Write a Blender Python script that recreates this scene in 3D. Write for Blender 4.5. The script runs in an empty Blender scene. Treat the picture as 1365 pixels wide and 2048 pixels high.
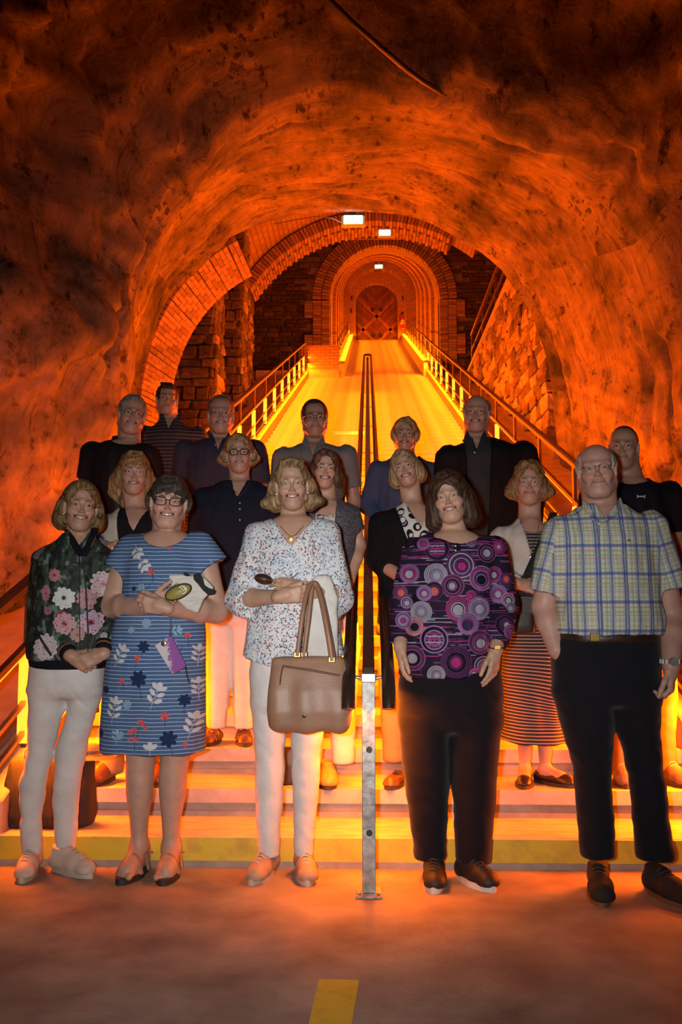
import bpy, math, random
import numpy as np
from mathutils import Vector, Matrix

SC = bpy.context.scene
COL = SC.collection
RNG = np.random.default_rng(7)
random.seed(7)

# ------------------------------------------------------------------ camera
F_PX, H_CAM = 1870.0, 1.087
PITCH = math.atan(181 / F_PX)
YAW = math.atan(54.5 / F_PX * math.cos(PITCH))
cam_data = bpy.data.cameras.new('camera')
cam_data.sensor_fit = 'VERTICAL'
cam_data.sensor_height = 24.0
cam_data.lens = F_PX / 2048 * 24.0
cam_data.clip_start = 0.05
cam = bpy.data.objects.new('camera', cam_data)
COL.objects.link(cam)
cam.location = (0, 0, H_CAM)
cam.rotation_euler = (math.pi / 2 + PITCH, 0, YAW)
SC.camera = cam
_CR = np.array(Matrix.Rotation(YAW, 3, 'Z') @ Matrix.Rotation(math.pi / 2 + PITCH, 3, 'X'))


def W(px, py, Y):
    """Where the sight line of a pixel meets the vertical plane at depth Y."""
    d = _CR @ np.array([px - 682.5, 1024 - py, -F_PX])
    t = Y / d[1]
    return np.array([d[0] * t, Y, H_CAM + d[2] * t])


def G(px, py, z=0.0):
    """Where the sight line of a pixel meets the level plane at height z."""
    d = _CR @ np.array([px - 682.5, 1024 - py, -F_PX])
    t = (z - H_CAM) / d[2]
    return np.array([d[0] * t, d[1] * t, z])


# ------------------------------------------------------------------ world and exposure
world = bpy.data.worlds.new('world')
SC.world = world
world.use_nodes = True
world.node_tree.nodes['Background'].inputs[0].default_value = (0.55, 0.62, 0.7, 1)
world.node_tree.nodes['Background'].inputs[1].default_value = 0.0012
SC.view_settings.view_transform = 'Standard'
SC.view_settings.look = 'None'
SC.view_settings.exposure = 0.0
SC.view_settings.gamma = 1.0
SC.view_settings.use_curve_mapping = False
SC.cycles.max_bounces = 6
SC.cycles.diffuse_bounces = 3
SC.cycles.glossy_bounces = 2
SC.cycles.sample_clamp_indirect = 4.0
SC.cycles.use_denoising = True

# stairs: going (T), rise (R), front of the first riser (D1)
D1, T, R = 3.96, 0.36, 0.1235
SL = R / T


def znose(Y):
    """Height of the slope that touches every step nosing, at depth Y."""
    return R + SL * (Y - D1)


AMBER = (1.0, 0.098, 0.0008)


def area(name, loc, rot, sx, sy, watts, color, spread=180):
    l = bpy.data.lights.new(name, 'AREA')
    l.shape = 'RECTANGLE'
    l.size, l.size_y = sx, sy
    l.energy = watts
    l.color = color
    l.spread = math.radians(spread)
    o = bpy.data.objects.new(name, l)
    COL.objects.link(o)
    o.location = loc
    if isinstance(rot, Matrix):
        o.rotation_euler = rot.to_euler()
    else:
        o.rotation_euler = rot
    return o


def frame(xaxis, zaxis):
    """Rotation whose local X follows xaxis and whose local Z is close to zaxis (area lights shine along -Z)."""
    x = Vector(xaxis).normalized()
    z = Vector(zaxis)
    z = (z - z.dot(x) * x).normalized()
    y = z.cross(x)
    return Matrix((x, y, z)).transposed()


# the camera's flash, a little left of the lens
area('flash', (-0.11, 0.02, H_CAM + 0.05), (math.pi / 2 - 0.01, 0, YAW), 0.06, 0.06, 15.5, (1.0, 0.95, 0.90), 68)

# amber LED lines under the rails of the stair: left, right and under the two middle handrails
GOLD = (1.0, 0.175, 0.002)
SLOPE = Vector((0, 1, SL)).normalized()
for side in (-1, 1):
    for (y0, y1, w, k, q, tilt) in ((3.95, 7.4, 190, 90, 60, 0.9), (7.4, 11.5, 245, 120, 110, -0.35), (11.5, 17.5, 275, 200, 140, -0.35), (17.5, 24.5, 190, 230, 80, -0.25)):
        ym = (y0 + y1) / 2
        L = (y1 - y0) * math.hypot(1, SL)
        # washes the vault opposite
        area('rail_light', (side * 1.56, ym, znose(ym) + 0.50), frame(SLOPE, (side * 1.0, 0, tilt)), L, 0.03, w, AMBER, 120 if y0 < 5 else 180)
        # washes the treads beside the kerb
        area('tread_light', (side * 1.56, ym, znose(ym) + 0.32), frame(SLOPE, (side * 0.7, 0, 0.7)), L, 0.02, k, GOLD, 150)
        # washes the wall behind the railing
        area('wall_wash_light', (side * 1.72, ym, znose(ym) + 0.45), frame(SLOPE, (-side * 0.9, 0, -0.3 if y0 < 5 else -0.75)), L, 0.03, q * (0.35 if side < 0 and y0 > 11 else 1.0), AMBER)
for side in (-1, 1):
    for (y0, y1, w) in ((3.55, 6.5, 60), (6.5, 11, 85), (11, 19.8, 110)):
        ym = (y0 + y1) / 2
        L = (y1 - y0) * math.hypot(1, SL)
        area('handrail_light', (side * 0.04, ym, znose(ym) + 0.70), frame(SLOPE, (side * -0.25, 0, 1)), L, 0.02, w, GOLD, 150)
for (x, sgn) in ((-0.78, -1), (1.62, 1)):
    ym = 31.8
    area('tunnel_light', (x, ym, znose(ym) + 0.40), frame(SLOPE, (sgn * 0.8, 0, -0.5)), 15.0, 0.04, 300, AMBER)
    area('tunnel_tread_light', (x + sgn * -0.1, ym, znose(ym) + 0.42), frame(SLOPE, (sgn * 0.6, 0, 0.7)), 15.0, 0.03, 330, GOLD)
    area('tunnel_ledge_light', (x - sgn * 0.02, ym, znose(ym) + 0.50), frame(SLOPE, (-sgn * 0.4, 0, 0.9)), 15.0, 0.03, 160, GOLD)

# ------------------------------------------------------------------ helpers
def tag(o, label=None, cat=None, group=None, kind=None):
    if label: o['label'] = label
    if cat: o['category'] = cat
    if group: o['group'] = group
    if kind: o['kind'] = kind
    return o


def wloc(o):
    v = Vector((0, 0, 0))
    while o is not None:
        v += o.location
        o = o.parent
    return v


def empty(name, loc, label=None, cat=None, group=None, kind=None, parent=None):
    o = bpy.data.objects.new(name, None)
    COL.objects.link(o)
    o.empty_display_size = 0.1
    if parent is not None:
        o.parent = parent
        o.location = Vector(loc) - wloc(parent)
    else:
        o.location = loc
    return tag(o, label, cat, group, kind)


def mesh_data(name, V, Fc, mats=(), smooth=False, midx=None):
    V = np.asarray(V, dtype=np.float32).reshape(-1, 3)
    me = bpy.data.meshes.new(name)
    if isinstance(Fc, np.ndarray) and Fc.ndim == 2:
        n, k = Fc.shape
        me.vertices.add(len(V))
        me.vertices.foreach_set('co', V.ravel())
        me.loops.add(n * k)
        me.loops.foreach_set('vertex_index', Fc.astype(np.int32).ravel())
        me.polygons.add(n)
        me.polygons.foreach_set('loop_start', np.arange(0, n * k, k, dtype=np.int32))
        me.update(calc_edges=True)
    else:
        me.from_pydata([tuple(map(float, v)) for v in V], [], [tuple(map(int, f)) for f in Fc])
    for m in (mats if isinstance(mats, (list, tuple)) else [mats]):
        me.materials.append(m)
    if smooth:
        me.polygons.foreach_set('use_smooth', np.ones(len(me.polygons), dtype=bool))
    if midx is not None:
        me.polygons.foreach_set('material_index', np.asarray(midx, dtype=np.int32))
    me.update()
    return me


def mobj(name, V, Fc, mats, parent=None, smooth=False, midx=None):
    """A mesh object from world-space vertices; its origin is its parent's origin, or its own base."""
    V = np.asarray(V, dtype=np.float64).reshape(-1, 3)
    if parent is not None:
        org = np.array(wloc(parent))
    else:
        org = np.array([V[:, 0].mean(), V[:, 1].mean(), V[:, 2].min()])
    me = mesh_data(name, V - org, Fc, mats, smooth, midx)
    o = bpy.data.objects.new(name, me)
    COL.objects.link(o)
    if parent is not None:
        o.parent = parent
    else:
        o.location = org
    return o


def place(name, me, M, parent=None):
    """A shared mesh placed with world matrix M under a parent that has no rotation."""
    o = bpy.data.objects.new(name, me)
    COL.objects.link(o)
    if parent is not None:
        o.parent = parent
        M = Matrix.Translation(-wloc(parent)) @ M
    o.matrix_basis = M
    return o


class MB:
    """Collects simple solids into one mesh."""
    def __init__(self):
        self.V, self.F, self.n = [], [], 0

    def add(self, V, Fc):
        self.V.extend([tuple(v) for v in V])
        self.F.extend([tuple(i + self.n for i in f) for f in Fc])
        self.n += len(V)
        return self

    def box(self, lo, hi):
        (a, b, c), (d, e, f) = lo, hi
        return self.add([(a, b, c), (d, b, c), (d, e, c), (a, e, c), (a, b, f), (d, b, f), (d, e, f), (a, e, f)],
                        [(0, 3, 2, 1), (4, 5, 6, 7), (0, 1, 5, 4), (1, 2, 6, 5), (2, 3, 7, 6), (3, 0, 4, 7)])

    def bar(self, p, q, w, h, up=(0, 0, 1)):
        """A rectangular bar from p to q, w wide, h high."""
        p, q = Vector(p), Vector(q)
        d = (q - p).normalized()
        x = d.cross(Vector(up)).normalized()
        y = x.cross(d)
        V = []
        for e in (p, q):
            for (i, j) in ((-1, -1), (1, -1), (1, 1), (-1, 1)):
                V.append(e + x * (i * w / 2) + y * (j * h / 2))
        return self.add(V, [(0, 1, 2, 3), (7, 6, 5, 4), (0, 4, 5, 1), (1, 5, 6, 2), (2, 6, 7, 3), (3, 7, 4, 0)])

    def tube(self, pts, r, n=10, caps=True, flat=None):
        pts = [Vector(p) for p in pts]
        rs = r if isinstance(r, (list, tuple)) else [r] * len(pts)
        rings = []
        prev = None
        for i, p in enumerate(pts):
            d = (pts[min(i + 1, len(pts) - 1)] - pts[max(i - 1, 0)]).normalized()
            if prev is None:
                a = Vector((0, 0, 1)) if abs(d.z) < 0.9 else Vector((1, 0, 0))
                x = d.cross(a).normalized()
            else:
                x = (prev - prev.dot(d) * d).normalized()
            prev = x
            y = d.cross(x)
            k = flat if flat else 1.0
            rings.append([p + (x * math.cos(t) + y * math.sin(t) * k) * rs[i] for t in [2 * math.pi * j / n for j in range(n)]])
        V = [v for ring in rings for v in ring]
        Fc = []
        for i in range(len(rings) - 1):
            for j in range(n):
                a, b = i * n + j, i * n + (j + 1) % n
                Fc.append((a, b, b + n, a + n))
        if caps:
            Fc.append(tuple(reversed(range(n))))
            Fc.append(tuple(range((len(rings) - 1) * n, len(rings) * n)))
        return self.add(V, Fc)

    def prism(self, poly, d):
        """A flat polygon (3-D points) given thickness d (vector)."""
        d = Vector(d)
        n = len(poly)
        a = [Vector(p) for p in poly]
        b = [p + d for p in a]
        Fc = [tuple(reversed(range(n))), tuple(range(n, 2 * n))]
        for i in range(n):
            j = (i + 1) % n
            Fc.append((i, j, j + n, i + n))
        return self.add(a + b, Fc)

    def lathe(self, prof, c, n=16, axis='Z'):
        V, Fc = [], []
        for (r, z) in prof:
            for j in range(n):
                t = 2 * math.pi * j / n
                x, y = r * math.cos(t), r * math.sin(t)
                v = (x, y, z) if axis == 'Z' else ((x, z, y) if axis == 'Y' else (z, x, y))
                V.append((v[0] + c[0], v[1] + c[1], v[2] + c[2]))
        for i in range(len(prof) - 1):
            for j in range(n):
                a, b = i * n + j, i * n + (j + 1) % n
                Fc.append((a, b, b + n, a + n))
        Fc.append(tuple(reversed(range(n))))
        Fc.append(tuple(range((len(prof) - 1) * n, len(prof) * n)))
        return self.add(V, Fc)

    def build(self, name, mat, parent=None, smooth=False, bevel=0.0, segs=1):
        o = mobj(name, [tuple(v) for v in self.V], self.F, mat, parent, smooth)
        if bevel:
            m = o.modifiers.new('bevel', 'BEVEL')
            m.width, m.segments, m.limit_method = bevel, segs, 'ANGLE'
        if smooth and not bevel:
            try:
                o.data.set_sharp_from_angle(angle=math.radians(50))
            except Exception:
                pass
        return o


def cbox(sx, sy, sz, c, jit=0.0, seed=0):
    """A chamfered box centred on the origin, slightly uneven: vertices, faces."""
    r = np.random.default_rng(seed)
    h = np.array([sx, sy, sz]) / 2
    V = []
    idx = {}
    for ax in range(3):
        for s in np.ndindex(2, 2, 2):
            sg = np.array(s) * 2 - 1
            p = sg * (h - c)
            p[ax] = sg[ax] * h[ax]
            idx[(ax, s)] = len(V)
            V.append(p)
    V = np.array(V)
    if jit:
        corner = {s: r.normal(0, jit, 3) for s in np.ndindex(2, 2, 2)}
        for (ax, s), i in idx.items():
            V[i] += corner[s]
    Fc = []
    for ax in range(3):
        b, d = [(1, 2), (2, 0), (0, 1)][ax]
        for sa in (0, 1):
            q = []
            for (sb, sd) in ((0, 0), (1, 0), (1, 1), (0, 1)):
                s = [0, 0, 0]; s[ax] = sa; s[b] = sb; s[d] = sd
                q.append(idx[(ax, tuple(s))])
            Fc.append(tuple(q if sa else q[::-1]))
    for ax in range(3):                      # edge strips
        b, d = [(1, 2), (2, 0), (0, 1)][ax]
        for (sb, sd) in np.ndindex(2, 2):
            s0 = [0, 0, 0]; s1 = [0, 0, 0]
            s0[b] = s1[b] = sb; s0[d] = s1[d] = sd; s1[ax] = 1
            s0, s1 = tuple(s0), tuple(s1)
            q = (idx[(b, s0)], idx[(b, s1)], idx[(d, s1)], idx[(d, s0)])
            Fc.append(q if (sb == sd) == True else q[::-1])
    for s in np.ndindex(2, 2, 2):            # corners
        q = (idx[(0, s)], idx[(1, s)], idx[(2, s)])
        Fc.append(q if (sum(s) % 2) else q[::-1])
    return V, Fc


# value noise -----------------------------------------------------------
_PERM = np.random.default_rng(3).permutation(256)
_PERM = np.concatenate([_PERM, _PERM])
_VAL = np.random.default_rng(4).uniform(-1, 1, 256)


def vnoise(P, seed=0):
    P = np.asarray(P, dtype=np.float64) + seed * 17.31
    i = np.floor(P).astype(np.int64)
    f = P - i
    f = f * f * (3 - 2 * f)
    i &= 255
    x0, y0, z0 = i[..., 0], i[..., 1], i[..., 2]
    x1, y1, z1 = (x0 + 1) & 255, (y0 + 1) & 255, (z0 + 1) & 255

    def h(x, y, z):
        return _VAL[_PERM[_PERM[_PERM[x] + y] + z]]
    fx, fy, fz = f[..., 0], f[..., 1], f[..., 2]
    a = h(x0, y0, z0) * (1 - fx) + h(x1, y0, z0) * fx
    b = h(x0, y1, z0) * (1 - fx) + h(x1, y1, z0) * fx
    c = h(x0, y0, z1) * (1 - fx) + h(x1, y0, z1) * fx
    d = h(x0, y1, z1) * (1 - fx) + h(x1, y1, z1) * fx
    return (a * (1 - fy) + b * fy) * (1 - fz) + (c * (1 - fy) + d * fy) * fz


def fbm(P, oct=4, seed=0, gain=0.5):
    P = np.asarray(P, dtype=np.float64)
    s, a, k = 0.0, 1.0, 1.0
    for o in range(oct):
        s = s + a * vnoise(P * k, seed + o)
        a *= gain
        k *= 2.03
    return s


# materials ---------------------------------------------------------------
def new_mat(name):
    m = bpy.data.materials.new(name)
    m.use_nodes = True
    nt = m.node_tree
    return m, nt, nt.nodes['Principled BSDF']


def ramp(nt, stops, interp='LINEAR'):
    r = nt.nodes.new('ShaderNodeValToRGB')
    r.color_ramp.interpolation = interp
    while len(r.color_ramp.elements) < len(stops):
        r.color_ramp.elements.new(0.5)
    for e, (p, c) in zip(r.color_ramp.elements, stops):
        e.position = p
        e.color = (*c, 1) if len(c) == 3 else c
    return r


def tex_coord(nt, kind='Object', scale=(1, 1, 1)):
    tc = nt.nodes.new('ShaderNodeTexCoord')
    mp = nt.nodes.new('ShaderNodeMapping')
    mp.inputs['Scale'].default_value = scale
    nt.links.new(tc.outputs[kind], mp.inputs['Vector'])
    return mp.outputs['Vector']


def noise_node(nt, vec, scale, detail=4, rough=0.55):
    n = nt.nodes.new('ShaderNodeTexNoise')
    n.inputs['Scale'].default_value = scale
    n.inputs['Detail'].default_value = detail
    n.inputs['Roughness'].default_value = rough
    if vec is not None:
        nt.links.new(vec, n.inputs['Vector'])
    return n


def simple(name, c1, c2=None, rough=0.6, metal=0.0, scale=20.0, stretch=(1, 1, 1), bump=0.0, bscale=None, spec=0.5, lo=0.35, hi=0.65, coords='Object', sheen=0.0):
    m, nt, b = new_mat(name)
    b.inputs['Roughness'].default_value = rough
    b.inputs['Metallic'].default_value = metal
    b.inputs['Specular IOR Level'].default_value = spec
    if sheen:
        b.inputs['Sheen Weight'].default_value = sheen
    v = tex_coord(nt, coords, stretch)
    if c2 is None:
        c2 = tuple(x * 0.8 for x in c1)
    n = noise_node(nt, v, scale)
    r = ramp(nt, [(lo, c2), (hi, c1)])
    nt.links.new(n.outputs['Fac'], r.inputs['Fac'])
    nt.links.new(r.outputs['Color'], b.inputs['Base Color'])
    if bump:
        n2 = noise_node(nt, v, bscale or scale * 2, 6, 0.65)
        bp = nt.nodes.new('ShaderNodeBump')
        bp.inputs['Strength'].default_value = bump
        bp.inputs['Distance'].default_value = 0.01
        nt.links.new(n2.outputs['Fac'], bp.inputs['Height'])
        nt.links.new(bp.outputs['Normal'], b.inputs['Normal'])
    return m


def emitter(name, color, strength):
    m, nt, b = new_mat(name)
    b.inputs['Base Color'].default_value = (*color, 1)
    b.inputs['Emission Color'].default_value = (*color, 1)
    b.inputs['Emission Strength'].default_value = strength
    return m

# ------------------------------------------------------------------ materials of the place
def rock_material():
    m, nt, b = new_mat('chalk_rock')
    b.inputs['Roughness'].default_value = 0.92
    b.inputs['Specular IOR Level'].default_value = 0.15
    v = tex_coord(nt, 'Object', (1, 0.55, 1))
    n1 = noise_node(nt, v, 1.1, 6, 0.62)
    r1 = ramp(nt, [(0.36, (0.07, 0.065, 0.05)), (0.50, (0.20, 0.165, 0.125)), (0.68, (0.32, 0.26, 0.20))])
    nt.links.new(n1.outputs['Fac'], r1.inputs['Fac'])
    n2 = noise_node(nt, tex_coord(nt, 'Object', (1, 0.35, 0.55)), 9.0, 8, 0.7)
    r2 = ramp(nt, [(0.33, (0.10, 0.08, 0.06)), (0.43, (0.78, 0.78, 0.78)), (0.62, (1, 1, 1)), (0.76, (1.25, 1.2, 1.1))])
    nt.links.new(n2.outputs['Fac'], r2.inputs['Fac'])
    mx = nt.nodes.new('ShaderNodeMix'); mx.data_type = 'RGBA'; mx.blend_type = 'MULTIPLY'
    mx.inputs['Factor'].default_value = 1.0
    nt.links.new(r1.outputs['Color'], mx.inputs[6]); nt.links.new(r2.outputs['Color'], mx.inputs[7])
    # tool marks that run round the arch
    ra = nt.nodes.new('ShaderNodeAttribute'); ra.attribute_name = 'rock_uv'
    rm = nt.nodes.new('ShaderNodeMapping'); rm.inputs['Scale'].default_value = (1.1, 7.0, 1)
    nt.links.new(ra.outputs['Vector'], rm.inputs['Vector'])
    ns = noise_node(nt, rm.outputs['Vector'], 2.2, 7, 0.68)
    rs = ramp(nt, [(0.30, (0.30, 0.27, 0.24)), (0.42, (0.80, 0.80, 0.80)), (0.60, (1, 1, 1)), (0.74, (1.3, 1.25, 1.2))])
    nt.links.new(ns.outputs['Fac'], rs.inputs['Fac'])
    m2 = nt.nodes.new('ShaderNodeMix'); m2.data_type = 'RGBA'; m2.blend_type = 'MULTIPLY'; m2.inputs['Factor'].default_value = 1.0
    nt.links.new(mx.outputs[2], m2.inputs[6]); nt.links.new(rs.outputs['Color'], m2.inputs[7])
    mx = m2
    # black mould specks in patches
    vo = nt.nodes.new('ShaderNodeTexVoronoi'); vo.inputs['Scale'].default_value = 13.0
    dist = noise_node(nt, v, 14.0, 3)
    ad = nt.nodes.new('ShaderNodeMix'); ad.data_type = 'RGBA'; ad.blend_type = 'ADD'; ad.inputs['Factor'].default_value = 0.16
    nt.links.new(v, ad.inputs[6]); nt.links.new(dist.outputs['Color'], ad.inputs[7]); nt.links.new(ad.outputs[2], vo.inputs['Vector'])
    n3 = noise_node(nt, v, 1.7, 3)
    r3 = ramp(nt, [(0.50, (0, 0, 0)), (0.66, (1, 1, 1))])
    nt.links.new(n3.outputs['Fac'], r3.inputs['Fac'])
    th = nt.nodes.new('ShaderNodeMath'); th.operation = 'LESS_THAN'; th.inputs[1].default_value = 0.34
    nt.links.new(vo.outputs['Distance'], th.inputs[0])
    ml = nt.nodes.new('ShaderNodeMath'); ml.operation = 'MULTIPLY'
    nt.links.new(th.outputs[0], ml.inputs[0]); nt.links.new(r3.outputs['Color'], ml.inputs[1])
    mk = nt.nodes.new('ShaderNodeMix'); mk.data_type = 'RGBA'
    nt.links.new(ml.outputs[0], mk.inputs['Factor']); nt.links.new(mx.outputs[2], mk.inputs[6])
    mk.inputs[7].default_value = (0.045, 0.038, 0.03, 1)
    nt.links.new(mk.outputs[2], b.inputs['Base Color'])
    bp = nt.nodes.new('ShaderNodeBump'); bp.inputs['Strength'].default_value = 0.75; bp.inputs['Distance'].default_value = 0.03
    n4 = noise_node(nt, tex_coord(nt, 'Object', (1, 0.5, 0.8)), 14.0, 9, 0.7)
    ah = nt.nodes.new('ShaderNodeMath'); ah.operation = 'ADD'
    nt.links.new(n4.outputs['Fac'], ah.inputs[0]); nt.links.new(ns.outputs['Fac'], ah.inputs[1])
    nt.links.new(ah.outputs[0], bp.inputs['Height']); nt.links.new(bp.outputs['Normal'], b.inputs['Normal'])
    return m


M_ROCK = rock_material()
M_FLOOR = simple('floor_concrete', (0.42, 0.345, 0.28), (0.17, 0.135, 0.115), 0.6, scale=3.5, bump=0.35, bscale=38, spec=0.4, lo=0.3, hi=0.72)
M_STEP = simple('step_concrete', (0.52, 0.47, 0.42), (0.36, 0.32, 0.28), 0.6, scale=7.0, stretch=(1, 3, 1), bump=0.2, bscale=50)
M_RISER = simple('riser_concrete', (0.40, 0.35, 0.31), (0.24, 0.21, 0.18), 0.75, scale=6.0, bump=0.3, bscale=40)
M_YELLOW = simple('yellow_floor_paint', (0.72, 0.50, 0.03), (0.52, 0.36, 0.04), 0.55, scale=9.0, bump=0.15, bscale=60, lo=0.3, hi=0.5)
M_BRICK = simple('tan_brick', (0.46, 0.30, 0.20), (0.28, 0.17, 0.11), 0.85, scale=8.0, bump=0.3, bscale=60, coords='Generated')
M_BRICK2 = simple('dark_brick', (0.30, 0.19, 0.13), (0.18, 0.11, 0.08), 0.85, scale=8.0, bump=0.3, bscale=60, coords='Generated')
M_MORTAR = simple('mortar', (0.30, 0.25, 0.2), (0.2, 0.17, 0.14), 0.95, scale=15)
M_STONE = simple('rubble_stone', (0.20, 0.145, 0.105), (0.07, 0.05, 0.038), 0.9, scale=4.0, bump=0.6, bscale=22)
M_STONE2 = simple('dark_rubble_stone', (0.11, 0.075, 0.055), (0.04, 0.03, 0.022), 0.9, scale=4.0, bump=0.6, bscale=22)  # darkened to carry the shade of the pier fronts
M_STONE3 = simple('pale_rubble_stone', (0.40, 0.31, 0.23), (0.18, 0.13, 0.1), 0.9, scale=4.0, bump=0.6, bscale=22)
M_CEMENT = simple('kerb_cement', (0.45, 0.38, 0.32), (0.32, 0.26, 0.21), 0.75, scale=5.0, bump=0.2, bscale=30)
M_STEEL = simple('brushed_steel', (0.42, 0.41, 0.39), (0.30, 0.29, 0.28), 0.42, metal=0.9, scale=12, stretch=(1, 1, 0.2))
M_GALV = simple('galvanised_steel', (0.45, 0.45, 0.43), (0.22, 0.21, 0.2), 0.5, metal=0.75, scale=30, bump=0.15, bscale=60)
M_DARKTUBE = simple('dark_bronze_tube', (0.11, 0.065, 0.045), (0.08, 0.05, 0.04), 0.28, metal=0.7, scale=9)
M_RAILBROWN = simple('brown_rail_metal', (0.15, 0.085, 0.05), (0.10, 0.06, 0.04), 0.4, metal=0.6, scale=9)
M_BLACK = simple('black_plastic', (0.02, 0.02, 0.022), None, 0.5)
M_POSTGLOW = emitter('amber_post_glow', (1.0, 0.19, 0.01), 4.4)  # emission stands in for lamplight falling on the lower posts
M_LEDLINE = emitter('amber_light_line', (1.0, 0.16, 0.006), 3.6)

# ------------------------------------------------------------------ floor
fl = MB()
nx, ny = 24, 16
fl.add([(x, y, 0) for y in np.linspace(-6, 7.5, ny) for x in np.linspace(-6, 6, nx)],
       [(j * nx + i, j * nx + i + 1, (j + 1) * nx + i + 1, (j + 1) * nx + i) for j in range(ny - 1) for i in range(nx - 1)])
o = fl.build('floor', M_FLOOR); o['kind'] = 'structure'
a, b_, c, d = G(638, 1960), G(719, 1962), G(704, 2048), G(618, 2048)
e0 = c + (c - b_) * 1.5
e1 = d + (d - a) * 1.5
up = np.array([0, 0, 0.0005])
mk = MB().prism([a + up, d + up, e1 + up, e0 + up, c + up, b_ + up][::1], (0, 0, 0.0025)).build('floor_marking', M_YELLOW)
tag(mk, 'yellow painted stripe on the concrete floor in front of the middle railing post', 'floor marking')

# ------------------------------------------------------------------ staircase
XL, XR = -1.54, 1.54
N_LOW, N_ALL = 55, 99
stair = empty('staircase', (0, D1, 0), 'long concrete staircase climbing between the railings to the arched door', 'staircase')


def step_meshes(w):
    s = MB().box((0, 0, R - 0.062), (w, T + 0.05, R))
    slab = mesh_data('step', [tuple(v) for v in s.V], s.F, [M_STEP])
    q = MB().box((0, 0.028, -0.02), (w, 0.10, R - 0.06))
    q.box((0, 0.018, -0.005), (w, 0.05, 0.022))
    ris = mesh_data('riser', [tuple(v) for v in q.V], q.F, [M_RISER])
    return slab, ris


sl_low, ri_low = step_meshes(XR - XL)
XL2, XR2 = -0.60, 1.46
sl_up, ri_up = step_meshes(XR2 - XL2)
for k in range(1, N_ALL + 1):
    y, z = D1 + T * (k - 1), R * (k - 1)
    lowf = k <= N_LOW
    s, r_, x0 = (sl_low, ri_low, XL) if lowf else (sl_up, ri_up, XL2)
    if k == 1:
        s1 = MB().box((XL - 0.5, y + 0.012, R - 0.05), (XR + 0.6, y + T + 0.05, R)).build('step', M_STEP, stair, bevel=0.006)
        b1 = MB().box((XL - 0.5, y + 0.002, 0.026), (XR + 0.6, y + 0.03, R - 0.004)).build('riser', M_YELLOW, s1)
        b1['label'] = 'yellow painted face of the lowest step'
        MB().box((XL - 0.5, y - 0.002, 0), (XR + 0.6, y + 0.05, 0.026)).build('plinth', M_RISER, s1)
        continue
    so = place('step', s, Matrix.Translation((x0, y, z)), stair)
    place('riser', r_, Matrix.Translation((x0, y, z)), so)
# white reflective strip stuck on a riser high up
a, b_ = W(668, 866, 11.2), W(728, 864, 11.2)
kk = int((11.2 - D1) / T)
ys = D1 + T * kk + 0.016
a, b_ = W(668, 867, ys - 0.01), W(729, 867, ys - 0.01)
MB().box((a[0], ys - 0.04, a[2] - 0.02), (b_[0], ys + 0.02, a[2] + 0.02)).build('marker_strip', simple('white_strip', (0.8, 0.78, 0.72), None, 0.5), stair)['label'] = 'white strip fixed across one tread'

# landing block at the top of the wide flight, with the narrow flight beside it
zl = R * N_LOW
yl = D1 + T * N_LOW
land = empty('landing', (-1.1, yl, zl), 'amber lit masonry landing where the wide flight ends beside the narrow flight', 'landing')
MB().box((-2.9, yl, zl - 0.6), (XL2 - 0.14, 26.0, zl + 0.30)).build('ledge', M_CEMENT, land)
PARA = ((-1.74, 23.95, zl + 0.30), (XL2 - 0.15, 24.25, zl + 1.0))
# kerbs
def kerb(name, x0, x1, ya, yb, h, label):
    za, zb = znose(ya), znose(yb)
    m = MB().prism([(x0, ya, za - 0.35), (x0, yb, zb - 0.35), (x0, yb, zb + h), (x0, ya, za + h)], (x1 - x0, 0, 0))
    o = m.build(name, M_CEMENT, None, bevel=0.008)
    return tag(o, label, 'kerb', 'sloping kerbs')


kerb('stair_kerb', -1.72, -1.54, 3.98, 23.8, 0.13, 'sloping cement kerb under the railing on the cave side with the brick arch')
kerb('stair_kerb', 1.54, 1.72, 3.98, 24.2, 0.13, 'sloping cement kerb under the railing beside the rubble wall')
kerb('stair_kerb', -0.74, -0.60, 23.8, 39.0, 0.34, 'sloping cement kerb of the narrow flight on the landing side')
kerb('stair_kerb', 1.46, 1.62, 24.0, 39.0, 0.34, 'sloping cement kerb of the narrow flight below the tunnel handrail')
for (x0, x1) in ((-4.6, -1.73), (1.73, 4.6)):
    m = MB()
    yy = [3.2, 3.7, 4.0, 8, 12, 16, 20, 26.2]
    hz = [0.005, 0.02] + [znose(v) - 0.06 for v in yy[2:]]
    m.add([(x, y_, z_) for (y_, z_) in zip(yy, hz) for x in (x0, x1)] + [(x, y_, z_ - 0.3) for (y_, z_) in zip(yy, hz) for x in (x0, x1)],
          [(2 * i, 2 * i + 1, 2 * i + 3, 2 * i + 2) for i in range(7)] + [(16 + 2 * i, 18 + 2 * i, 19 + 2 * i, 17 + 2 * i) for i in range(7)] + [(2 * i, 2 * i + 2, 18 + 2 * i, 16 + 2 * i) for i in range(7)] + [(2 * i + 1, 17 + 2 * i, 19 + 2 * i, 2 * i + 3) for i in range(7)])
    tag(m.build('floor_ramp', M_CEMENT), 'sloping cement ground between the kerb and the %s wall' % ('brick arch side' if x0 < 0 else 'rubble'), None, None, 'structure')
# low glowing ledges in the tunnel
for (x0, x1) in ((-1.05, -0.74), (1.62, 2.0)):
    m = MB().prism([(x0, 24.6, znose(24.6) - 0.3), (x0, 39, znose(39) - 0.3), (x0, 39, znose(39) + 0.30), (x0, 24.6, znose(24.6) + 0.30)], (x1 - x0, 0, 0))
    tag(m.build('tunnel_ledge', M_CEMENT), 'sloping ledge along the tunnel wall, %s' % ('near the landing' if x0 < 0 else 'below the tunnel handrail'), 'ledge')


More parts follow.
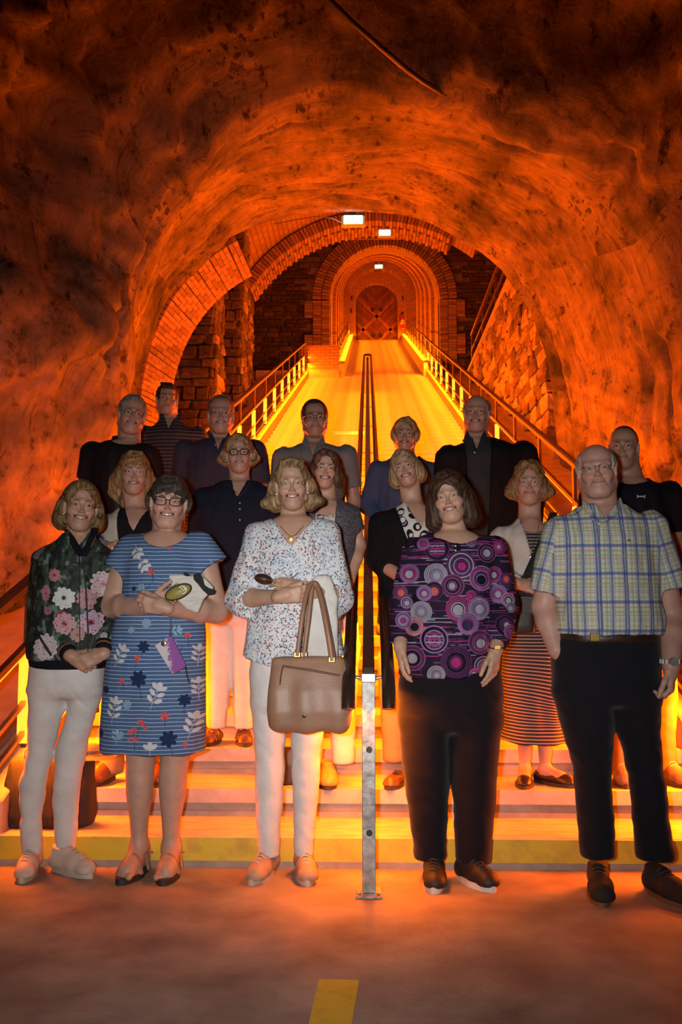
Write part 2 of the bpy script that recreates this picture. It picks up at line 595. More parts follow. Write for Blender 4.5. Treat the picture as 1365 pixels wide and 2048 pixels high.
# ------------------------------------------------------------------ railings
def railing(label, side, ya, yb, first_y):
    x = side * 1.62
    t = empty('railing', (x, ya, znose(ya)), label, 'railing', 'side railings')
    pt = lambda y, h: (x, y, znose(y) + h)
    MB().bar(pt(ya, 0.90), pt(yb, 0.90), 0.058, 0.052).build('handrail', M_RAILBROWN, t, bevel=0.012)
    MB().bar(pt(ya, 0.60), pt(yb, 0.60), 0.03, 0.03).build('mid_rail', M_RAILBROWN, t)
    MB().bar(pt(ya, 0.575), pt(yb, 0.575), 0.018, 0.012).build('light_line', M_LEDLINE, t)
    MB().bar(pt(ya, 0.34), pt(yb, 0.34), 0.022, 0.022).build('mid_rail', M_STEEL, t)
    MB().bar(pt(ya, 0.20), pt(yb, 0.20), 0.022, 0.022).build('mid_rail', M_STEEL, t)
    y = first_y
    while y < yb:
        z = znose(y)
        p = MB().box((x - 0.012, y - 0.032, z + 0.10), (x + 0.012, y + 0.032, z + 0.88)).build('post', M_RAILBROWN, t)
        MB().box((x - 0.027, y - 0.042, z + 0.14), (x + 0.027, y - 0.033, z + 0.55)).build('post_glow', M_POSTGLOW, p)  # glowing plates added to imitate the lit lower half of each post
        MB().box((x - side * 0.013 - 0.004, y - 0.030, z + 0.15), (x - side * 0.013 + 0.004, y + 0.030, z + 0.54)).build('post_glow', M_POSTGLOW, p)
        y += 1.44
    return t


railing('side railing with amber glow added to its lit posts along the rock wall with the brick arch', -1, 3.3, 23.6, 4.45)
railing('side railing with amber glow added to its lit posts along the rubble stone wall', 1, 3.3, 25.6, 4.45)
# landing guard rail and tunnel handrails
t = empty('guard_rail', (-1.2, 24.2, zl + 0.3), 'slim guard rail crossing the landing above the masonry parapet', 'railing')
MB().tube([(-1.62, 23.6, znose(23.6) + 0.9), (-1.6, 24.0, zl + 1.02), (-0.80, 24.6, zl + 1.02)], 0.022).build('handrail', M_RAILBROWN, t, smooth=True)
for x in (-1.5, -0.86):
    MB().tube([(x, 24.5, zl + 0.3), (x, 24.5, zl + 1.0)], 0.015).build('post', M_RAILBROWN, t, smooth=True)
for (x, lab, y0) in ((-0.80, 'tunnel handrail beside the landing', 24.6), (1.66, 'tunnel handrail opposite the landing', 25.6)):
    t = empty('tunnel_handrail', (x, y0, znose(y0)), lab, 'railing')
    MB().tube([(x, y0, znose(y0) + 0.9), (x, 38.6, znose(38.6) + 0.9)], 0.028).build('handrail', M_RAILBROWN, t, smooth=True)
    MB().tube([(x, y0, znose(y0) + 0.62), (x, 38.6, znose(38.6) + 0.62)], 0.014).build('mid_rail', M_RAILBROWN, t, smooth=True)
    for i in range(8):
        y = y0 + 0.2 + i * 1.8
        MB().tube([(x, y, znose(y) + 0.3), (x, y, znose(y) + 0.9)], 0.016, 8).build('post', M_RAILBROWN, t, smooth=True)

# middle railing: galvanised front post, brown beam, two bronze handrails joined at the top
mid = empty('middle_railing', (0, 3.62, 0), 'middle stair railing with steel front post and two dark tube handrails', 'railing')
zt = 0.815
pb = MB().box((-0.025, 3.595, 0.012), (0.025, 3.645, zt)).build('post', M_GALV, mid, bevel=0.002)
pb['label'] = 'galvanised square front post with bolt holes'
for z in (0.23, 0.535):
    MB().lathe([(0.012, -0.003), (0.012, 0.001)], (0.002, 3.594, z), 14, 'Y').build('bolt_hole', M_BLACK, pb)
MB().box((-0.049, 3.56, 0.0), (0.049, 3.68, 0.012)).build('base_plate', M_GALV, mid, bevel=0.002)
for x in (-0.036, 0.036):
    MB().lathe([(0.008, 0), (0.008, 0.008), (0.004, 0.010)], (x, 3.575, 0.012), 8).build('bolt', M_GALV, mid)
MB().box((-0.028, 3.588, zt - 0.03), (0.028, 3.65, zt + 0.005)).build('post_cap', simple('bright_steel', (0.8, 0.78, 0.74), None, 0.25, metal=0.85), mid, bevel=0.004)
y1 = 20.2
zr = lambda y: znose(y) + 0.82
MB().bar((0, 3.62, zr(3.62) - 0.012), (0, y1 - 0.1, zr(y1 - 0.1) - 0.06), 0.046, 0.05).build('beam', M_RAILBROWN, mid, bevel=0.004)
for s in (-1, 1):
    pts = [(s * 0.074, 3.47, zr(3.47) - 0.045), (s * 0.074, 3.50, zr(3.5) - 0.010), (s * 0.074, 3.62, zr(3.62) + 0.005)] + [(s * 0.074, y, zr(y)) for y in np.linspace(4.2, y1 - 0.12, 12)] + [(s * 0.06, y1 - 0.03, zr(y1)), (0, y1, zr(y1) + 0.01)]
    MB().tube([(s * 0.074, 3.462, zr(3.47) - 0.075)] + pts, 0.0255, 16).build('handrail', M_DARKTUBE, mid, smooth=True)
    for y in [3.62] + list(np.arange(5.2, y1, 1.6)):
        MB().tube([(s * 0.02, y, zr(y) - 0.03), (s * 0.074, y, zr(y) - 0.018)], 0.006, 8).build('bracket', M_STEEL, mid, smooth=True)
for y in np.arange(5.2, y1, 1.6):
    MB().box((-0.016, y - 0.016, znose(y) - 0.03), (0.016, y + 0.016, zr(y) - 0.03)).build('post', M_RAILBROWN, mid)

# ------------------------------------------------------------------ the rough chalk vault
# each section: depth, centre x, half width on each side, springing height, rise, slant of the foot
SEC = [(-3.5, 0.0, 6.0, 6.0, 4.4, 6.0), (2.0, 0.0, 5.6, 5.6, 4.4, 5.8), (4.6, -0.05, 4.3, 4.6, 4.2, 5.4), (5.6, 0.0, 3.15, 3.3, 3.6, 4.6), (6.2, 0.05, 2.66, 2.85, 3.1, 4.05),
       (6.6, 0.07, 2.42, 2.62, 2.75, 3.60), (6.85, 0.09, 2.31, 2.54, 2.5, 3.22), (7.05, 0.1, 2.26, 2.53, 2.38, 2.90), (7.25, 0.1, 2.22, 2.46, 2.33, 2.76), (7.6, 0.1, 2.25, 2.45, 2.37, 2.76), (9.0, 0.0, 2.45, 2.50, 2.75, 2.82), (10.5, -0.15, 2.65, 2.55, 3.10, 2.92), (12.0, -0.28, 2.80, 2.68, 3.45, 2.88), (12.5, -0.28, 2.92, 2.80, 3.5, 2.98)]
SEC = np.array(SEC)


def sec_at(y):
    return [np.interp(y, SEC[:, 0], SEC[:, i]) for i in range(1, 6)]


def vault_pts(ys, us):
    """ys depths, us in 0..1 from the foot on the one side over the crown to the other foot."""
    out = np.zeros((len(ys), len(us), 3))
    nrm = np.zeros_like(out)
    for i, y in enumerate(ys):
        cx, al, ar, zc, b = sec_at(y)
        zf = -0.3 if y < 4.2 else znose(y) - 0.5 * min(1, (y - 4.2) / 3) - 0.1
        for_foot = 0.24
        u = us
        th = np.clip((u - for_foot) / (1 - 2 * for_foot), 0, 1) * math.pi
        a = np.where(th < math.pi / 2, al, ar)
        ex = 0.86
        x = cx - np.sign(np.cos(th)) * np.abs(np.cos(th)) ** ex * a
        z = zc + np.abs(np.sin(th)) ** ex * b
        lo = u < for_foot
        hi = u > 1 - for_foot
        fl_ = np.where(lo, u / for_foot, np.where(hi, (1 - u) / for_foot, 1))
        x = np.where(lo, cx - al * (1 + 0.05 * (1 - fl_)), np.where(hi, cx + ar * (1 + 0.05 * (1 - fl_)), x))
        z = np.where(lo | hi, zf + (zc - zf) * fl_, z)
        out[i, :, 0], out[i, :, 1], out[i, :, 2] = x, y, z
        nrm[i, :, 0] = np.where(lo, -1, np.where(hi, 1, -np.cos(th)))
        nrm[i, :, 2] = np.where(lo | hi, 0, np.sin(th))
    return out, nrm


ys = np.concatenate([np.linspace(-3.5, 4.2, 24)[:-1], np.linspace(4.2, 6.9, 80)[:-1], np.linspace(6.9, 12.5, 150)])
us = np.linspace(0, 1, 330)
P, Nn = vault_pts(ys, us)
arc = us[None, :] * 9.0 + 0 * ys[:, None]
Q = np.stack([P[..., 0], P[..., 1] * 0.55, P[..., 2]], -1)
inner = np.clip((P[..., 1] - 6.9) / 0.8, 0, 1)
disp = 0.17 * fbm(Q * 0.55, 3, 1) + (0.055 - 0.032 * inner) * fbm(Q * 2.1, 4, 5) + 0.016 * fbm(np.stack([P[..., 0] * 6, P[..., 1] * 2.6, P[..., 2] * 6], -1), 3, 9)
disp += 0.030 * inner * fbm(np.stack([arc * 0.9, P[..., 1] * 4.2, 0 * arc], -1), 4, 14)
# ledges of the split chalk: sharp broken steps
led = fbm(Q * 1.5, 3, 21)
face_w = np.clip((7.5 - P[..., 1]) / 0.6, 0.0, 1)
disp += 0.05 * np.tanh(led * 9) * np.maximum(face_w, 0.06)
led2 = fbm(np.stack([P[..., 0] * 1.3 + P[..., 2] * 0.5, P[..., 1] * 1.2, P[..., 2] * 1.7], -1), 3, 47)
disp += face_w * (0.10 * np.tanh(led2 * 6) + 0.05 * np.abs(fbm(P * 4.5, 3, 52)))
# chisel gouges that run round the arch
rg = np.random.default_rng(12)
for i in range(120):
    gy, gu = rg.uniform(6.9, 11.6), rg.uniform(0.14, 0.9)
    ly, lu = rg.uniform(0.03, 0.10), rg.uniform(0.006, 0.03)
    sk = rg.uniform(-8, 8)
    dy = P[..., 1] - gy - (us[None, :] - gu) * sk
    du = us[None, :] - gu
    disp += rg.uniform(0.04, 0.13) * np.exp(-((dy / ly) ** 2 + (du / lu) ** 2) ** 1.4)
disp -= 0.04
# pockets where flint and chalk blocks have broken out of the face
for (px, py, Yd, rx, ry_, dep) in ((175, 210, 6.6, 0.26, 0.42, 0.16), (228, 230, 6.8, 0.07, 0.30, -0.10), (215, 105, 6.6, 0.22, 0.10, 0.10), (150, 70, 6.4, 0.35, 0.12, -0.10), (265, 215, 6.9, 0.08, 0.18, 0.12), (75, 300, 6.3, 0.16, 0.2, 0.10), (945, 170, 7.0, 0.24, 0.12, 0.13), (880, 140, 6.9, 0.12, 0.10, -0.08), (700, 120, 6.95, 0.14, 0.08, 0.09), (1050, 60, 6.6, 0.5, 0.10, -0.07), (1235, 330, 7.0, 0.10, 0.20, 0.12), (1330, 560, 6.9, 0.12, 0.22, 0.09)):
    c0 = W(px, py, Yd)
    q = np.sqrt(((P[..., 0] - c0[0]) / rx) ** 2 + ((P[..., 2] - c0[2]) / ry_) ** 2 + ((P[..., 1] - Yd) / 0.7) ** 2) + 0.25 * fbm(P * 5.0, 2, int(px))
    disp += dep * 0.5 * (1 - np.tanh((q - 1) * 6))
P2 = P + Nn * disp[..., None]
fold = np.clip((P[..., 1] - 11.7) / 0.5, 0, 1)
P2 = P * fold[..., None] + P2 * (1 - fold[..., None])
nu = len(us)
parts = [('wall_left', 0, 112), ('ceiling', 111, 219), ('wall_right', 218, nu)]
for (nm, u0, u1) in parts:
    sub = P2[:, u0:u1].reshape(-1, 3)
    n2 = u1 - u0
    ii, jj = np.meshgrid(np.arange(len(ys) - 1), np.arange(n2 - 1), indexing='ij')
    q = np.stack([ii * n2 + jj, ii * n2 + jj + 1, (ii + 1) * n2 + jj + 1, (ii + 1) * n2 + jj], -1).reshape(-1, 4)
    o = mobj(nm, sub, q, M_ROCK, None, True)
    at = o.data.attributes.new('rock_uv', 'FLOAT_VECTOR', 'POINT')
    at.data.foreach_set('vector', np.stack([arc[:, u0:u1], P[:, u0:u1, 1], 0 * arc[:, u0:u1]], -1).astype(np.float32).ravel())
    o['kind'] = 'structure'
    o['label'] = {'wall_left': 'rough chalk wall lit amber', 'ceiling': 'rough chalk vault overhead', 'wall_right': 'rough chalk wall with chisel marks'}[nm]

# ------------------------------------------------------------------ masonry beyond the chalk vault
def unit_meshes(n, mats, seed, size=(1, 1, 1), c=0.06, jit=0.03, name='stone'):
    out = []
    for i in range(n):
        V, Fc = cbox(*size, c, jit, seed + i)
        out.append(mesh_data(name, V, Fc, [mats[i % len(mats)]]))
    return out


BRICKS = unit_meshes(8, [M_BRICK, M_BRICK, M_BRICK, M_BRICK2], 40, (0.215, 0.068, 0.10), 0.006, 0.002, 'brick')
VOUSS = unit_meshes(6, [M_BRICK, M_BRICK, M_BRICK2], 60, (0.22, 0.072, 0.24), 0.006, 0.002, 'brick')
STONES = unit_meshes(10, [M_STONE, M_STONE2, M_STONE, M_STONE2, M_STONE3], 80, (1, 1, 1), 0.12, 0.05, 'stone')
STONES_D = unit_meshes(8, [M_STONE2, M_STONE2, M_STONE, M_STONE2], 120, (1, 1, 1), 0.12, 0.05, 'stone')


def axes(x, y, z, p, s=(1, 1, 1)):
    x, y, z = Vector(x).normalized() * s[0], Vector(y).normalized() * s[1], Vector(z).normalized() * s[2]
    return Matrix(((x.x, y.x, z.x, p[0]), (x.y, y.y, z.y, p[1]), (x.z, y.z, z.z, p[2]), (0, 0, 0, 1)))


def stone_face(parent, org, ud, vd, nd, w, h, sw, sh, meshes, inside=None, most=300, depth=0.16, seed=1, proud=0.03):
    """Courses of rough stones on a wall face; past the limit they go into one part of kind stuff."""
    r = np.random.default_rng(seed)
    org, ud, vd, nd = Vector(org), Vector(ud), Vector(vd), Vector(nd)
    items = []
    v = 0.0
    while v < h:
        hh = sh * r.uniform(0.7, 1.35)
        u = -r.uniform(0, sw)
        while u < w:
            ww = sw * r.uniform(0.55, 1.6)
            c = (max(u, 0) + min(u + ww, w)) / 2
            ww2 = min(u + ww, w) - max(u, 0)
            if ww2 > 0.05 and (inside is None or inside(c, v + hh / 2, ww2, hh)):
                p = org + ud * c + vd * (v + hh / 2) - nd * (depth / 2 - proud + r.uniform(-0.02, 0.02))
                items.append((p, ww2 - 0.015, hh - 0.015))
            u += ww
        v += hh
    order = r.permutation(len(items))
    rest_V, rest_F, rest_m, n = [], [], [], 0
    for k, i in enumerate(order):
        p, ww, hh = items[i]
        M = axes(ud, -nd, vd, p, (ww, depth, hh))
        me = meshes[r.integers(len(meshes))]
        if k < most:
            place('stone', me, M, parent)
        else:
            V = np.array([M @ vtx.co for vtx in me.vertices])
            for f in me.polygons:
                rest_F.append(tuple(j + n for j in f.vertices))
            rest_V.extend(V); n += len(V)
    if rest_V:
        o = mobj('stonework', rest_V, rest_F, [M_STONE2], parent)
        o['kind'] = 'stuff'


# brick arch that lines the far end of the chalk vault (left flank)
arch = empty('brick_arch', (-3.0, 12.9, 4.3), 'brick arch lining the far end of the chalk vault beside the dark piers', 'arch')
ubase = np.linspace(0.10, 0.415, 400)
pp, nn = vault_pts([12.45], ubase)
pp, nn = pp[0], nn[0]
dl = np.concatenate([[0], np.cumsum(np.linalg.norm(np.diff(pp, axis=0), axis=1))])
s = 0.0
row = 0
while s < dl[-1] - 0.05:
    i = np.searchsorted(dl, s + 0.04)
    p, q = pp[i], pp[min(i + 1, len(pp) - 1)]
    tdir = (pp[min(i + 2, 399)] - pp[max(i - 2, 0)])
    n_ = np.array([-tdir[2], 0, tdir[0]])
    y = 12.50
    nhat = n_ / np.linalg.norm(n_)
    for j, ln in enumerate((1, 1, 1, 1) if row % 2 else (0.5, 1, 1, 1, 0.5)):
        yc = y + 0.1125 * ln
        y += 0.225 * ln
        pos = p - nhat * (0.03 + 0.052 * (yc - 12.5) / 0.225) + np.array([0.0, yc - p[1], 0.0])
        yd = np.array((0, 1, 0)) - 0.23 * nhat
        place('brick', BRICKS[(row * 3 + j * 5) % 8], axes(yd, tdir, np.cross(yd, tdir / np.linalg.norm(tdir)), pos, (1.03 * ln, 1, 1)), arch)
    s += 0.080
    row += 1
m = MB()
ring = [tuple(p + np.array([-0.03, 0.0, 0.03])) for p in pp[::10]]
for a, b_ in zip(ring[:-1], ring[1:]):
    a, b_ = Vector(a), Vector(b_)
    t_ = (b_ - a).normalized(); n_ = Vector((-abs(t_.z), 0, t_.x)).normalized()
    m.prism([a, b_, b_ + n_ * 0.12, a + n_ * 0.12], (0, 1.1, 0))
m.build('backing', M_MORTAR, arch)

# enclosing walls of the stair hall
M_HALL = simple('hall_plaster', (0.20, 0.14, 0.10), (0.08, 0.055, 0.04), 0.9, scale=2.5, bump=0.5, bscale=14)
o = MB().box((-4.6, 12.6, 2.5), (-4.3, 26.2, 10.5)).build('wall_hall', M_HALL); o['kind'] = 'structure'
o = MB().box((4.3, 12.6, 2.5), (4.6, 26.2, 10.5)).build('wall_gallery', M_HALL); o['kind'] = 'structure'
for i, (ya, xe, zt) in enumerate(((14.6, -2.46, 8.2), (17.6, -2.44, 8.6), (21.0, -2.76, 8.30))):
    z0 = znose(ya) - 0.3
    t = empty('stone_pier', (-3.4, ya + 0.4, z0), ('nearest dark rubble stone pier behind the brick arch', 'middle dark rubble stone pier behind the brick arch', 'farthest rubble stone pier carrying the brick rib')[i], 'pier', 'stone piers')
    MB().box((-4.3, ya + 0.10, z0), (xe - 0.08, ya + 0.9, zt)).build('core', M_MORTAR, t)
    stone_face(t, (-4.3, ya, z0), (1, 0, 0), (0, 0, 1), (0, -1, 0), xe + 4.3, zt - z0, 0.34, 0.17, STONES_D, seed=3 + i, most=120, depth=0.2)  # front in darker stones: its shade is put into their colour
    stone_face(t, (xe, ya, z0), (0, 1, 0), (0, 0, 1), (1, 0, 0), 0.9, zt - z0, 0.40, 0.17, STONES, seed=13 + i, most=90, depth=0.2)

# brick rib and vault web
rib = empty('brick_rib', (0.2, 21.4, 8.3), 'brick rib arch spanning the stair above the farthest stone pier', 'arch')
cxr, czr, rr = 0.2, 6.48, 3.42
for layer, (ya, ncol, r0) in enumerate(((21.0, 4, rr),)):
    th0, th1 = math.radians(148), math.radians(60)
    n = int(abs(th0 - th1) * r0 / 0.082)
    for k in range(n):
        th = th0 + (th1 - th0) * (k + 0.5) / n
        rad = Vector((math.cos(th), 0, math.sin(th))); tan = Vector((math.sin(th), 0, -math.cos(th)))
        for j in range(3 if n * 3 <= 300 else 2):
            y = ya + 0.11 + 0.31 * j + (0.1 if k % 2 and j else 0)
            me = VOUSS[(k + j * 2) % 6]
            place('brick', me, axes((0, 1, 0), tan, rad, Vector((cxr, y, czr)) + rad * (r0 + 0.13), (1.35, 1, 1.1)), rib)
mw = MB()
tt = [math.radians(a) for a in range(150, 48, -3)]
for a, b_ in zip(tt[:-1], tt[1:]):
    r1 = rr + 0.30
    mw.add([(cxr + r1 * math.cos(a), 12.6, czr + r1 * math.sin(a)), (cxr + r1 * math.cos(b_), 12.6, czr + r1 * math.sin(b_)),
            (cxr + r1 * math.cos(b_), 22.0, czr + r1 * math.sin(b_)), (cxr + r1 * math.cos(a), 22.0, czr + r1 * math.sin(a)),
            (cxr + (r1 + .2) * math.cos(a), 12.6, czr + (r1 + .2) * math.sin(a)), (cxr + (r1 + .2) * math.cos(b_), 12.6, czr + (r1 + .2) * math.sin(b_)),
            (cxr + (r1 + .2) * math.cos(b_), 22.0, czr + (r1 + .2) * math.sin(b_)), (cxr + (r1 + .2) * math.cos(a), 22.0, czr + (r1 + .2) * math.sin(a))],
           [(0, 1, 2, 3), (7, 6, 5, 4), (0, 4, 5, 1), (1, 5, 6, 2), (2, 6, 7, 3), (3, 7, 4, 0)])


def brick_mat(name, c1, c2, mortar, ux, uy, scale=1.0, bw=0.23, bh=0.08):
    """Brickwork too far off to pick bricks apart: a brick pattern over two chosen axes."""
    m, nt, b = new_mat(name)
    b.inputs['Roughness'].default_value = 0.85
    tc = nt.nodes.new('ShaderNodeTexCoord')
    sp = nt.nodes.new('ShaderNodeSeparateXYZ'); cb = nt.nodes.new('ShaderNodeCombineXYZ')
    nt.links.new(tc.outputs['Object'], sp.inputs[0])
    nt.links.new(sp.outputs[ux], cb.inputs[0]); nt.links.new(sp.outputs[uy], cb.inputs[1])
    br = nt.nodes.new('ShaderNodeTexBrick')
    br.inputs['Color1'].default_value = (*c1, 1); br.inputs['Color2'].default_value = (*c2, 1); br.inputs['Mortar'].default_value = (*mortar, 1)
    br.inputs['Scale'].default_value = scale
    br.inputs['Brick Width'].default_value = bw; br.inputs['Row Height'].default_value = bh; br.inputs['Mortar Size'].default_value = 0.008
    nt.links.new(cb.outputs[0], br.inputs['Vector']); nt.links.new(br.outputs['Color'], b.inputs['Base Color'])
    bp = nt.nodes.new('ShaderNodeBump'); bp.inputs['Strength'].default_value = 0.6; bp.inputs['Distance'].default_value = 0.01
    iv = nt.nodes.new('ShaderNodeMath'); iv.operation = 'SUBTRACT'; iv.inputs[0].default_value = 1.0
    nt.links.new(br.outputs['Fac'], iv.inputs[1]); nt.links.new(iv.outputs[0], bp.inputs['Height']); nt.links.new(bp.outputs['Normal'], b.inputs['Normal'])
    return m


M_WEB = brick_mat('vault_brickwork', (0.44, 0.29, 0.2), (0.34, 0.21, 0.14), (0.16, 0.11, 0.08), 1, 0, bw=0.3, bh=0.1)
M_TUN = brick_mat('tunnel_brickwork', (0.46, 0.32, 0.22), (0.36, 0.24, 0.16), (0.15, 0.1, 0.07), 1, 2)
M_JAMB = brick_mat('front_brickwork', (0.42, 0.27, 0.18), (0.32, 0.2, 0.13), (0.15, 0.1, 0.07), 0, 2)
o = mw.build('ceiling_hall', M_WEB); o['kind'] = 'structure'
o = MB().box((-4.6, 22.0, 12.6), (4.6, 26.5, 12.9)).box((-4.6, 22.0, 9.9), (4.6, 22.1, 12.6)).build('ceiling_stair_head', M_HALL); o['kind'] = 'structure'

MB().box(*PARA).build('parapet', M_JAMB, land)
# far wall with the tunnel mouth
YF = 26.0
CX, RT = 0.49, 1.56
zsp = znose(YF) + 2.02
fw = empty('wall_far', (CX, YF, znose(YF)), 'dark rubble stone wall around the brick tunnel mouth', None, None, 'structure')
m = MB()
NS = 28
ang = [math.pi * i / NS for i in range(NS + 1)]
op = [(CX + RT * math.cos(a), zsp + RT * math.sin(a)) for a in ang]
outer = [(CX + 8 * math.cos(a), zsp + min(8 * math.sin(a), 4.0)) for a in ang]
for i in range(NS):
    m.prism([(op[i][0], YF + 0.1, op[i][1]), (outer[i][0], YF + 0.1, outer[i][1]), (outer[i + 1][0], YF + 0.1, outer[i + 1][1]), (op[i + 1][0], YF + 0.1, op[i + 1][1])], (0, 0.4, 0))
m.box((CX - 8, YF + 0.1, 5.5), (CX - RT, YF + 0.5, zsp)).box((CX + RT, YF + 0.1, 5.5), (CX + 8, YF + 0.5, zsp))
m.build('core', M_MORTAR, fw)


def free(u, v, w, h):
    x, z = -3.3 + u, 6.4 + v
    if z > zsp:
        return math.hypot(x - CX, z - zsp) > RT + 0.62
    return abs(x - CX) > RT + 0.62


stone_face(fw, (-3.3, YF + 0.06, 6.4), (1, 0, 0), (0, 0, 1), (0, -1, 0), 7.4, 5.6, 0.32, 0.13, STONES_D, free, most=295, depth=0.14, seed=31)
ring = empty('tunnel_arch', (CX, YF, zsp), 'double ring of brick voussoirs with toothed jambs around the tunnel mouth', 'arch')
for (r0, hh) in ((RT, 0.24), (RT + 0.26, 0.24)):
    n = int(math.pi * r0 / 0.085)
    for k in range(n):
        th = math.pi * (k + 0.5) / n
        rad = Vector((math.cos(th), 0, math.sin(th))); tan = Vector((-math.sin(th), 0, math.cos(th)))
        place('brick', VOUSS[(k * 5 + 1) % 6], axes((0, 1, 0), tan, rad, Vector((CX, YF + 0.03, zsp)) + rad * (r0 + hh / 2)), ring)
for sgn in (-1, 1):
    z = znose(YF) - 0.3
    k = 0
    while z < zsp - 0.05:
        wide = (int((z - 5) / 0.52) % 2) == 0
        for j in range(3 if wide else 2):
            if sgn < 0 and z < zl + 0.9:
                pass
            x = CX + sgn * (RT + 0.12 + 0.245 * j)
            place('brick', BRICKS[(k * 3 + j) % 8], axes((1, 0, 0), (0, 0, 1), (0, -1, 0), Vector((x, YF + 0.02, z)), (1.1, 1.1, 1.6)), ring)
        z += 0.083
        k += 1

# the tunnel itself: brick barrel with ribs, following the slope of the stair
YT = 39.0


def barrel(ya, yb, r, th, name, mat, parent=None):
    m = MB()
    nseg = 24
    prof = [(CX - r, -2.3), (CX - r, 0)] + [(CX - r * math.cos(math.pi * i / nseg), r * math.sin(math.pi * i / nseg)) for i in range(1, nseg)] + [(CX + r, 0), (CX + r, -2.3)]
    pro2 = [(CX - r - th, -2.3), (CX - r - th, 0)] + [(CX - (r + th) * math.cos(math.pi * i / nseg), (r + th) * math.sin(math.pi * i / nseg)) for i in range(1, nseg)] + [(CX + r + th, 0), (CX + r + th, -2.3)]
    za, zb = znose(ya) + 2.02, znose(yb) + 2.02
    for i in range(len(prof) - 1):
        V = [(x, ya, za + z) for (x, z) in (prof[i], prof[i + 1], pro2[i + 1], pro2[i])] + [(x, yb, zb + z) for (x, z) in (prof[i], prof[i + 1], pro2[i + 1], pro2[i])]
        m.add(V, [(0, 1, 2, 3), (7, 6, 5, 4), (0, 4, 5, 1), (1, 5, 6, 2), (2, 6, 7, 3), (3, 7, 4, 0)])
    return m.build(name, mat, parent)


tun = empty('wall_tunnel', (CX, YF + 0.2, znose(YF)), 'brick barrel tunnel with ribs above the narrow flight', None, None, 'structure')
barrel(YF + 0.15, YT + 0.6, RT, 0.25, 'barrel', M_TUN, tun)
y = YF + 2.0
while y < YT - 1.0:
    rb = barrel(y, y + 0.75, RT - 0.10, 0.12, 'rib', M_TUN, tun)
    y += 2.5
# end wall: two stepped arches and the door
endw = empty('wall_end', (0.42, YT, znose(YT)), 'stepped brick arch framing the wooden door', None, None, 'structure')
ZB = R * N_ALL


def arch_frame(r_in, r_out, cx, zs_in, zs_out, ya, yb, name):
    m = MB()
    ns = 22
    pin = [(cx - r_in, ZB - 0.2), (cx - r_in, zs_in)] + [(cx - r_in * math.cos(math.pi * i / ns), zs_in + r_in * math.sin(math.pi * i / ns)) for i in range(1, ns)] + [(cx + r_in, zs_in), (cx + r_in, ZB - 0.2)]
    pout = [(cx - r_out, ZB - 0.2), (cx - r_out, zs_out)] + [(cx - r_out * math.cos(math.pi * i / ns), zs_out + r_out * math.sin(math.pi * i / ns)) for i in range(1, ns)] + [(cx + r_out, zs_out), (cx + r_out, ZB - 0.2)]
    for i in range(len(pin) - 1):
        m.prism([(pin[i][0], ya, pin[i][1]), (pin[i + 1][0], ya, pin[i + 1][1]), (pout[i + 1][0], ya, pout[i + 1][1]), (pout[i][0], ya, pout[i][1])], (0, yb - ya, 0))
    return m.build(name, M_JAMB, endw)


DX, DR, DZ = 0.40, 0.90, 13.87
arch_frame(1.22, 1.95, 0.46, 14.05, 14.05, YT - 0.35, YT + 0.1, 'outer_arch')
arch_frame(DR, 1.35, DX, DZ, 14.0, YT + 0.1, YT + 0.45, 'inner_arch')
MB().box((-1.6, YT + 0.0, ZB - 0.4), (2.6, YT + 1.2, ZB)).build('threshold', M_CEMENT, endw)
WOOD = [simple('door_wood_%s' % n, c, tuple(v * 0.55 for v in c), 0.55, scale=5, stretch=(1, 1, 0.15), bump=0.3, bscale=20) for n, c in (('warm', (0.20, 0.085, 0.04)), ('dark', (0.15, 0.06, 0.03)), ('pale', (0.30, 0.14, 0.07)))]


def clip(poly, nx, nz, c):
    out = []
    for i in range(len(poly)):
        a, b_ = poly[i], poly[(i + 1) % len(poly)]
        da, db = a[0] * nx + a[1] * nz - c, b_[0] * nx + b_[1] * nz - c
        if da <= 0: out.append(a)
        if (da < 0) != (db < 0):
            t = da / (da - db)
            out.append((a[0] + (b_[0] - a[0]) * t, a[1] + (b_[1] - a[1]) * t))
    return out


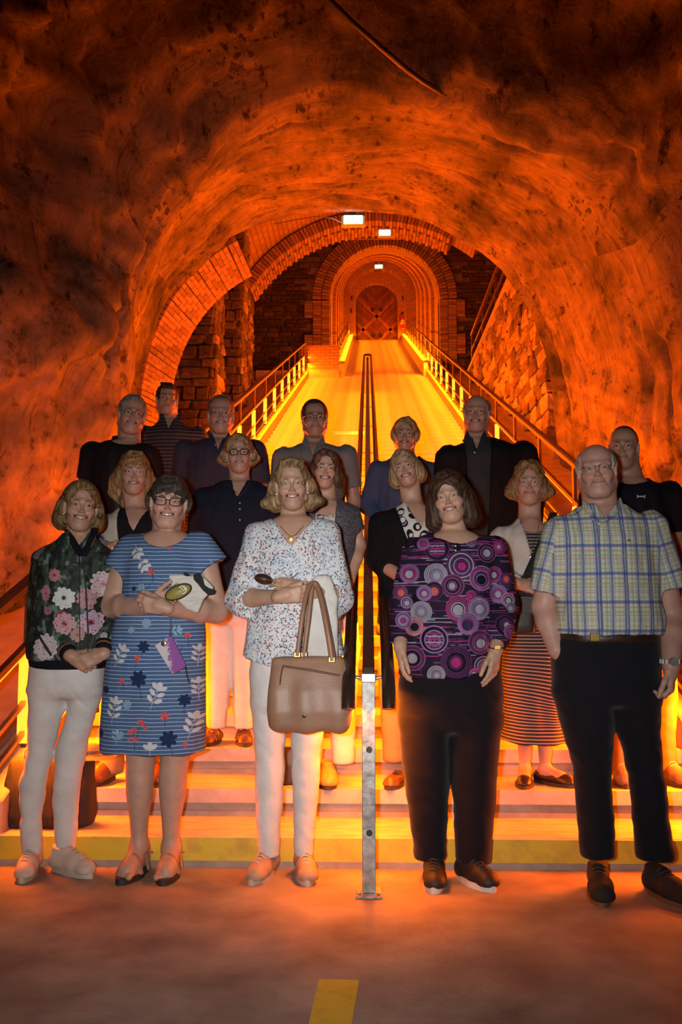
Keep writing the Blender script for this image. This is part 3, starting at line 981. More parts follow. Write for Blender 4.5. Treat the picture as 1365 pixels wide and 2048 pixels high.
door = empty('wooden_door', (DX, YT + 0.4, ZB), 'arched double wooden door of diagonal boards at the top of the stairs', 'door')
for sgn in (-1, 1):
    leaf = [(0, 0), (sgn * DR, 0), (sgn * DR, DZ - ZB)] + [(sgn * DR * math.cos(a), DZ - ZB + DR * math.sin(a)) for a in np.linspace(0.15, math.pi / 2, 9)]
    if sgn > 0:
        leaf = leaf
    else:
        leaf = leaf[::-1]
    lf = MB().prism([(DX + x * 0.995, YT + 0.42, ZB + z) for x, z in leaf], (0, 0.05, 0)).build('door_leaf', WOOD[1], door)
    q = 0
    for c in np.arange(-1.4, 2.7, 0.15):
        d_ = 1 / math.sqrt(2)
        poly = clip(clip(leaf, -sgn * d_, d_, (c + 0.14) * 1.0), sgn * d_, -d_, -c)
        if len(poly) >= 3:
            MB().prism([(DX + x, YT + 0.40, ZB + z) for x, z in poly], (0, 0.025, 0)).build('board', WOOD[q % 2], lf)
            q += 1
    for (a, b_, w) in (((0, 1.15), (sgn * 0.88, 0.27), 0.13), ((0, 1.15), (sgn * 0.80, 1.95), 0.13), ((sgn * 0.02, 0.0), (sgn * 0.88, 0.86), 0.12)):
        MB().bar((DX + a[0], YT + 0.385, ZB + a[1]), (DX + b_[0], YT + 0.385, ZB + b_[1]), w, 0.025, (0, 1, 0)).build('brace', WOOD[2], lf)
    for z in (0.30, 1.45):
        m = MB().prism([(DX + sgn * 0.17 + dx, YT + 0.355, ZB + z + dz) for dx, dz in ((0, -0.12), (0.10, 0), (0, 0.12), (-0.10, 0))], (0, 0.03, 0))
        m.build('diamond', M_BLACK, lf)
    MB().lathe([(0.02, 0), (0.03, -0.03), (0.012, -0.05)], (DX + sgn * 0.10, YT + 0.38, ZB + 1.72), 10, 'Y').build('knob', simple('brass', (0.7, 0.5, 0.2), None, 0.3, metal=1), lf)

# fire extinguisher, wall boxes
ex = empty('fire_extinguisher', (1.50, YT - 0.6, ZB + 0.35), 'fire extinguisher on the wall beside the wooden door', 'extinguisher')
MB().lathe([(0.085, 0), (0.09, 0.03), (0.09, 0.48), (0.06, 0.56), (0.03, 0.60)], (1.47, YT - 0.62, ZB + 0.30), 16).build('body', simple('red_paint', (0.5, 0.03, 0.02), None, 0.35), ex, smooth=True)
MB().lathe([(0.03, 0.60), (0.035, 0.66), (0.02, 0.68)], (1.47, YT - 0.62, ZB + 0.30), 10).box((1.40, YT - 0.65, ZB + 0.97), (1.55, YT - 0.60, ZB + 1.01)).build('valve', M_BLACK, ex)
MB().tube([(1.44, YT - 0.66, ZB + 0.96), (1.36, YT - 0.70, ZB + 0.85), (1.37, YT - 0.72, ZB + 0.55)], 0.02, 8).build('hose', M_BLACK, ex, smooth=True)
MB().lathe([(0.092, 0.16), (0.092, 0.36)], (1.47, YT - 0.62, ZB + 0.30), 16).build('label_band', simple('pale_label', (0.7, 0.66, 0.55), None, 0.6), ex, smooth=True)
for (px, py) in ((704, 596), (806, 596), (703, 622)):
    p = W(px, py, YT - 0.37)
    tag(MB().box((p[0] - 0.035, YT - 0.42, p[2] - 0.09), (p[0] + 0.035, YT - 0.35, p[2] + 0.09)).build('wall_box', M_BLACK), {704: 'small dark box on the door arch, upper one on the landing side', 806: 'small dark box on the door arch, on the extinguisher side', 703: 'small dark box on the door arch, lower one on the landing side'}[px], 'wall box')

# rubble wall with gallery guard rails
gw = empty('wall_gallery_parapet', (2.6, 17, znose(13)), 'rubble stone wall under the gallery', None, None, 'structure')
gw['kind'] = 'structure'
MB().box((2.50, 12.55, 3.0), (3.0, 21.8, 6.50)).build('core', M_MORTAR, gw)


def gfree(u, v, w, h):
    y = 12.45 + u
    return 3.2 + v > znose(y) + 0.2


stone_face(gw, (2.45, 12.45, 3.2), (0, 1, 0), (0, 0, 1), (-1, 0, 0), 9.3, 3.28, 0.42, 0.19, STONES + [STONES[4], STONES[9]], gfree, most=298, depth=0.16, seed=5, proud=0.05)
MB().box((2.36, 12.5, 6.48), (3.0, 21.8, 6.56)).build('coping', M_CEMENT, gw)
MB().box((2.5, 21.75, 4.0), (4.2, 26.0, 6.45)).build('return', M_HALL, gw)
gr = empty('gallery_guard_rail', (2.42, 17, 6.56), 'two bar guard rail on top of the rubble stone wall', 'railing')
MB().bar((2.42, 12.6, 7.28), (2.42, 21.3, 7.28), 0.05, 0.06).build('handrail', M_RAILBROWN, gr)
MB().bar((2.42, 12.6, 6.90), (2.42, 21.3, 6.90), 0.035, 0.035).build('mid_rail', M_RAILBROWN, gr)
for y in (13.2, 15.2, 17.2, 19.2, 21.2):
    MB().box((2.40, y - 0.02, 6.56), (2.44, y + 0.02, 7.28)).build('post', M_RAILBROWN, gr)

# emergency lights
M_EXIT = emitter('white_light', (0.93, 1.0, 0.93), 7.0)
M_GREEN = emitter('green_edge', (0.15, 0.8, 0.25), 2.0)
M_HOUSE = simple('lamp_housing', (0.5, 0.42, 0.34), (0.36, 0.3, 0.24), 0.5)


def exit_lamp(px, py, Y, w, h, label, dy=0.0):
    c = W(px, py, Y)
    t = empty('emergency_light', c, label, 'lamp', 'emergency lights')
    MB().box((c[0] - w / 2, Y - 0.03, c[2] - h / 2), (c[0] + w / 2, Y + 0.07, c[2] + h / 2)).build('housing', M_HOUSE, t, bevel=0.008)
    MB().box((c[0] - w * 0.40, Y - 0.045, c[2] - h * 0.40), (c[0] + w * 0.40, Y - 0.032, c[2] + h * 0.44)).build('green_border', M_GREEN, t)
    MB().box((c[0] - w * 0.36, Y - 0.055, c[2] - h * 0.32), (c[0] + w * 0.36, Y - 0.046, c[2] + h * 0.40)).build('diffuser', M_EXIT, t)
    MB().box((c[0] - w * 0.46, Y - 0.02, c[2] + h / 2), (c[0] + w * 0.46, Y + 0.05, c[2] + h / 2 + 0.025)).build('top_plate', M_STEEL, t)
    MB().box((c[0] - 0.03, Y + 0.0, c[2] + h / 2 + 0.02), (c[0] + 0.03, Y + 0.05, c[2] + h / 2 + 0.35 + dy)).build('bracket', M_STEEL, t)
    l = area('emergency_lamp', (c[0], Y - 0.07, c[2]), (math.pi / 2, 0, 0), w * 0.7, h * 0.6, 0.5, (0.9, 1, 0.88))
    return t


exit_lamp(707, 442, 12.7, 0.34, 0.145, 'bright emergency light hanging from the crown of the chalk vault')
exit_lamp(770, 467, 20.6, 0.33, 0.165, 'bright emergency light in front of the crown of the tunnel mouth')
exit_lamp(758, 534, YT - 0.5, 0.40, 0.19, 'small bright emergency light above the wooden door')

# pipe and cable on the rock
pts = [W(640, -20, 6.35), W(700, 40, 6.45), W(762, 95, 6.6), W(815, 140, 6.75), W(845, 162, 6.9), W(890, 190, 7.2)]
tag(MB().tube(pts, 0.022, 10).build('rock_pipe', simple('dark_pipe', (0.05, 0.045, 0.04), None, 0.35, metal=0.5), smooth=True), 'dark thin pipe running down the rock ceiling towards the arch', 'pipe')
pts = [W(548, 448, 11.6), W(590, 440, 11.7), W(640, 432, 11.75), W(668, 438, 12.2), W(684, 446, 12.65)]
tag(MB().tube(pts, 0.006, 6).build('lamp_cable', M_BLACK, smooth=True), 'black cable hanging along the rock to the nearest emergency light', 'cable')

# ------------------------------------------------------------------ smooth solids (for bodies, clothes, bags)
def rot_xyz(yaw=0.0, pitch=0.0, roll=0.0):
    """Degrees. yaw turns the face towards +x, pitch lifts the chin, roll leans the crown towards +x."""
    return np.array(Matrix.Rotation(math.radians(yaw), 3, 'Z') @ Matrix.Rotation(math.radians(-pitch), 3, 'X') @ Matrix.Rotation(math.radians(roll), 3, 'Y'))


class Solid:
    def __init__(self):
        self.ops = []
        self.kmax = 0.0

    def _add(self, fn, lo, hi, op, k):
        self.ops.append((fn, np.asarray(lo, float), np.asarray(hi, float), op, k))
        self.kmax = max(self.kmax, k)
        return self

    def cap(self, a, b, r1, r2=None, k=0.01, op='+', flat=0):
        """Tapered rod from a to b. flat 1 / 2 / 3: cut square at a / b / both ends."""
        a, b = np.asarray(a, float), np.asarray(b, float)
        r2 = r1 if r2 is None else r2
        ba = b - a
        L2 = max(ba @ ba, 1e-12)
        L = math.sqrt(L2)

        def fn(P):
            pa = P - a
            t = pa @ ba / L2
            h = np.clip(t, 0, 1)
            q = pa - h[:, None] * ba
            d = np.sqrt((q * q).sum(1)) - (r1 + (r2 - r1) * h)
            if flat & 1: d = np.maximum(d, -t * L)
            if flat & 2: d = np.maximum(d, (t - 1) * L)
            return d
        m = max(r1, r2)
        return self._add(fn, np.minimum(a, b) - m, np.maximum(a, b) + m, op, k)

    def chain(self, pts, rs, k=0.01, op='+'):
        rs = rs if isinstance(rs, (list, tuple)) else [rs] * len(pts)
        for i in range(len(pts) - 1):
            self.cap(pts[i], pts[i + 1], rs[i], rs[i + 1], k if i == 0 or op == '-' else 0.004, op)
        return self

    def ell(self, c, r, k=0.01, op='+', rot=None):
        c, r = np.asarray(c, float), np.asarray(r, float)

        def fn(P):
            q = P - c
            if rot is not None: q = q @ rot
            a = q / r
            k0 = np.sqrt((a * a).sum(1)) + 1e-9
            b = a / r
            k1 = np.sqrt((b * b).sum(1)) + 1e-9
            return k0 * (k0 - 1) / k1
        m = r if rot is None else np.full(3, r.max())
        return self._add(fn, c - m, c + m, op, k)

    def box(self, c, h, rnd=0.005, k=0.005, op='+', rot=None):
        c, h = np.asarray(c, float), np.asarray(h, float)

        def fn(P):
            q = P - c
            if rot is not None: q = q @ rot
            q = np.abs(q) - (h - rnd)
            return np.sqrt((np.maximum(q, 0) ** 2).sum(1)) + np.minimum(q.max(1), 0) - rnd
        m = h if rot is None else np.full(3, np.linalg.norm(h))
        return self._add(fn, c - m, c + m, op, k)

    def loft(self, rows, k=0.02, op='+', p=2.0, rnd=0.01, grow=0.0, zlo=None, zhi=None):
        """Stack of level ellipses: rows of (z, cx, cy, rx, ry)."""
        rows = np.array(sorted(rows, key=lambda r: r[0]), float)
        zt = np.linspace(rows[0, 0], rows[-1, 0], 90)
        tab = []
        for j in range(1, 5):
            v = np.interp(zt, rows[:, 0], rows[:, j])
            for _ in range(3):
                v = np.concatenate([[v[0]], (v[:-2] + 2 * v[1:-1] + v[2:]) / 4, [v[-1]]])
            tab.append(v + (grow if j >= 3 else 0))
        z0 = rows[0, 0] if zlo is None else zlo
        z1 = rows[-1, 0] if zhi is None else zhi

        def fn(P):
            z = P[:, 2]
            cx, cy, rx, ry = (np.interp(z, zt, t) for t in tab)
            ax, ay = np.abs(P[:, 0] - cx) / rx, np.abs(P[:, 1] - cy) / ry
            if p == 2.0:
                k0 = np.sqrt(ax * ax + ay * ay) + 1e-9
            else:
                k0 = (ax ** p + ay ** p) ** (1 / p) + 1e-9
            k1 = np.sqrt((ax / rx) ** 2 + (ay / ry) ** 2) / np.maximum(np.sqrt(ax * ax + ay * ay), 1e-9) + 1e-9
            d2 = (k0 - 1) / k1
            dz = np.maximum(z0 - z, z - z1)
            u, v = np.maximum(d2 + rnd, 0), np.maximum(dz + rnd, 0)
            return np.sqrt(u * u + v * v) - rnd + np.minimum(np.maximum(d2, dz) + rnd, 0)
        lo = (tab[0] - tab[2]).min(), (tab[1] - tab[3]).min(), z0
        hi = (tab[0] + tab[2]).max(), (tab[1] + tab[3]).max(), z1
        return self._add(fn, lo, hi, op, k)

    def fn(self, f, lo=(-99, -99, -99), hi=(99, 99, 99), op='-', k=0.004):
        return self._add(f, lo, hi, op, k)

    def group(self, sub, R, c, s=1.0, k=0.01, op='+'):
        """A solid built in its own frame, turned by R, scaled by s and moved to c."""
        R, c = np.asarray(R, float), np.asarray(c, float)
        lo, hi = sub.bounds()
        cs = np.array([[x, y, z] for x in (lo[0], hi[0]) for y in (lo[1], hi[1]) for z in (lo[2], hi[2])]) * s @ R.T + c

        def fn(P):
            return sub.eval((P - c) @ R / s, False, k / s) * s
        return self._add(fn, cs.min(0), cs.max(0), op, k)

    def bounds(self):
        lo = np.min([o[1] for o in self.ops if o[3] == '+'], axis=0)
        hi = np.max([o[2] for o in self.ops if o[3] == '+'], axis=0)
        return lo, hi

    def eval(self, P, full=False, pad=0.0):
        d = np.full(len(P), 9.0)
        lo, hi = P.min(0), P.max(0)
        for (fn, a, b, op, k) in self.ops:
            if not full:
                g = np.maximum(np.maximum(a - hi, lo - b), 0)
                if g @ g > (self.kmax + pad + 0.002) ** 2:
                    if op == '&': d[:] = np.maximum(d, 0.05)
                    continue
            e = fn(P)
            if op == '+':
                if k > 0:
                    h = np.maximum(k - np.abs(d - e), 0) / k
                    d = np.minimum(d, e) - h * h * k * 0.25
                else:
                    d = np.minimum(d, e)
            elif op == '-':
                e = -e
                if k > 0:
                    h = np.maximum(k - np.abs(d - e), 0) / k
                    d = np.maximum(d, e) + h * h * k * 0.25
                else:
                    d = np.maximum(d, e)
            else:
                d = np.maximum(d, e)
        return d


_C8 = np.array([[0, 0, 0], [1, 0, 0], [0, 1, 0], [1, 1, 0], [0, 0, 1], [1, 0, 1], [0, 1, 1], [1, 1, 1]])
_E12 = [(0, 1), (2, 3), (4, 5), (6, 7), (0, 2), (1, 3), (4, 6), (5, 7), (0, 4), (1, 5), (2, 6), (3, 7)]


def skin_of(sol, h, warp=None, lo=None, hi=None, nb=10):
    """The surface of a solid as quads (surface nets on the cells that the surface crosses)."""
    if lo is None:
        lo, hi = sol.bounds()
        lo, hi = lo - 0.012, hi + 0.012
    if warp is not None:
        lo, hi = warp[1](lo, hi)
    n = np.ceil((hi - lo) / h / nb).astype(int)
    ii = np.stack(np.meshgrid(*[np.arange(k) for k in n], indexing='ij'), -1).reshape(-1, 3)
    cen = lo + (ii + 0.5) * nb * h
    cp = warp[0](cen) if warp is not None else cen
    d = np.concatenate([sol.eval(cp[i:i + 4000], True) for i in range(0, len(cp), 4000)])
    keep = ii[np.abs(d) < nb * h * 0.87 * 1.45 + 0.004]
    ax = np.arange(nb + 1)
    base = np.stack(np.meshgrid(ax, ax, ax, indexing='ij'), -1).reshape(-1, 3)
    vals, pts, kb = [], [], []
    for b in keep:
        q = lo + (b * nb + base) * h
        p = warp[0](q) if warp is not None else q
        v = sol.eval(p)
        if (v < 0).any() and (v > 0).any():
            vals.append(v); pts.append(p); kb.append(b)
    if not vals:
        return np.zeros((0, 3)), np.zeros((0, 4), int)
    m = nb + 1
    V = np.array(vals).reshape(-1, m, m, m)
    V = np.where(V == 0, 1e-9, V)
    Pt = np.array(pts).reshape(-1, m, m, m, 3)
    kb = np.array(kb)
    S = V < 0
    cs = [S[:, c[0]:c[0] + nb, c[1]:c[1] + nb, c[2]:c[2] + nb] for c in _C8]
    cnt = sum(x.astype(np.int8) for x in cs)
    act = (cnt > 0) & (cnt < 8)
    bi, x, y, z = np.nonzero(act)
    dims = n * nb + 2
    gid = lambda g: (g[:, 0] * dims[1] + g[:, 1]) * dims[2] + g[:, 2]
    gc = kb[bi] * nb + np.stack([x, y, z], 1)
    ids = gid(gc)
    cv = np.stack([V[bi, x + c[0], y + c[1], z + c[2]] for c in _C8], 1)
    cpnt = np.stack([Pt[bi, x + c[0], y + c[1], z + c[2]] for c in _C8], 1)
    acc = np.zeros((len(ids), 3)); num = np.zeros(len(ids))
    for (a, b) in _E12:
        cr = (cv[:, a] < 0) != (cv[:, b] < 0)
        t = np.where(cr, cv[:, a] / np.where(cr, cv[:, a] - cv[:, b], 1), 0)
        acc += np.where(cr[:, None], cpnt[:, a] + (cpnt[:, b] - cpnt[:, a]) * t[:, None], 0)
        num += cr
    vert = acc / num[:, None]
    o = np.argsort(ids)
    ids, vert = ids[o], vert[o]
    quads = []
    for ax_ in range(3):
        u, v = (ax_ + 1) % 3, (ax_ + 2) % 3
        sl0 = [slice(0, nb)] * 3
        sl1 = list(sl0); sl1[ax_] = slice(1, nb + 1)
        s0, s1 = S[(slice(None), *sl0)], S[(slice(None), *sl1)]
        bi, x, y, z = np.nonzero(s0 != s1)
        g = kb[bi] * nb + np.stack([x, y, z], 1)
        inside0 = s0[bi, x, y, z]
        q = []
        ok = np.ones(len(g), bool)
        for (du, dv) in ((-1, -1), (0, -1), (0, 0), (-1, 0)):
            gg = g.copy(); gg[:, u] += du; gg[:, v] += dv
            ok &= (gg >= 0).all(1)
            gi = gid(gg)
            j = np.clip(np.searchsorted(ids, gi), 0, len(ids) - 1)
            ok &= ids[j] == gi
            q.append(j)
        q = np.stack(q, 1)
        q[~inside0] = q[~inside0][:, ::-1]
        quads.append(q[ok])
    return vert, np.concatenate(quads)


def vert_normals(V, Q):
    a = V[Q[:, 2]] - V[Q[:, 0]]
    b = V[Q[:, 3]] - V[Q[:, 1]]
    f = np.cross(a, b)
    n = np.zeros_like(V)
    for i in range(4):
        np.add.at(n, Q[:, i], f)
    return n / (np.linalg.norm(n, axis=1, keepdims=True) + 1e-12)


def relax(V, Q, it=1, lam=0.5):
    for _ in range(it):
        s = np.zeros_like(V); c = np.zeros(len(V))
        for i in range(4):
            np.add.at(s, Q[:, i], V[Q[:, (i + 1) % 4]]); np.add.at(c, Q[:, i], 1)
            np.add.at(s, Q[:, (i + 1) % 4], V[Q[:, i]]); np.add.at(c, Q[:, (i + 1) % 4], 1)
        V = V + lam * (s / np.maximum(c, 1)[:, None] - V)
    return V


def add_attr(o, name, data):
    data = np.asarray(data, dtype=np.float32)
    if data.shape[1] == 3:
        a = o.data.attributes.new(name, 'FLOAT_VECTOR', 'POINT')
        a.data.foreach_set('vector', data.ravel())
    else:
        a = o.data.attributes.new(name, 'FLOAT_COLOR', 'POINT')
        a.data.foreach_set('color', data.ravel())


def sobj(name, sol, h, mat, parent, disp=None, smooth_it=1, uv=None, col=None, warp=None):
    V, Q = skin_of(sol, h, warp)
    if not len(V):
        raise RuntimeError('empty solid ' + name)
    if smooth_it:
        V = relax(V, Q, smooth_it)
    if disp is not None:
        V = V + vert_normals(V, Q) * disp(V)[:, None]
    o = mobj(name, V, Q, mat, parent, True)
    if uv is not None:
        add_attr(o, 'cloth_uv', uv(V))
    if col is not None:
        c = col(V)
        add_attr(o, 'tint', np.concatenate([c, np.ones((len(c), 1))], 1))
    return o


def tint_mat(name, rough=0.5, sss=0.0, spec=0.4, bump=0.0, bscale=300, sheen=0.0, aniso=None, fleck=0.0):
    m, nt, b = new_mat(name)
    at = nt.nodes.new('ShaderNodeAttribute'); at.attribute_name = 'tint'
    src = at.outputs['Color']
    if aniso:
        v = tex_coord(nt, 'Object', aniso)
        n = noise_node(nt, v, 1.0, 3, 0.6)
        r = ramp(nt, [(0.30, (0.30, 0.29, 0.28)), (0.52, (0.95, 0.95, 0.95)), (0.72, (1.7, 1.6, 1.45))])
        nt.links.new(n.outputs['Fac'], r.inputs['Fac'])
        mx = nt.nodes.new('ShaderNodeMix'); mx.data_type = 'RGBA'; mx.blend_type = 'MULTIPLY'; mx.inputs['Factor'].default_value = 1
        nt.links.new(src, mx.inputs[6]); nt.links.new(r.outputs['Color'], mx.inputs[7])
        src = mx.outputs[2]
        bp = nt.nodes.new('ShaderNodeBump'); bp.inputs['Strength'].default_value = 0.5; bp.inputs['Distance'].default_value = 0.004
        nt.links.new(n.outputs['Fac'], bp.inputs['Height']); nt.links.new(bp.outputs['Normal'], b.inputs['Normal'])
    nt.links.new(src, b.inputs['Base Color'])
    b.inputs['Roughness'].default_value = rough
    b.inputs['Specular IOR Level'].default_value = spec
    if sss:
        b.inputs['Subsurface Weight'].default_value = sss
        b.inputs['Subsurface Radius'].default_value = (0.012, 0.005, 0.003)
        b.inputs['Subsurface Scale'].default_value = 1.0
    if sheen:
        b.inputs['Sheen Weight'].default_value = sheen
    if bump:
        v = tex_coord(nt, 'Object')
        n = noise_node(nt, v, bscale, 3)
        bp = nt.nodes.new('ShaderNodeBump'); bp.inputs['Strength'].default_value = bump; bp.inputs['Distance'].default_value = 0.001
        nt.links.new(n.outputs['Fac'], bp.inputs['Height']); nt.links.new(bp.outputs['Normal'], b.inputs['Normal'])
    return m


M_SKIN = tint_mat('skin', 0.48, 0.08, 0.45, bump=0.25, bscale=420)
M_HAIR = tint_mat('hair', 0.5, 0, 0.22, aniso=(150, 90, 14))
M_HAIRS = tint_mat('short_hair', 0.6, 0, 0.2, aniso=(260, 260, 120))


# ------------------------------------------------------------------ heads
def head_solid(f):
    """A head in its own frame: face to -y, crown +0.118, chin about -0.116, eyes at +0.004."""
    h = Solid()
    w = f.get('w', 1.0)          # face width
    j = f.get('jaw', 0.93)        # jaw width
    ch = f.get('chin', 0.0)      # extra chin length
    fat = f.get('fat', 0.0)
    sm = f.get('smile', 1.0)
    ridge = f.get('ridge', 0.0)
    h.ell((0, 0.016, 0.030), (0.0755 * w, 0.094, 0.088), 0.02)
    h.ell((0, -0.030, 0.052), (0.060 * w, 0.056, 0.052), 0.03)                     # forehead
    h.ell((0, -0.022, -0.040), (0.060 * w, 0.066, 0.074), 0.03)                     # face
    h.ell((0, -0.050, -0.082 - ch * 0.5), (0.036 * j, 0.038, 0.034), 0.03)
    h.ell((0, -0.072, -0.101 - ch), (0.017 * j, 0.015, 0.014), 0.02)               # chin
    for s in (-1, 1):
        h.cap((s * 0.056 * j * w, 0.006, -0.052), (s * 0.022 * j, -0.058, -0.094 - ch), 0.016 + fat, 0.015 + fat, 0.025)   # jaw line
        h.ell((s * 0.043 * w, -0.058, -0.022), (0.022, 0.022, 0.019), 0.022)       # cheek bone
        h.ell((s * (0.036 + 0.002 * sm) * w, -0.071, -0.038 + 0.004 * sm), (0.017, 0.016, 0.016 + fat * 0.5), 0.02)   # cheek
        h.cap((s * 0.012, -0.087 - ridge, 0.022), (s * 0.046 * w, -0.071 - ridge, 0.023), 0.009, 0.0085, 0.018)   # brow ridge
    for s in (-1, 1):
        h.ell((s * 0.0315 * w, -0.100, 0.002), (0.0185, 0.0165, 0.0125), 0.012, '-')        # socket
    ns = f.get('nose', 0.92)
    h.cap((0, -0.086, 0.012), (0, -0.103 - 0.004 * (ns - 1), -0.024), 0.0058, 0.0075 * ns, 0.012)
    h.ell((0, -0.1085 - 0.006 * (ns - 1), -0.0275), (0.0088 * ns, 0.0092, 0.0082 * ns), 0.008)
    for s in (-1, 1):
        h.ell((s * 0.0115 * ns, -0.0985, -0.0295), (0.0058 * ns, 0.0082, 0.0060), 0.006)
        h.cap((s * 0.0056, -0.1045, -0.0382), (s * 0.0062, -0.0985, -0.0362), 0.0020, 0.0018, 0.003, '-')
    # lids over the eyes, with a slit
    op = f.get('eye', 1.0)
    for s in (-1, 1):
        c = (s * 0.0315 * w, -0.0775, 0.003)
        h.ell(c, (0.0150, 0.0142, 0.0138), 0.006)
        h.ell((c[0] + s * 0.0005, -0.0945, 0.0026), (0.0126, 0.0125, 0.0040 * op), 0.0025, '-', rot=rot_xyz(0, 0, -s * 3))
    # mouth: a muzzle, lips, opening
    h.ell((0, -0.080, -0.060), (0.026, 0.018, 0.021), 0.02)
    mw = f.get('mouth', 0.0262) * (1 + 0.12 * sm)
    up = 0.0075 * sm
    mo = f.get('open', 0.0)
    zc = -0.0590
    arc = lambda t, dz, dy=0.0: (t * mw, -0.0955 + dy + 0.0155 * t * t, zc + dz * (1 - 0.75 * t * t) + up * t * t)
    ts = (-1, -0.6, -0.25, 0.25, 0.6, 1)
    if mo > 0:
        h.chain([arc(t, 0.0, -0.002) for t in ts], [0.0022, 0.0030 + mo * 0.5, 0.0034 + mo * 0.6, 0.0034 + mo * 0.6, 0.0030 + mo * 0.5, 0.0022], 0.002, '-')
    h.chain([arc(t, 0.0052 + mo * 0.7) for t in ts], [0.0016, 0.0030, 0.0036, 0.0036, 0.0030, 0.0016], 0.005)
    h.chain([arc(t, -0.0058 - mo * 0.75, 0.001) for t in ts], [0.0016, 0.0036, 0.0046, 0.0046, 0.0036, 0.0016], 0.005)
    if mo > 0:
        h.chain([arc(t, 0.0, -0.001) for t in ts], [0.0018, 0.0022 + mo * 0.5, 0.0024 + mo * 0.6, 0.0024 + mo * 0.6, 0.0022 + mo * 0.5, 0.0018], 0.0015, '-')
    else:
        h.chain([arc(t, 0.0003, -0.0045) for t in ts], 0.0017, 0.003, '-')
    for s in (-1, 1):
        fold = f.get('fold', 0.6)
        if fold > 0:
            h.chain([(s * 0.0185, -0.0985, -0.0335), (s * (0.030 + 0.002 * sm), -0.0905, -0.0475), (s * (0.0345 + 0.002 * sm), -0.080, -0.064)], [0.0010 * fold, 0.0019 * fold, 0.0010 * fold], 0.011, '-')
        # ear
        h.ell((s * 0.0765 * w, 0.006, -0.004), (0.0095, 0.0175, 0.031), 0.008, rot=rot_xyz(s * 22, -12, 0))
        h.ell((s * 0.0855 * w, -0.001, 0.000), (0.0055, 0.0095, 0.018), 0.004, '-', rot=rot_xyz(s * 22, -12, 0))
        h.ell((s * 0.073 * w, -0.003, -0.033), (0.0065, 0.0075, 0.0085), 0.006)
    h.arc, h.mo, h.mw = arc, mo, mw
    return h


def seg_dist(P, a, b):
    a, b = np.asarray(a, float), np.asarray(b, float)
    ba = b - a
    t = np.clip((P - a) @ ba / (ba @ ba), 0, 1)
    return np.linalg.norm(P - a - t[:, None] * ba, axis=1)


def lerp(c, c2, t):
    return c + (np.asarray(c2) - c) * np.clip(t, 0, 1)[:, None]


def face_tint(L, f, hd, base):
    """Skin colour over a head, L in head space."""
    n = len(L)
    skin = np.array(f.get('skin', (0.50, 0.30, 0.21)))
    c = np.tile(skin, (n, 1)) * (1 + 0.10 * fbm(L * 55, 3, 3))[:, None]
    front = L[:, 1] < -0.02
    w = f.get('w', 1.0)
    red = np.array(skin) * np.array((1.02, 0.72, 0.68))
    ro = f.get('rosy', 0.5)
    for s in (-1, 1):
        c = lerp(c, red, ro * np.exp(-((np.linalg.norm((L - (s * 0.040 * w, -0.075, -0.032)) / (0.018, 0.03, 0.016), axis=1)) ** 2)))
    c = lerp(c, red, 0.8 * ro * np.exp(-(np.linalg.norm((L - (0, -0.112, -0.028)) / 0.014, axis=1) ** 2)))
    # beard shadow
    if f.get('beard', 0) > 0:
        z = L[:, 2]
        t = np.clip((-0.040 - z) / 0.02, 0, 1) * np.clip((-L[:, 1] - 0.0) / 0.03, 0, 1) * np.clip((z + 0.15) / 0.03, 0, 1)
        c = lerp(c, skin * np.array((0.62, 0.66, 0.72)), f['beard'] * t)
    # lips
    lip = np.array(f.get('lip', (0.42, 0.15, 0.13)))
    arc, mo = hd.arc, hd.mo
    ts = np.linspace(-1, 1, 9)
    dmin = np.full(n, 9.0)
    for dz in (0.0055 + mo * 0.7, -0.0060 - mo * 0.75):
        for a, b in zip(ts[:-1], ts[1:]):
            dmin = np.minimum(dmin, seg_dist(L, arc(a, dz), arc(b, dz)))
    lt = np.clip((0.0075 - dmin) / 0.003, 0, 1) * front
    inside = np.full(n, 9.0)
    for a, b in zip(ts[:-1], ts[1:]):
        inside = np.minimum(inside, seg_dist(L, arc(a, 0.0, 0.006), arc(b, 0.0, 0.006)))
    c = lerp(c, lip, lt * f.get('lipstick', 0.8))
    if mo > 0:
        c = lerp(c, (0.10, 0.025, 0.02), np.clip((0.0066 + mo * 0.5 - inside) / 0.002, 0, 1) * front)
    else:
        tx = np.clip(L[:, 0] / hd.mw, -1, 1)  # seam between closed lips: crease shade painted into the colour
        c = lerp(c, np.array(lip) * 0.35, 0.85 * np.clip((0.0019 - np.abs(L[:, 2] - (-0.0587 + 0.0075 * f.get('smile', 1.0) * tx * tx))) / 0.0012, 0, 1) * (np.abs(L[:, 0]) < hd.mw * 1.02) * (L[:, 1] < -0.075))
    # brows
    br = np.array(f.get('brow', (0.10, 0.06, 0.035)))
    bh = f.get('brow_h', 0.0)
    for s in (-1, 1):
        pts = [(s * 0.014, -0.094, 0.0225 + bh), (s * 0.030 * w, -0.090, 0.0265 + bh), (s * 0.048 * w, -0.072, 0.0205 + bh)]
        dd = np.minimum(seg_dist(L, pts[0], pts[1]), seg_dist(L, pts[1], pts[2]))
        dd = np.minimum(dd, 9)
        bw = f.get('brow_w', 0.0026)
        c = lerp(c, br, f.get('brow_a', 0.8) * np.clip((bw + 0.003 * fbm(L * 300, 1, 4) + 0.0035 - dd) / 0.0035, 0, 1) * (L[:, 1] < -0.05))
        # lash line
        dl = np.abs(np.linalg.norm((L - (s * 0.0315 * w, -0.0915, 0.0026)) / (0.0138, 0.02, 0.0050 * f.get('eye', 1.0)), axis=1) - 1.0)
        c = lerp(c, (0.05, 0.03, 0.025), f.get('lash', 0.6) * np.clip(1 - dl * 4.5, 0, 1) * (L[:, 1] < -0.078) * np.where(L[:, 2] > 0.003, 1.0, 0.45))
    return c


_EYE_CACHE = {}


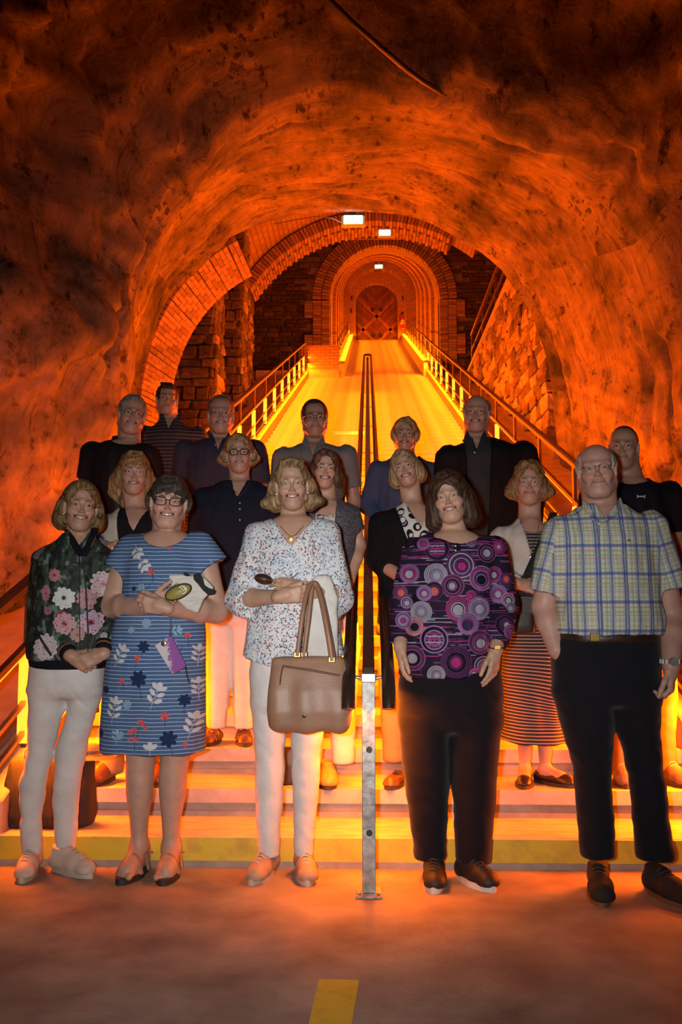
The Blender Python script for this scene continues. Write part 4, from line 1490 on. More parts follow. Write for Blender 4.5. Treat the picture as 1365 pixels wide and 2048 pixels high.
def eye_mesh(iris):
    if iris in _EYE_CACHE:
        return _EYE_CACHE[iris]
    n = 20
    angs = [0, 0.16, 0.21, 0.40, 0.50, 0.75, 1.1, 1.6, 2.2, 2.9]
    V, Fc, mi = [(0, -1, 0)], [], []
    for a in angs[1:]:
        for k in range(n):
            t = 2 * math.pi * k / n
            V.append((math.sin(a) * math.cos(t), -math.cos(a), math.sin(a) * math.sin(t)))
    mat_of = lambda i: 2 if i < 2 else (1 if i < 4 else 0)
    for k in range(n):
        Fc.append((0, 1 + k, 1 + (k + 1) % n)); mi.append(2)
    for i in range(len(angs) - 2):
        for k in range(n):
            a, b = 1 + i * n + k, 1 + i * n + (k + 1) % n
            Fc.append((a, a + n, b + n, b)); mi.append(mat_of(i + 1))
    ms = []
    for nm, cc in (('eye_white', (0.52, 0.46, 0.43)), ('iris_' + iris[0], iris[1]), ('pupil', (0.008, 0.007, 0.006))):
        m = bpy.data.materials.get(nm) or simple(nm, cc, tuple(v * 0.85 for v in cc), 0.12, scale=60)
        ms.append(m)
    _EYE_CACHE[iris] = mesh_data('eye', V, Fc, ms, True, mi)
    return _EYE_CACHE[iris]


M_TEETH = simple('teeth', (0.72, 0.66, 0.56), (0.62, 0.56, 0.47), 0.3, scale=80)
BROWN, BLUE, HAZEL = ('brown', (0.09, 0.045, 0.02)), ('blue', (0.10, 0.16, 0.24)), ('hazel', (0.13, 0.09, 0.04))


class Head:
    """Places a head: c centre (world), s size factor, R turn."""
    def __init__(self, c, s, R, f):
        self.c, self.s, self.R, self.f = np.asarray(c, float), s, R, f
        self.sol = head_solid(f)

    def to_world(self, p):
        return self.c + self.s * (np.asarray(p, float) @ self.R.T)

    def to_local(self, P):
        return (P - self.c) @ self.R / self.s

    def extras(self, parent):
        """Eyes and teeth."""
        f = self.f
        w = f.get('w', 1.0)
        me = eye_mesh(f.get('iris', BROWN))
        for s in (-1, 1):
            p = self.to_world((s * 0.0315 * w, -0.0775, 0.003))
            look = self.R @ np.array(rot_xyz(f.get('gaze', 0), f.get('gaze_up', 0), 0))
            M = Matrix.Translation(p) @ Matrix(look.tolist()).to_4x4() @ Matrix.Scale(self.s * 0.0126, 4)
            place('eye', me, M, parent)
        if f.get('open', 0) > 0:
            a = self.sol.arc
            mo = f['open']
            m = MB()
            ts = np.linspace(-0.86, 0.86, 11)
            top = [self.to_world(a(t, 0.0055 + mo * 0.65, 0.0018 + 0.0015 * t * t)) for t in ts]
            bot = [self.to_world(a(t, -0.0008 - mo * 0.40, 0.0022 + 0.0015 * t * t)) for t in ts]
            bk = self.R @ np.array((0, 0.004, 0)) * self.s
            V = top + bot + [p + bk for p in top] + [p + bk for p in bot]
            n = len(ts)
            Fc = []
            for i in range(n - 1):
                Fc += [(i, n + i, n + i + 1, i + 1), (2 * n + i, 2 * n + i + 1, 3 * n + i + 1, 3 * n + i), (n + i, 3 * n + i, 3 * n + i + 1, n + i + 1), (i, i + 1, 2 * n + i + 1, 2 * n + i)]
            m.add(V, Fc)
            m.build('teeth', M_TEETH, parent, smooth=True)


# ------------------------------------------------------------------ hair
def hair_obj(hd, style, color, parent, h=0.004, f=None):
    """style: function that fills a Solid in head space."""
    sol = Solid()
    style(sol)
    g = Solid().group(sol, hd.R, hd.c, hd.s)
    V, Q = skin_of(g, h)
    V = relax(V, Q, 1)
    L = hd.to_local(V)
    f = f or {}
    ang = np.arctan2(L[:, 0], -(L[:, 1] - 0.02))
    el = np.arctan2(L[:, 2] - 0.03, np.hypot(L[:, 0], L[:, 1] - 0.02))
    top = np.clip((L[:, 2] - 0.02) / 0.09, 0, 1)
    part = f.get('part', 0.0)
    # strands fall from the parting: over the crown they run sideways, below they hang
    s1 = np.where(top > 0.5, L[:, 1] * 16, ang * 2.2)
    q = np.stack([ang * 17 * (1 - top) + L[:, 1] * 200 * top, L[:, 2] * 7 + np.abs(L[:, 0] - part) * 4 * top, np.full(len(L), 1.3)], 1)
    st = fbm(q, 3, 31)
    wav = f.get('wave', 0.0)
    d = f.get('rough', 0.0024) * st + wav * vnoise(L * 38, 8)
    V = V + vert_normals(V, Q) * d[:, None]
    c = np.array(color)
    hi = np.array(f.get('hi', np.minimum(c * 1.9, 0.9)))
    t = np.clip(0.5 + 0.8 * st, 0, 1)
    tint = c * 0.62 + (hi - c * 0.62) * t[:, None]
    root = f.get('root')
    if root is not None:
        tint = lerp(tint, root, np.clip((L[:, 2] - 0.085) / 0.05, 0, 1) * 0.6)
    o = mobj('hair', V, Q, f.get('mat', M_HAIR), parent, True)
    add_attr(o, 'tint', np.concatenate([tint, np.ones((len(tint), 1))], 1))
    return o


def st_bob(len_=-0.10, wid=0.030, thick=0.016, fringe='side_l', flip=0.0, back=True, face=(0.060, 0.105), top=0.0, ears=False, hl=0.070):
    """Chin length hair: len_ lowest z, wid side volume, fringe kind."""
    def fill(s):
        s.ell((0, 0.016, 0.034 + top), (0.0765 + thick, 0.096 + thick, 0.090 + thick), 0.02)
        for sx in (-1, 1):
            zc = (0.03 + len_) / 2
            s.ell((sx * (0.066 + wid * 0.4), 0.018, zc), (0.026 + wid * 0.55, 0.062, (0.06 - len_) / 2), 0.03)
            s.ell((sx * (0.066 + wid * 0.75), 0.012, len_ + 0.035), (0.022 + wid * 0.5, 0.045, 0.036), 0.03)
            if flip:
                s.ell((sx * (0.085 + wid + flip), 0.0, len_ + 0.03), (0.022, 0.03, 0.022), 0.02)
        s.ell((0, 0.060, (0.03 + len_) / 2), (0.085, 0.060, (0.10 - len_) / 2), 0.03)
        # opening for the face
        fw, fh = face
        s.ell((0, -0.115, hl - fh), (fw, 0.085, fh), 0.006, '-')
        s.ell((0, -0.10, len_ - 0.03), (0.058, 0.085, 0.07), 0.01, '-')
        if ears:
            for sx in (-1, 1):
                s.ell((sx * 0.085, -0.025, -0.012), (0.03, 0.032, 0.04), 0.006, '-')
        sd = -1 if fringe.endswith('l') else 1
        if fringe.startswith('side'):         # swept from a parting on one side over the brow
            for i in range(5):
                y0 = -0.060 - i * 0.004
                s.chain([(sd * -0.020, y0 + 0.012, 0.118 - i * 0.003), (sd * 0.018, -0.082 + i * 0.004, 0.104 - i * 0.0045), (sd * 0.052, -0.068 + i * 0.006, 0.070 - i * 0.004), (sd * 0.073, -0.036, 0.014)], [0.008, 0.010, 0.010, 0.011], 0.012)
            s.chain([(sd * -0.018, -0.060, 0.115), (sd * -0.050, -0.066, 0.084), (sd * -0.072, -0.042, 0.03)], [0.010, 0.012, 0.012], 0.012)
        elif fringe.startswith('full'):
            for i in range(9):
                x = -0.048 + i * 0.012
                s.chain([(x * 0.6, -0.066, 0.112), (x, -0.092 + abs(x) * 0.35, 0.078), (x * 1.06 + sd * 0.004, -0.096 + abs(x) * 0.42, 0.036 + 0.006 * ((i * 7) % 3))], [0.012, 0.011, 0.006], 0.010)
        elif fringe.startswith('wisp'):
            for i in range(6):
                x = -0.040 + i * 0.017
                s.chain([(sd * -0.01 + x * 0.3, -0.068, 0.113), (x * 0.9, -0.090 + abs(x) * 0.3, 0.082), (x + sd * 0.018, -0.092 + abs(x) * 0.42, 0.050 + 0.008 * ((i * 5) % 3))], [0.011, 0.009, 0.004], 0.008)
        elif fringe.startswith('back'):
            for i in range(7):
                x = -0.045 + i * 0.015
                s.chain([(x, -0.072 + abs(x) * 0.5, 0.086 - abs(x) * 0.25), (x * 1.1, -0.040, 0.124 - abs(x) * 0.3), (x * 1.2, 0.02, 0.134 - abs(x) * 0.3)], 0.011, 0.014)
    return fill


def st_long(len_=-0.22, wid=0.02, thick=0.014, fringe='side_r', face=(0.056, 0.11), hl=0.075, fore=0.0):
    b = st_bob(-0.08, wid, thick, fringe, 0, True, face, 0.0, False, hl)

    def fill(s):
        b(s)
        for sx in (-1, 1):
            for i in range(4):
                x = 0.062 + i * 0.012 + wid * 0.5
                s.chain([(sx * x, 0.015 - i * 0.004, -0.03), (sx * (x + 0.008), 0.012 - fore, (len_ - 0.03) * 0.55), (sx * (x - 0.004 + 0.004 * i), 0.008 - fore * 1.3, len_ + 0.012 * i)], [0.022, 0.022, 0.010], 0.012)
        s.ell((0, 0.065, (len_ - 0.02) / 2), (0.085, 0.04, -len_ / 2 + 0.04), 0.03)
    return fill


def st_short(thick=0.009, hl=0.082, side=0.02, top=0.006, recede=0.0, fringe=None):
    """A man's cut, ears free."""
    def fill(s):
        s.ell((0, 0.020, 0.036), (0.0755 + thick, 0.094 + thick, 0.086 + thick + top), 0.01)
        s.ell((0, -0.135, hl - 0.105), (0.088, 0.115, 0.105), 0.006, '-')
        s.ell((0, -0.13, -0.055), (0.12, 0.128, 0.085), 0.006, '-')
        if recede:
            for sx in (-1, 1):
                s.ell((sx * 0.042, -0.095, 0.095), (0.026, 0.05, 0.03 + recede), 0.008, '-')
        for sx in (-1, 1):
            s.ell((sx * 0.088, -0.004, -0.012), (0.025, 0.030, 0.046), 0.006, '-')
        s.fn(lambda P: P[:, 2] + 0.075 - 0.0 * P[:, 1], op='-', k=0.006)
        if fringe:
            for i in range(6):
                x = -0.036 + i * 0.014
                s.chain([(x - fringe * 0.012, -0.066, 0.112), (x, -0.089 + abs(x) * 0.3, 0.092), (x + fringe * 0.012, -0.089 + abs(x) * 0.4, 0.072)], [0.012, 0.010, 0.005], 0.010)
    return fill


def st_fringe(thick=0.008, z=0.045, back=True):
    """Bald crown with hair round the sides."""
    def fill(s):
        s.ell((0, 0.022, 0.030), (0.0755 + thick, 0.094 + thick, 0.088), 0.01)
        s.ell((0, -0.03, 0.135), (0.064, 0.108, 0.088), 0.012, '-')
        s.ell((0, -0.125, 0.0), (0.10, 0.118, 0.13), 0.006, '-')
        for sx in (-1, 1):
            s.ell((sx * 0.088, -0.006, -0.014), (0.025, 0.030, 0.046), 0.006, '-')
        s.fn(lambda P: P[:, 2] + 0.07, op='-', k=0.006)
    return fill

# ------------------------------------------------------------------ people
def nrm(v):
    v = np.asarray(v, float)
    return v / (np.linalg.norm(v) + 1e-12)


def hand(sol, wrist, d, n, t, size=1.0, curl=0.35, spread=0.04, thumb=0.5, curls=None, k=0.006):
    """A hand from the wrist: d towards the fingertips, n out of the palm, t towards the thumb side."""
    d = nrm(d); n = nrm(np.asarray(n) - d * np.dot(n, d)); t0 = np.cross(n, d); t = t0 if np.dot(t0, t) > 0 else -t0
    w = np.asarray(wrist, float)
    S = size
    at = lambda a, b, c: w + S * (d * a + t * b + n * c)
    sol.cap(at(-0.01, 0, 0), at(0.035, 0.004, 0.002), 0.024 * S, 0.025 * S, 0.012)
    for j, b in enumerate((0.024, 0.008, -0.008, -0.023)):
        sol.cap(at(0.025, b * 0.8, 0.001), at(0.088 - 0.004 * j * (j > 1), b, 0.0), 0.0135 * S, 0.0115 * S, 0.010)
    lens = (0.070, 0.078, 0.073, 0.058)
    for j, b in enumerate((0.0275, 0.0092, -0.0092, -0.027)):
        cj = curls[j] if curls is not None else curl * (1 + 0.12 * j)
        p = at(0.088 - 0.0045 * (j if j > 1 else 1 - j), b, 0.0)
        a = 0.0
        dd = nrm(d + t * (1.5 - j) * spread)
        r = 0.0098 if j < 3 else 0.0086
        for q, (fr, bend) in enumerate(((0.44, 0.9), (0.31, 1.25), (0.25, 0.8))):
            a += cj * bend
            v = dd * math.cos(a) + n * math.sin(a)
            p2 = p + v * lens[j] * fr * S
            sol.cap(p, p2, r * S, (r - 0.0010) * S, 0.0035)
            p = p2
            r -= 0.0010
    p = at(0.022, 0.024, 0.006)
    v = nrm(d * 0.90 + t * (0.50 * (1 - thumb) + 0.12) + n * 0.60 * thumb)
    sol.cap(at(0.004, 0.008, 0.004), p, 0.018 * S, 0.015 * S, 0.010)
    for L, r, dv in ((0.042, 0.0125, 0.0), (0.033, 0.0108, 0.35), (0.026, 0.0098, 0.35)):
        v = nrm(v + (d * 0.8 + n * thumb * 0.6 - t * 0.3) * dv)
        p2 = p + v * L * S
        sol.cap(p, p2, r * S, (r - 0.001) * S, 0.005)
        p = p2


def rows_px(Y, rows, ratio=0.66, dy=0.0):
    """Silhouette rows (py, x left, x right[, depth half in metres[, dy]]) to level ellipses at depth Y."""
    out = []
    for r in rows:
        a, b = W(r[1], r[0], Y), W(r[2], r[0], Y)
        rx = (b[0] - a[0]) / 2
        ry = r[3] if len(r) > 3 and r[3] else rx * ratio
        out.append((a[2], (a[0] + b[0]) / 2, Y + dy + (r[4] if len(r) > 4 else 0.0), rx, ry))
    return out


class Person:
    """Shared book-keeping for one figure."""
    def __init__(self, Y, base_px, label, zfloor=0.0, res=0.0035, cres=0.0065):
        self.Y, self.z0 = Y, zfloor
        self.res, self.cres = res, cres
        b = W(base_px, 1000, Y)
        self.root = empty('person', (b[0], Y, zfloor), label, 'person', 'visitors posing on the stairs')
        self.body = Solid()
        self.m = Y / F_PX                      # metres per photo pixel at this depth

    def at(self, px, py, dy=0.0):
        return W(px, py, self.Y + dy)

    def head(self, top, chin, cx, f, yaw=0, pitch=0, roll=0, dy=-0.01, chin_x=None):
        """top: where the scalp's crown is, chin: chin point (photo rows)."""
        a, b = self.at(cx, top, dy), self.at(chin_x if chin_x is not None else cx, chin, dy)
        s = (a[2] - b[2]) / 0.236 / max(0.8, math.cos(math.radians(pitch) * 0.8))
        c = (a + b) / 2
        face = math.degrees(-math.atan2(c[0], self.Y))
        R = rot_xyz(face + yaw, pitch, roll)
        c = c + np.array([0, 0.0, -0.001])
        self.f = f
        self.hd = Head(c, s, R, f)
        self.body.group(self.hd.sol, R, c, s)
        return self.hd

    def neck(self, base_px, base_py, r=0.056, r2=0.062, dy=0.03, k=0.022):
        a = self.hd.to_world((0, 0.030, -0.055))
        b = self.at(base_px, base_py, dy)
        self.body.cap(a, b, r, r2, k)
        # sinews
        for s in (-1, 1):
            self.body.cap(self.hd.to_world((s * 0.05, 0.015, -0.06)), b + np.array([s * 0.012, -0.042, 0.0]), 0.010, 0.009, 0.03)

    def finish_body(self, zcut=None, tint=None, extra=None):
        hd, f = self.hd, self.f
        c0 = hd.c
        zl = c0[2] - 0.20 * hd.s
        fa = 0.68

        def up(q):                        # finer cells about the head
            q = np.array(q, float)
            t = np.clip((q[:, 2] - (zl - 0.10)) / 0.10, 0, 1)
            sc = 1 + (fa - 1) * t
            p = q.copy()
            p[:, 0] = c0[0] + (q[:, 0] - c0[0]) * sc
            p[:, 1] = c0[1] + (q[:, 1] - c0[1]) * sc
            zz = q[:, 2] - (zl - 0.10)
            p[:, 2] = np.where(zz <= 0, q[:, 2], (zl - 0.10) + np.where(zz < 0.10, zz + (fa - 1) * zz * zz / 0.20, 0.10 + (fa - 1) * 0.05 + (zz - 0.10) * fa))
            return p

        def dn(lo, hi):
            lo, hi = np.array(lo), np.array(hi)
            hi[2] = zl + (hi[2] - zl) / fa + 0.06
            lo[:2] = np.minimum(lo[:2], c0[:2] - 0.14 * hd.s / fa - 0.01)
            hi[:2] = np.maximum(hi[:2], c0[:2] + 0.14 * hd.s / fa + 0.01)
            return lo, hi
        V, Q = skin_of(self.body, self.res, (up, dn))
        V = relax(V, Q, 1)
        L = hd.to_local(V)
        near = np.linalg.norm(L * (1, 0.8, 0.8), axis=1) < 0.20
        skin = np.array(f.get('skin', (0.50, 0.30, 0.21)))
        arm = np.array(f.get('arm', skin))
        c = np.tile(arm, (len(V), 1)) * (1 + 0.09 * fbm(V * 30, 3, 5))[:, None]
        fc = face_tint(L, f, hd.sol, None)
        t = np.clip((L[:, 2] + 0.20) / 0.06, 0, 1) * near
        c = c + (fc - c) * t[:, None]
        if tint is not None:
            c = tint(V, c)
        o = mobj('body', V, Q, M_SKIN, self.root, True)
        add_attr(o, 'tint', np.concatenate([c, np.ones((len(c), 1))], 1))
        hd.extras(self.root)
        return o

    def uv(self, V):
        """Flat cloth coordinates in photo-sized units (1 unit = what one photo pixel spans at this depth)."""
        return np.stack([self.uv0 + V[:, 0] / self.m, (V[:, 2]) / self.m, np.zeros(len(V))], 1)

    def px_uv(self, px, py):
        p = self.at(px, py)
        return p[0] / self.m, p[2] / self.m

    uv0 = 0.0

    def cloth(self, name, sol, mat, disp=None, h=None, uv=None, it=2, parent=None):
        return sobj(name, sol, h or self.cres, mat, parent or self.root, disp, it, uv or self.uv)


def folds(kind='shirt', amp=0.004, seed=0, z0=None, z1=None):
    def f(V):
        if kind == 'shirt':
            n = fbm(V * np.array([16, 16, 5.0]), 3, seed)
            n = np.abs(n) * 1.3 - 0.3
        elif kind == 'slack':
            n = 0.7 * fbm(V * np.array([10, 10, 16.0]), 2, seed) + 0.5 * vnoise(np.stack([V[:, 0] * 12, V[:, 1] * 7, V[:, 2] * 30 + V[:, 0] * 22 + 3 * vnoise(V * 6, seed + 4)], 1), seed + 2)
        elif kind == 'skirt':
            n = np.sin(V[:, 0] * 48 + 2 * vnoise(V * 5, seed)) * 0.6 + fbm(V * np.array([18, 18, 3.0]), 2, seed)
        else:
            n = fbm(V * 20.0, 3, seed)
        a = amp
        if z0 is not None:
            a = amp * np.clip((V[:, 2] - z0) / (z1 - z0), 0, 1)
        return n * a
    return f


# shoes -------------------------------------------------------------------
def shoe(P, ankle, ang, mat, sole_mat, kind='sneaker', L=0.255, name='shoe', wid=1.0, z=None, lace=None):
    """ankle: world point of the ankle; ang: where the toes point, degrees from straight at the camera (+ to the right)."""
    z = P.z0 if z is None else z
    a = math.radians(ang)
    d = np.array([math.sin(a), -math.cos(a), 0]); sd = np.array([math.cos(a), math.sin(a), 0])
    o = np.array([ankle[0], ankle[1], z])
    at = lambda f, s, u: o + d * f + sd * s * wid + np.array([0, 0, u])
    b, h = -0.065, L - 0.065
    s = Solid()
    if kind in ('sneaker', 'leather', 'loafer'):
        s.cap(at(b + 0.038, 0, 0.040), at(h * 0.45, 0.002, 0.040), 0.036, 0.041 * wid, 0.02)
        s.cap(at(h * 0.45, 0.002, 0.036), at(h - 0.045, 0.004, 0.034), 0.042 * wid, 0.038 * wid, 0.02)
        s.ell(at(h - 0.040, 0.004, 0.030), (0.042 * wid, 0.042, 0.027), 0.015)
        s.cap(at(-0.012, 0, 0.06), at(-0.004, 0, 0.100), 0.040, 0.038, 0.02, flat=2)
        s.cap(at(0.03, 0, 0.076), at(h * 0.62, 0.002, 0.048), 0.026, 0.020, 0.02)
    elif kind == 'flat':
        s.cap(at(b + 0.035, 0, 0.030), at(h - 0.045, 0, 0.022), 0.033, 0.036 * wid, 0.02)
        s.ell(at(h - 0.035, 0, 0.020), (0.034, 0.036, 0.020), 0.015)
        s.ell(at(0.025, 0, 0.070), (0.036, 0.036, 0.040), 0.012, '-', rot=None)
        s.cap(at(-0.01, 0, 0.055), at(0.075, 0, 0.062), 0.026, 0.018, 0.012, '-')
    s.fn(lambda q: (z + 0.016) - q[:, 2], op='&', k=0)
    root = empty(name, o, parent=P.root)
    sh = sobj('upper', s, 0.0045, mat, root, None, 2)
    # sole
    m = MB()
    prof = []
    for t in np.linspace(0, 2 * math.pi, 28, endpoint=False):
        f = math.cos(t); q = math.sin(t)
        ff = (b + h) / 2 + f * (h - b) / 2 * 1.015
        ww = (0.044 if f > -0.2 else 0.038) * wid * (1 - 0.10 * (abs(f - 0.0)) ** 2)
        prof.append((ff, q * ww))
    bot = [at(f, q, 0.0) for f, q in prof]
    top = [at(f, q, 0.024 if kind == 'sneaker' else 0.016) for f, q in prof]
    n = len(prof)
    m.add(bot + top, [tuple(range(n))[::-1], tuple(range(n, 2 * n))] + [(i, (i + 1) % n, n + (i + 1) % n, n + i) for i in range(n)])
    m.build('sole', sole_mat, root, smooth=True)
    if lace:
        lm = MB()
        for i in range(5):
            f0 = 0.035 + i * 0.020
            u = 0.107 - i * 0.0080
            lm.tube([at(f0, -0.022, u - 0.012), at(f0 + 0.006, -0.008, u), at(f0 + 0.010, 0.008, u), at(f0 + 0.004, 0.022, u - 0.012)], 0.0032, 6)
        lm.build('laces', lace, root, smooth=True)
    return root


def leg_rows(P, rows, ratio=1.0, dy=0.0):
    return rows_px(P.Y, rows, ratio, dy)


def trousers(P, hips, left, right, mat, amp=0.0035, seed=1, h=None, name='trousers', k=0.03, dl=0.0, dr=0.0):
    s = Solid()
    s.loft(rows_px(P.Y, hips, 0.68), 0.0, p=2.3, rnd=0.042)
    s.loft(rows_px(P.Y, left, 1.05, dl), k, rnd=0.006)
    s.loft(rows_px(P.Y, right, 1.05, dr), k, rnd=0.006)
    return P.cloth(name, s, mat, folds('slack', amp * 1.1, seed), h)


def cloth_mat(name, color, rough=0.85, weave=900, bump=0.15, sheen=0.0, c2=None, scale=14, spec=0.12, metal=0.0):
    m = simple(name, color, c2 or tuple(v * 0.86 for v in color), rough, metal, scale=scale, bump=bump, bscale=weave, spec=spec, sheen=sheen)
    return m


def uv_node(nt):
    at = nt.nodes.new('ShaderNodeAttribute'); at.attribute_name = 'cloth_uv'
    return at.outputs['Vector']


# prints painted in code --------------------------------------------------
class Canvas:
    """A printed cloth pattern in cloth units: x0..x1 across, y0..y1 upward."""
    def __init__(self, x0, x1, y0, y1, k, base):
        self.x0, self.y0, self.x1, self.y1, self.k = x0, y0, x1, y1, k
        self.w, self.h = int((x1 - x0) * k), int((y1 - y0) * k)
        self.a = np.tile(np.array(base, float), (self.h, self.w, 1))
        yy, xx = np.mgrid[0:self.h, 0:self.w]
        self.X, self.Y = x0 + (xx + 0.5) / k, y0 + (yy + 0.5) / k

    def win(self, x, y, r):
        k = self.k
        i0, i1 = max(0, int((x - r - self.x0) * k)), min(self.w, int((x + r - self.x0) * k) + 2)
        j0, j1 = max(0, int((y - r - self.y0) * k)), min(self.h, int((y + r - self.y0) * k) + 2)
        return slice(j0, j1), slice(i0, i1)

    def blend(self, sl, alpha, col):
        alpha = np.clip(alpha, 0, 1)[..., None]
        self.a[sl] = self.a[sl] * (1 - alpha) + np.asarray(col, float) * alpha

    def ellipse(self, x, y, rx, ry, ang, col, soft=0.35, alpha=1.0):
        sl = self.win(x, y, max(rx, ry) + 1)
        dx, dy = self.X[sl] - x, self.Y[sl] - y
        if dx.size == 0: return
        c, s = math.cos(ang), math.sin(ang)
        u, v = (dx * c + dy * s) / rx, (-dx * s + dy * c) / ry
        d = (1 - np.sqrt(u * u + v * v)) * min(rx, ry)
        self.blend(sl, d / soft * alpha, col)

    def ring(self, x, y, r, w, col, sq=1.0, alpha=1.0):
        sl = self.win(x, y, r + w + 1)
        dx, dy = self.X[sl] - x, (self.Y[sl] - y) / sq
        if dx.size == 0: return
        d = w / 2 - np.abs(np.hypot(dx, dy) - r)
        self.blend(sl, (d / 0.35 + 0.5) * alpha, col)

    def line(self, x0, y0, x1, y1, w, col):
        cx, cy = (x0 + x1) / 2, (y0 + y1) / 2
        sl = self.win(cx, cy, math.hypot(x1 - x0, y1 - y0) / 2 + w + 1)
        X, Y = self.X[sl], self.Y[sl]
        if X.size == 0: return
        dx, dy = x1 - x0, y1 - y0
        t = np.clip(((X - x0) * dx + (Y - y0) * dy) / (dx * dx + dy * dy + 1e-9), 0, 1)
        d = w / 2 - np.hypot(X - x0 - t * dx, Y - y0 - t * dy)
        self.blend(sl, d / 0.35 + 0.5, col)

    def image(self, name):
        im = bpy.data.images.new(name, self.w, self.h, alpha=False, float_buffer=True)
        im.colorspace_settings.name = 'Non-Color'
        buf = np.ones((self.h, self.w, 4), dtype=np.float32)
        buf[..., :3] = self.a
        im.pixels.foreach_set(buf.ravel())
        im.update()
        im.pack()
        return im

    def material(self, name, rough=0.8, sheen=0.0, bump=0.12):
        m, nt, b = new_mat(name)
        mp = nt.nodes.new('ShaderNodeMapping')
        mp.vector_type = 'POINT'
        sx, sy = 1 / (self.x1 - self.x0), 1 / (self.y1 - self.y0)
        mp.inputs['Scale'].default_value = (sx, sy, 1)
        mp.inputs['Location'].default_value = (-self.x0 * sx, -self.y0 * sy, 0)
        nt.links.new(uv_node(nt), mp.inputs['Vector'])
        im = nt.nodes.new('ShaderNodeTexImage')
        im.image = self.image(name)
        im.extension = 'EXTEND'
        nt.links.new(mp.outputs['Vector'], im.inputs['Vector'])
        nt.links.new(im.outputs['Color'], b.inputs['Base Color'])
        b.inputs['Roughness'].default_value = rough
        b.inputs['Sheen Weight'].default_value = sheen
        b.inputs['Specular IOR Level'].default_value = 0.15
        n = noise_node(nt, tex_coord(nt, 'Object'), 700, 2)
        bp = nt.nodes.new('ShaderNodeBump'); bp.inputs['Strength'].default_value = bump; bp.inputs['Distance'].default_value = 0.001
        nt.links.new(n.outputs['Fac'], bp.inputs['Height']); nt.links.new(bp.outputs['Normal'], b.inputs['Normal'])
        return m


# glasses -----------------------------------------------------------------
_GL = {}


def lens_mat():
    if 'lens' not in _GL:
        m, nt, b = new_mat('spectacle_lens')
        b.inputs['Base Color'].default_value = (0.9, 0.9, 0.9, 1)
        b.inputs['Roughness'].default_value = 0.02
        tr = nt.nodes.new('ShaderNodeBsdfTransparent'); mx = nt.nodes.new('ShaderNodeMixShader')
        fr = nt.nodes.new('ShaderNodeFresnel'); fr.inputs['IOR'].default_value = 1.5
        gl = nt.nodes.new('ShaderNodeBsdfGlossy'); gl.inputs['Roughness'].default_value = 0.03
        nt.links.new(fr.outputs[0], mx.inputs[0]); nt.links.new(tr.outputs[0], mx.inputs[1]); nt.links.new(gl.outputs[0], mx.inputs[2])
        nt.links.new(mx.outputs[0], nt.nodes['Material Output'].inputs['Surface'])
        _GL['lens'] = m
    return _GL['lens']


def glasses(P, mat, shape='cat', r=0.0016, hgt=0.017, wid=0.0245, dz=0.0, rim='full', label=None):
    hd = P.hd
    w = P.f.get('w', 1.0)
    g = empty('glasses', hd.to_world((0, -0.1, 0)), parent=P.root)
    if label: g['label'] = label
    fm = MB()
    for s in (-1, 1):
        cx = s * 0.0325 * w
        pts = []
        for i in range(28):
            t = 2 * math.pi * i / 28
            c, q = math.cos(t), math.sin(t)
            p_ = 0.62
            x = math.copysign(abs(c) ** p_, c) * wid
            z = math.copysign(abs(q) ** p_, q) * hgt
            if shape == 'cat':
                z += 0.005 * max(0, s * x / wid) * (1 if q > 0 else 0.2) - 0.0015
            y = -0.1085 + 0.10 * (abs(cx + x) ** 2) / 0.06 * 0.16 + 0.06 * z
            pts.append(hd.to_world((cx + x, y, 0.002 + dz + z)))
        n = len(pts)
        if rim == 'full':
            fm.tube(pts + [pts[0], pts[1]], r, 6, caps=False)
        else:
            fm.tube([pts[i % n] for i in range(0, n // 2 + 1)], r, 6)
        cen = sum(pts) / n
        lm = MB().add([tuple(cen)] + [tuple(p) for p in pts], [(0, 1 + i, 1 + (i + 1) % n) for i in range(n)])
        lm.build('lens', lens_mat(), g)
        hinge = hd.to_world((s * (0.0325 * w + wid), -0.1085 + 0.10 * 0.0032 / 0.06 * 0.9, 0.004 + dz + (0.006 if shape == 'cat' else 0.003)))
        ear = hd.to_world((s * 0.0785 * w, -0.004, 0.012 + dz * 0.5))
        end = hd.to_world((s * 0.077 * w, 0.020, -0.004))
        MB().tube([hinge, (hinge * 0.55 + ear * 0.45) + hd.R @ np.array((s * 0.003, 0, 0)), ear, end], r * 0.95, 6).build('temple', mat, g, smooth=True)
    fm.tube([hd.to_world((-0.0095, -0.1075, 0.006 + dz)), hd.to_world((0, -0.110, 0.0085 + dz)), hd.to_world((0.0095, -0.1075, 0.006 + dz))], r, 6)
    fm.build('frame', mat, g, smooth=True)
    return g


def bead(P, p, r, mat, name):
    return MB().lathe([(r * 0.3, -r * 0.95), (r * 0.8, -r * 0.6), (r, 0), (r * 0.8, r * 0.6), (r * 0.3, r * 0.95)], p, 10).build(name, mat, P.root, smooth=True)


M_PEARL = simple('pearl', (0.85, 0.82, 0.76), None, 0.2)
M_SILVER = simple('silver', (0.55, 0.54, 0.52), None, 0.38, metal=1.0)
M_GOLD = simple('gold', (0.45, 0.30, 0.11), None, 0.42, metal=1.0)
M_FRAME_BLACK = simple('black_frame', (0.015, 0.014, 0.016), None, 0.25)
M_FRAME_NAVY = simple('navy_frame', (0.02, 0.025, 0.05), None, 0.25)
M_FRAME_WIRE = simple('wire_frame', (0.30, 0.26, 0.22), None, 0.3, metal=0.9)
M_FRAME_BROWN = simple('brown_frame', (0.10, 0.055, 0.03), None, 0.3)


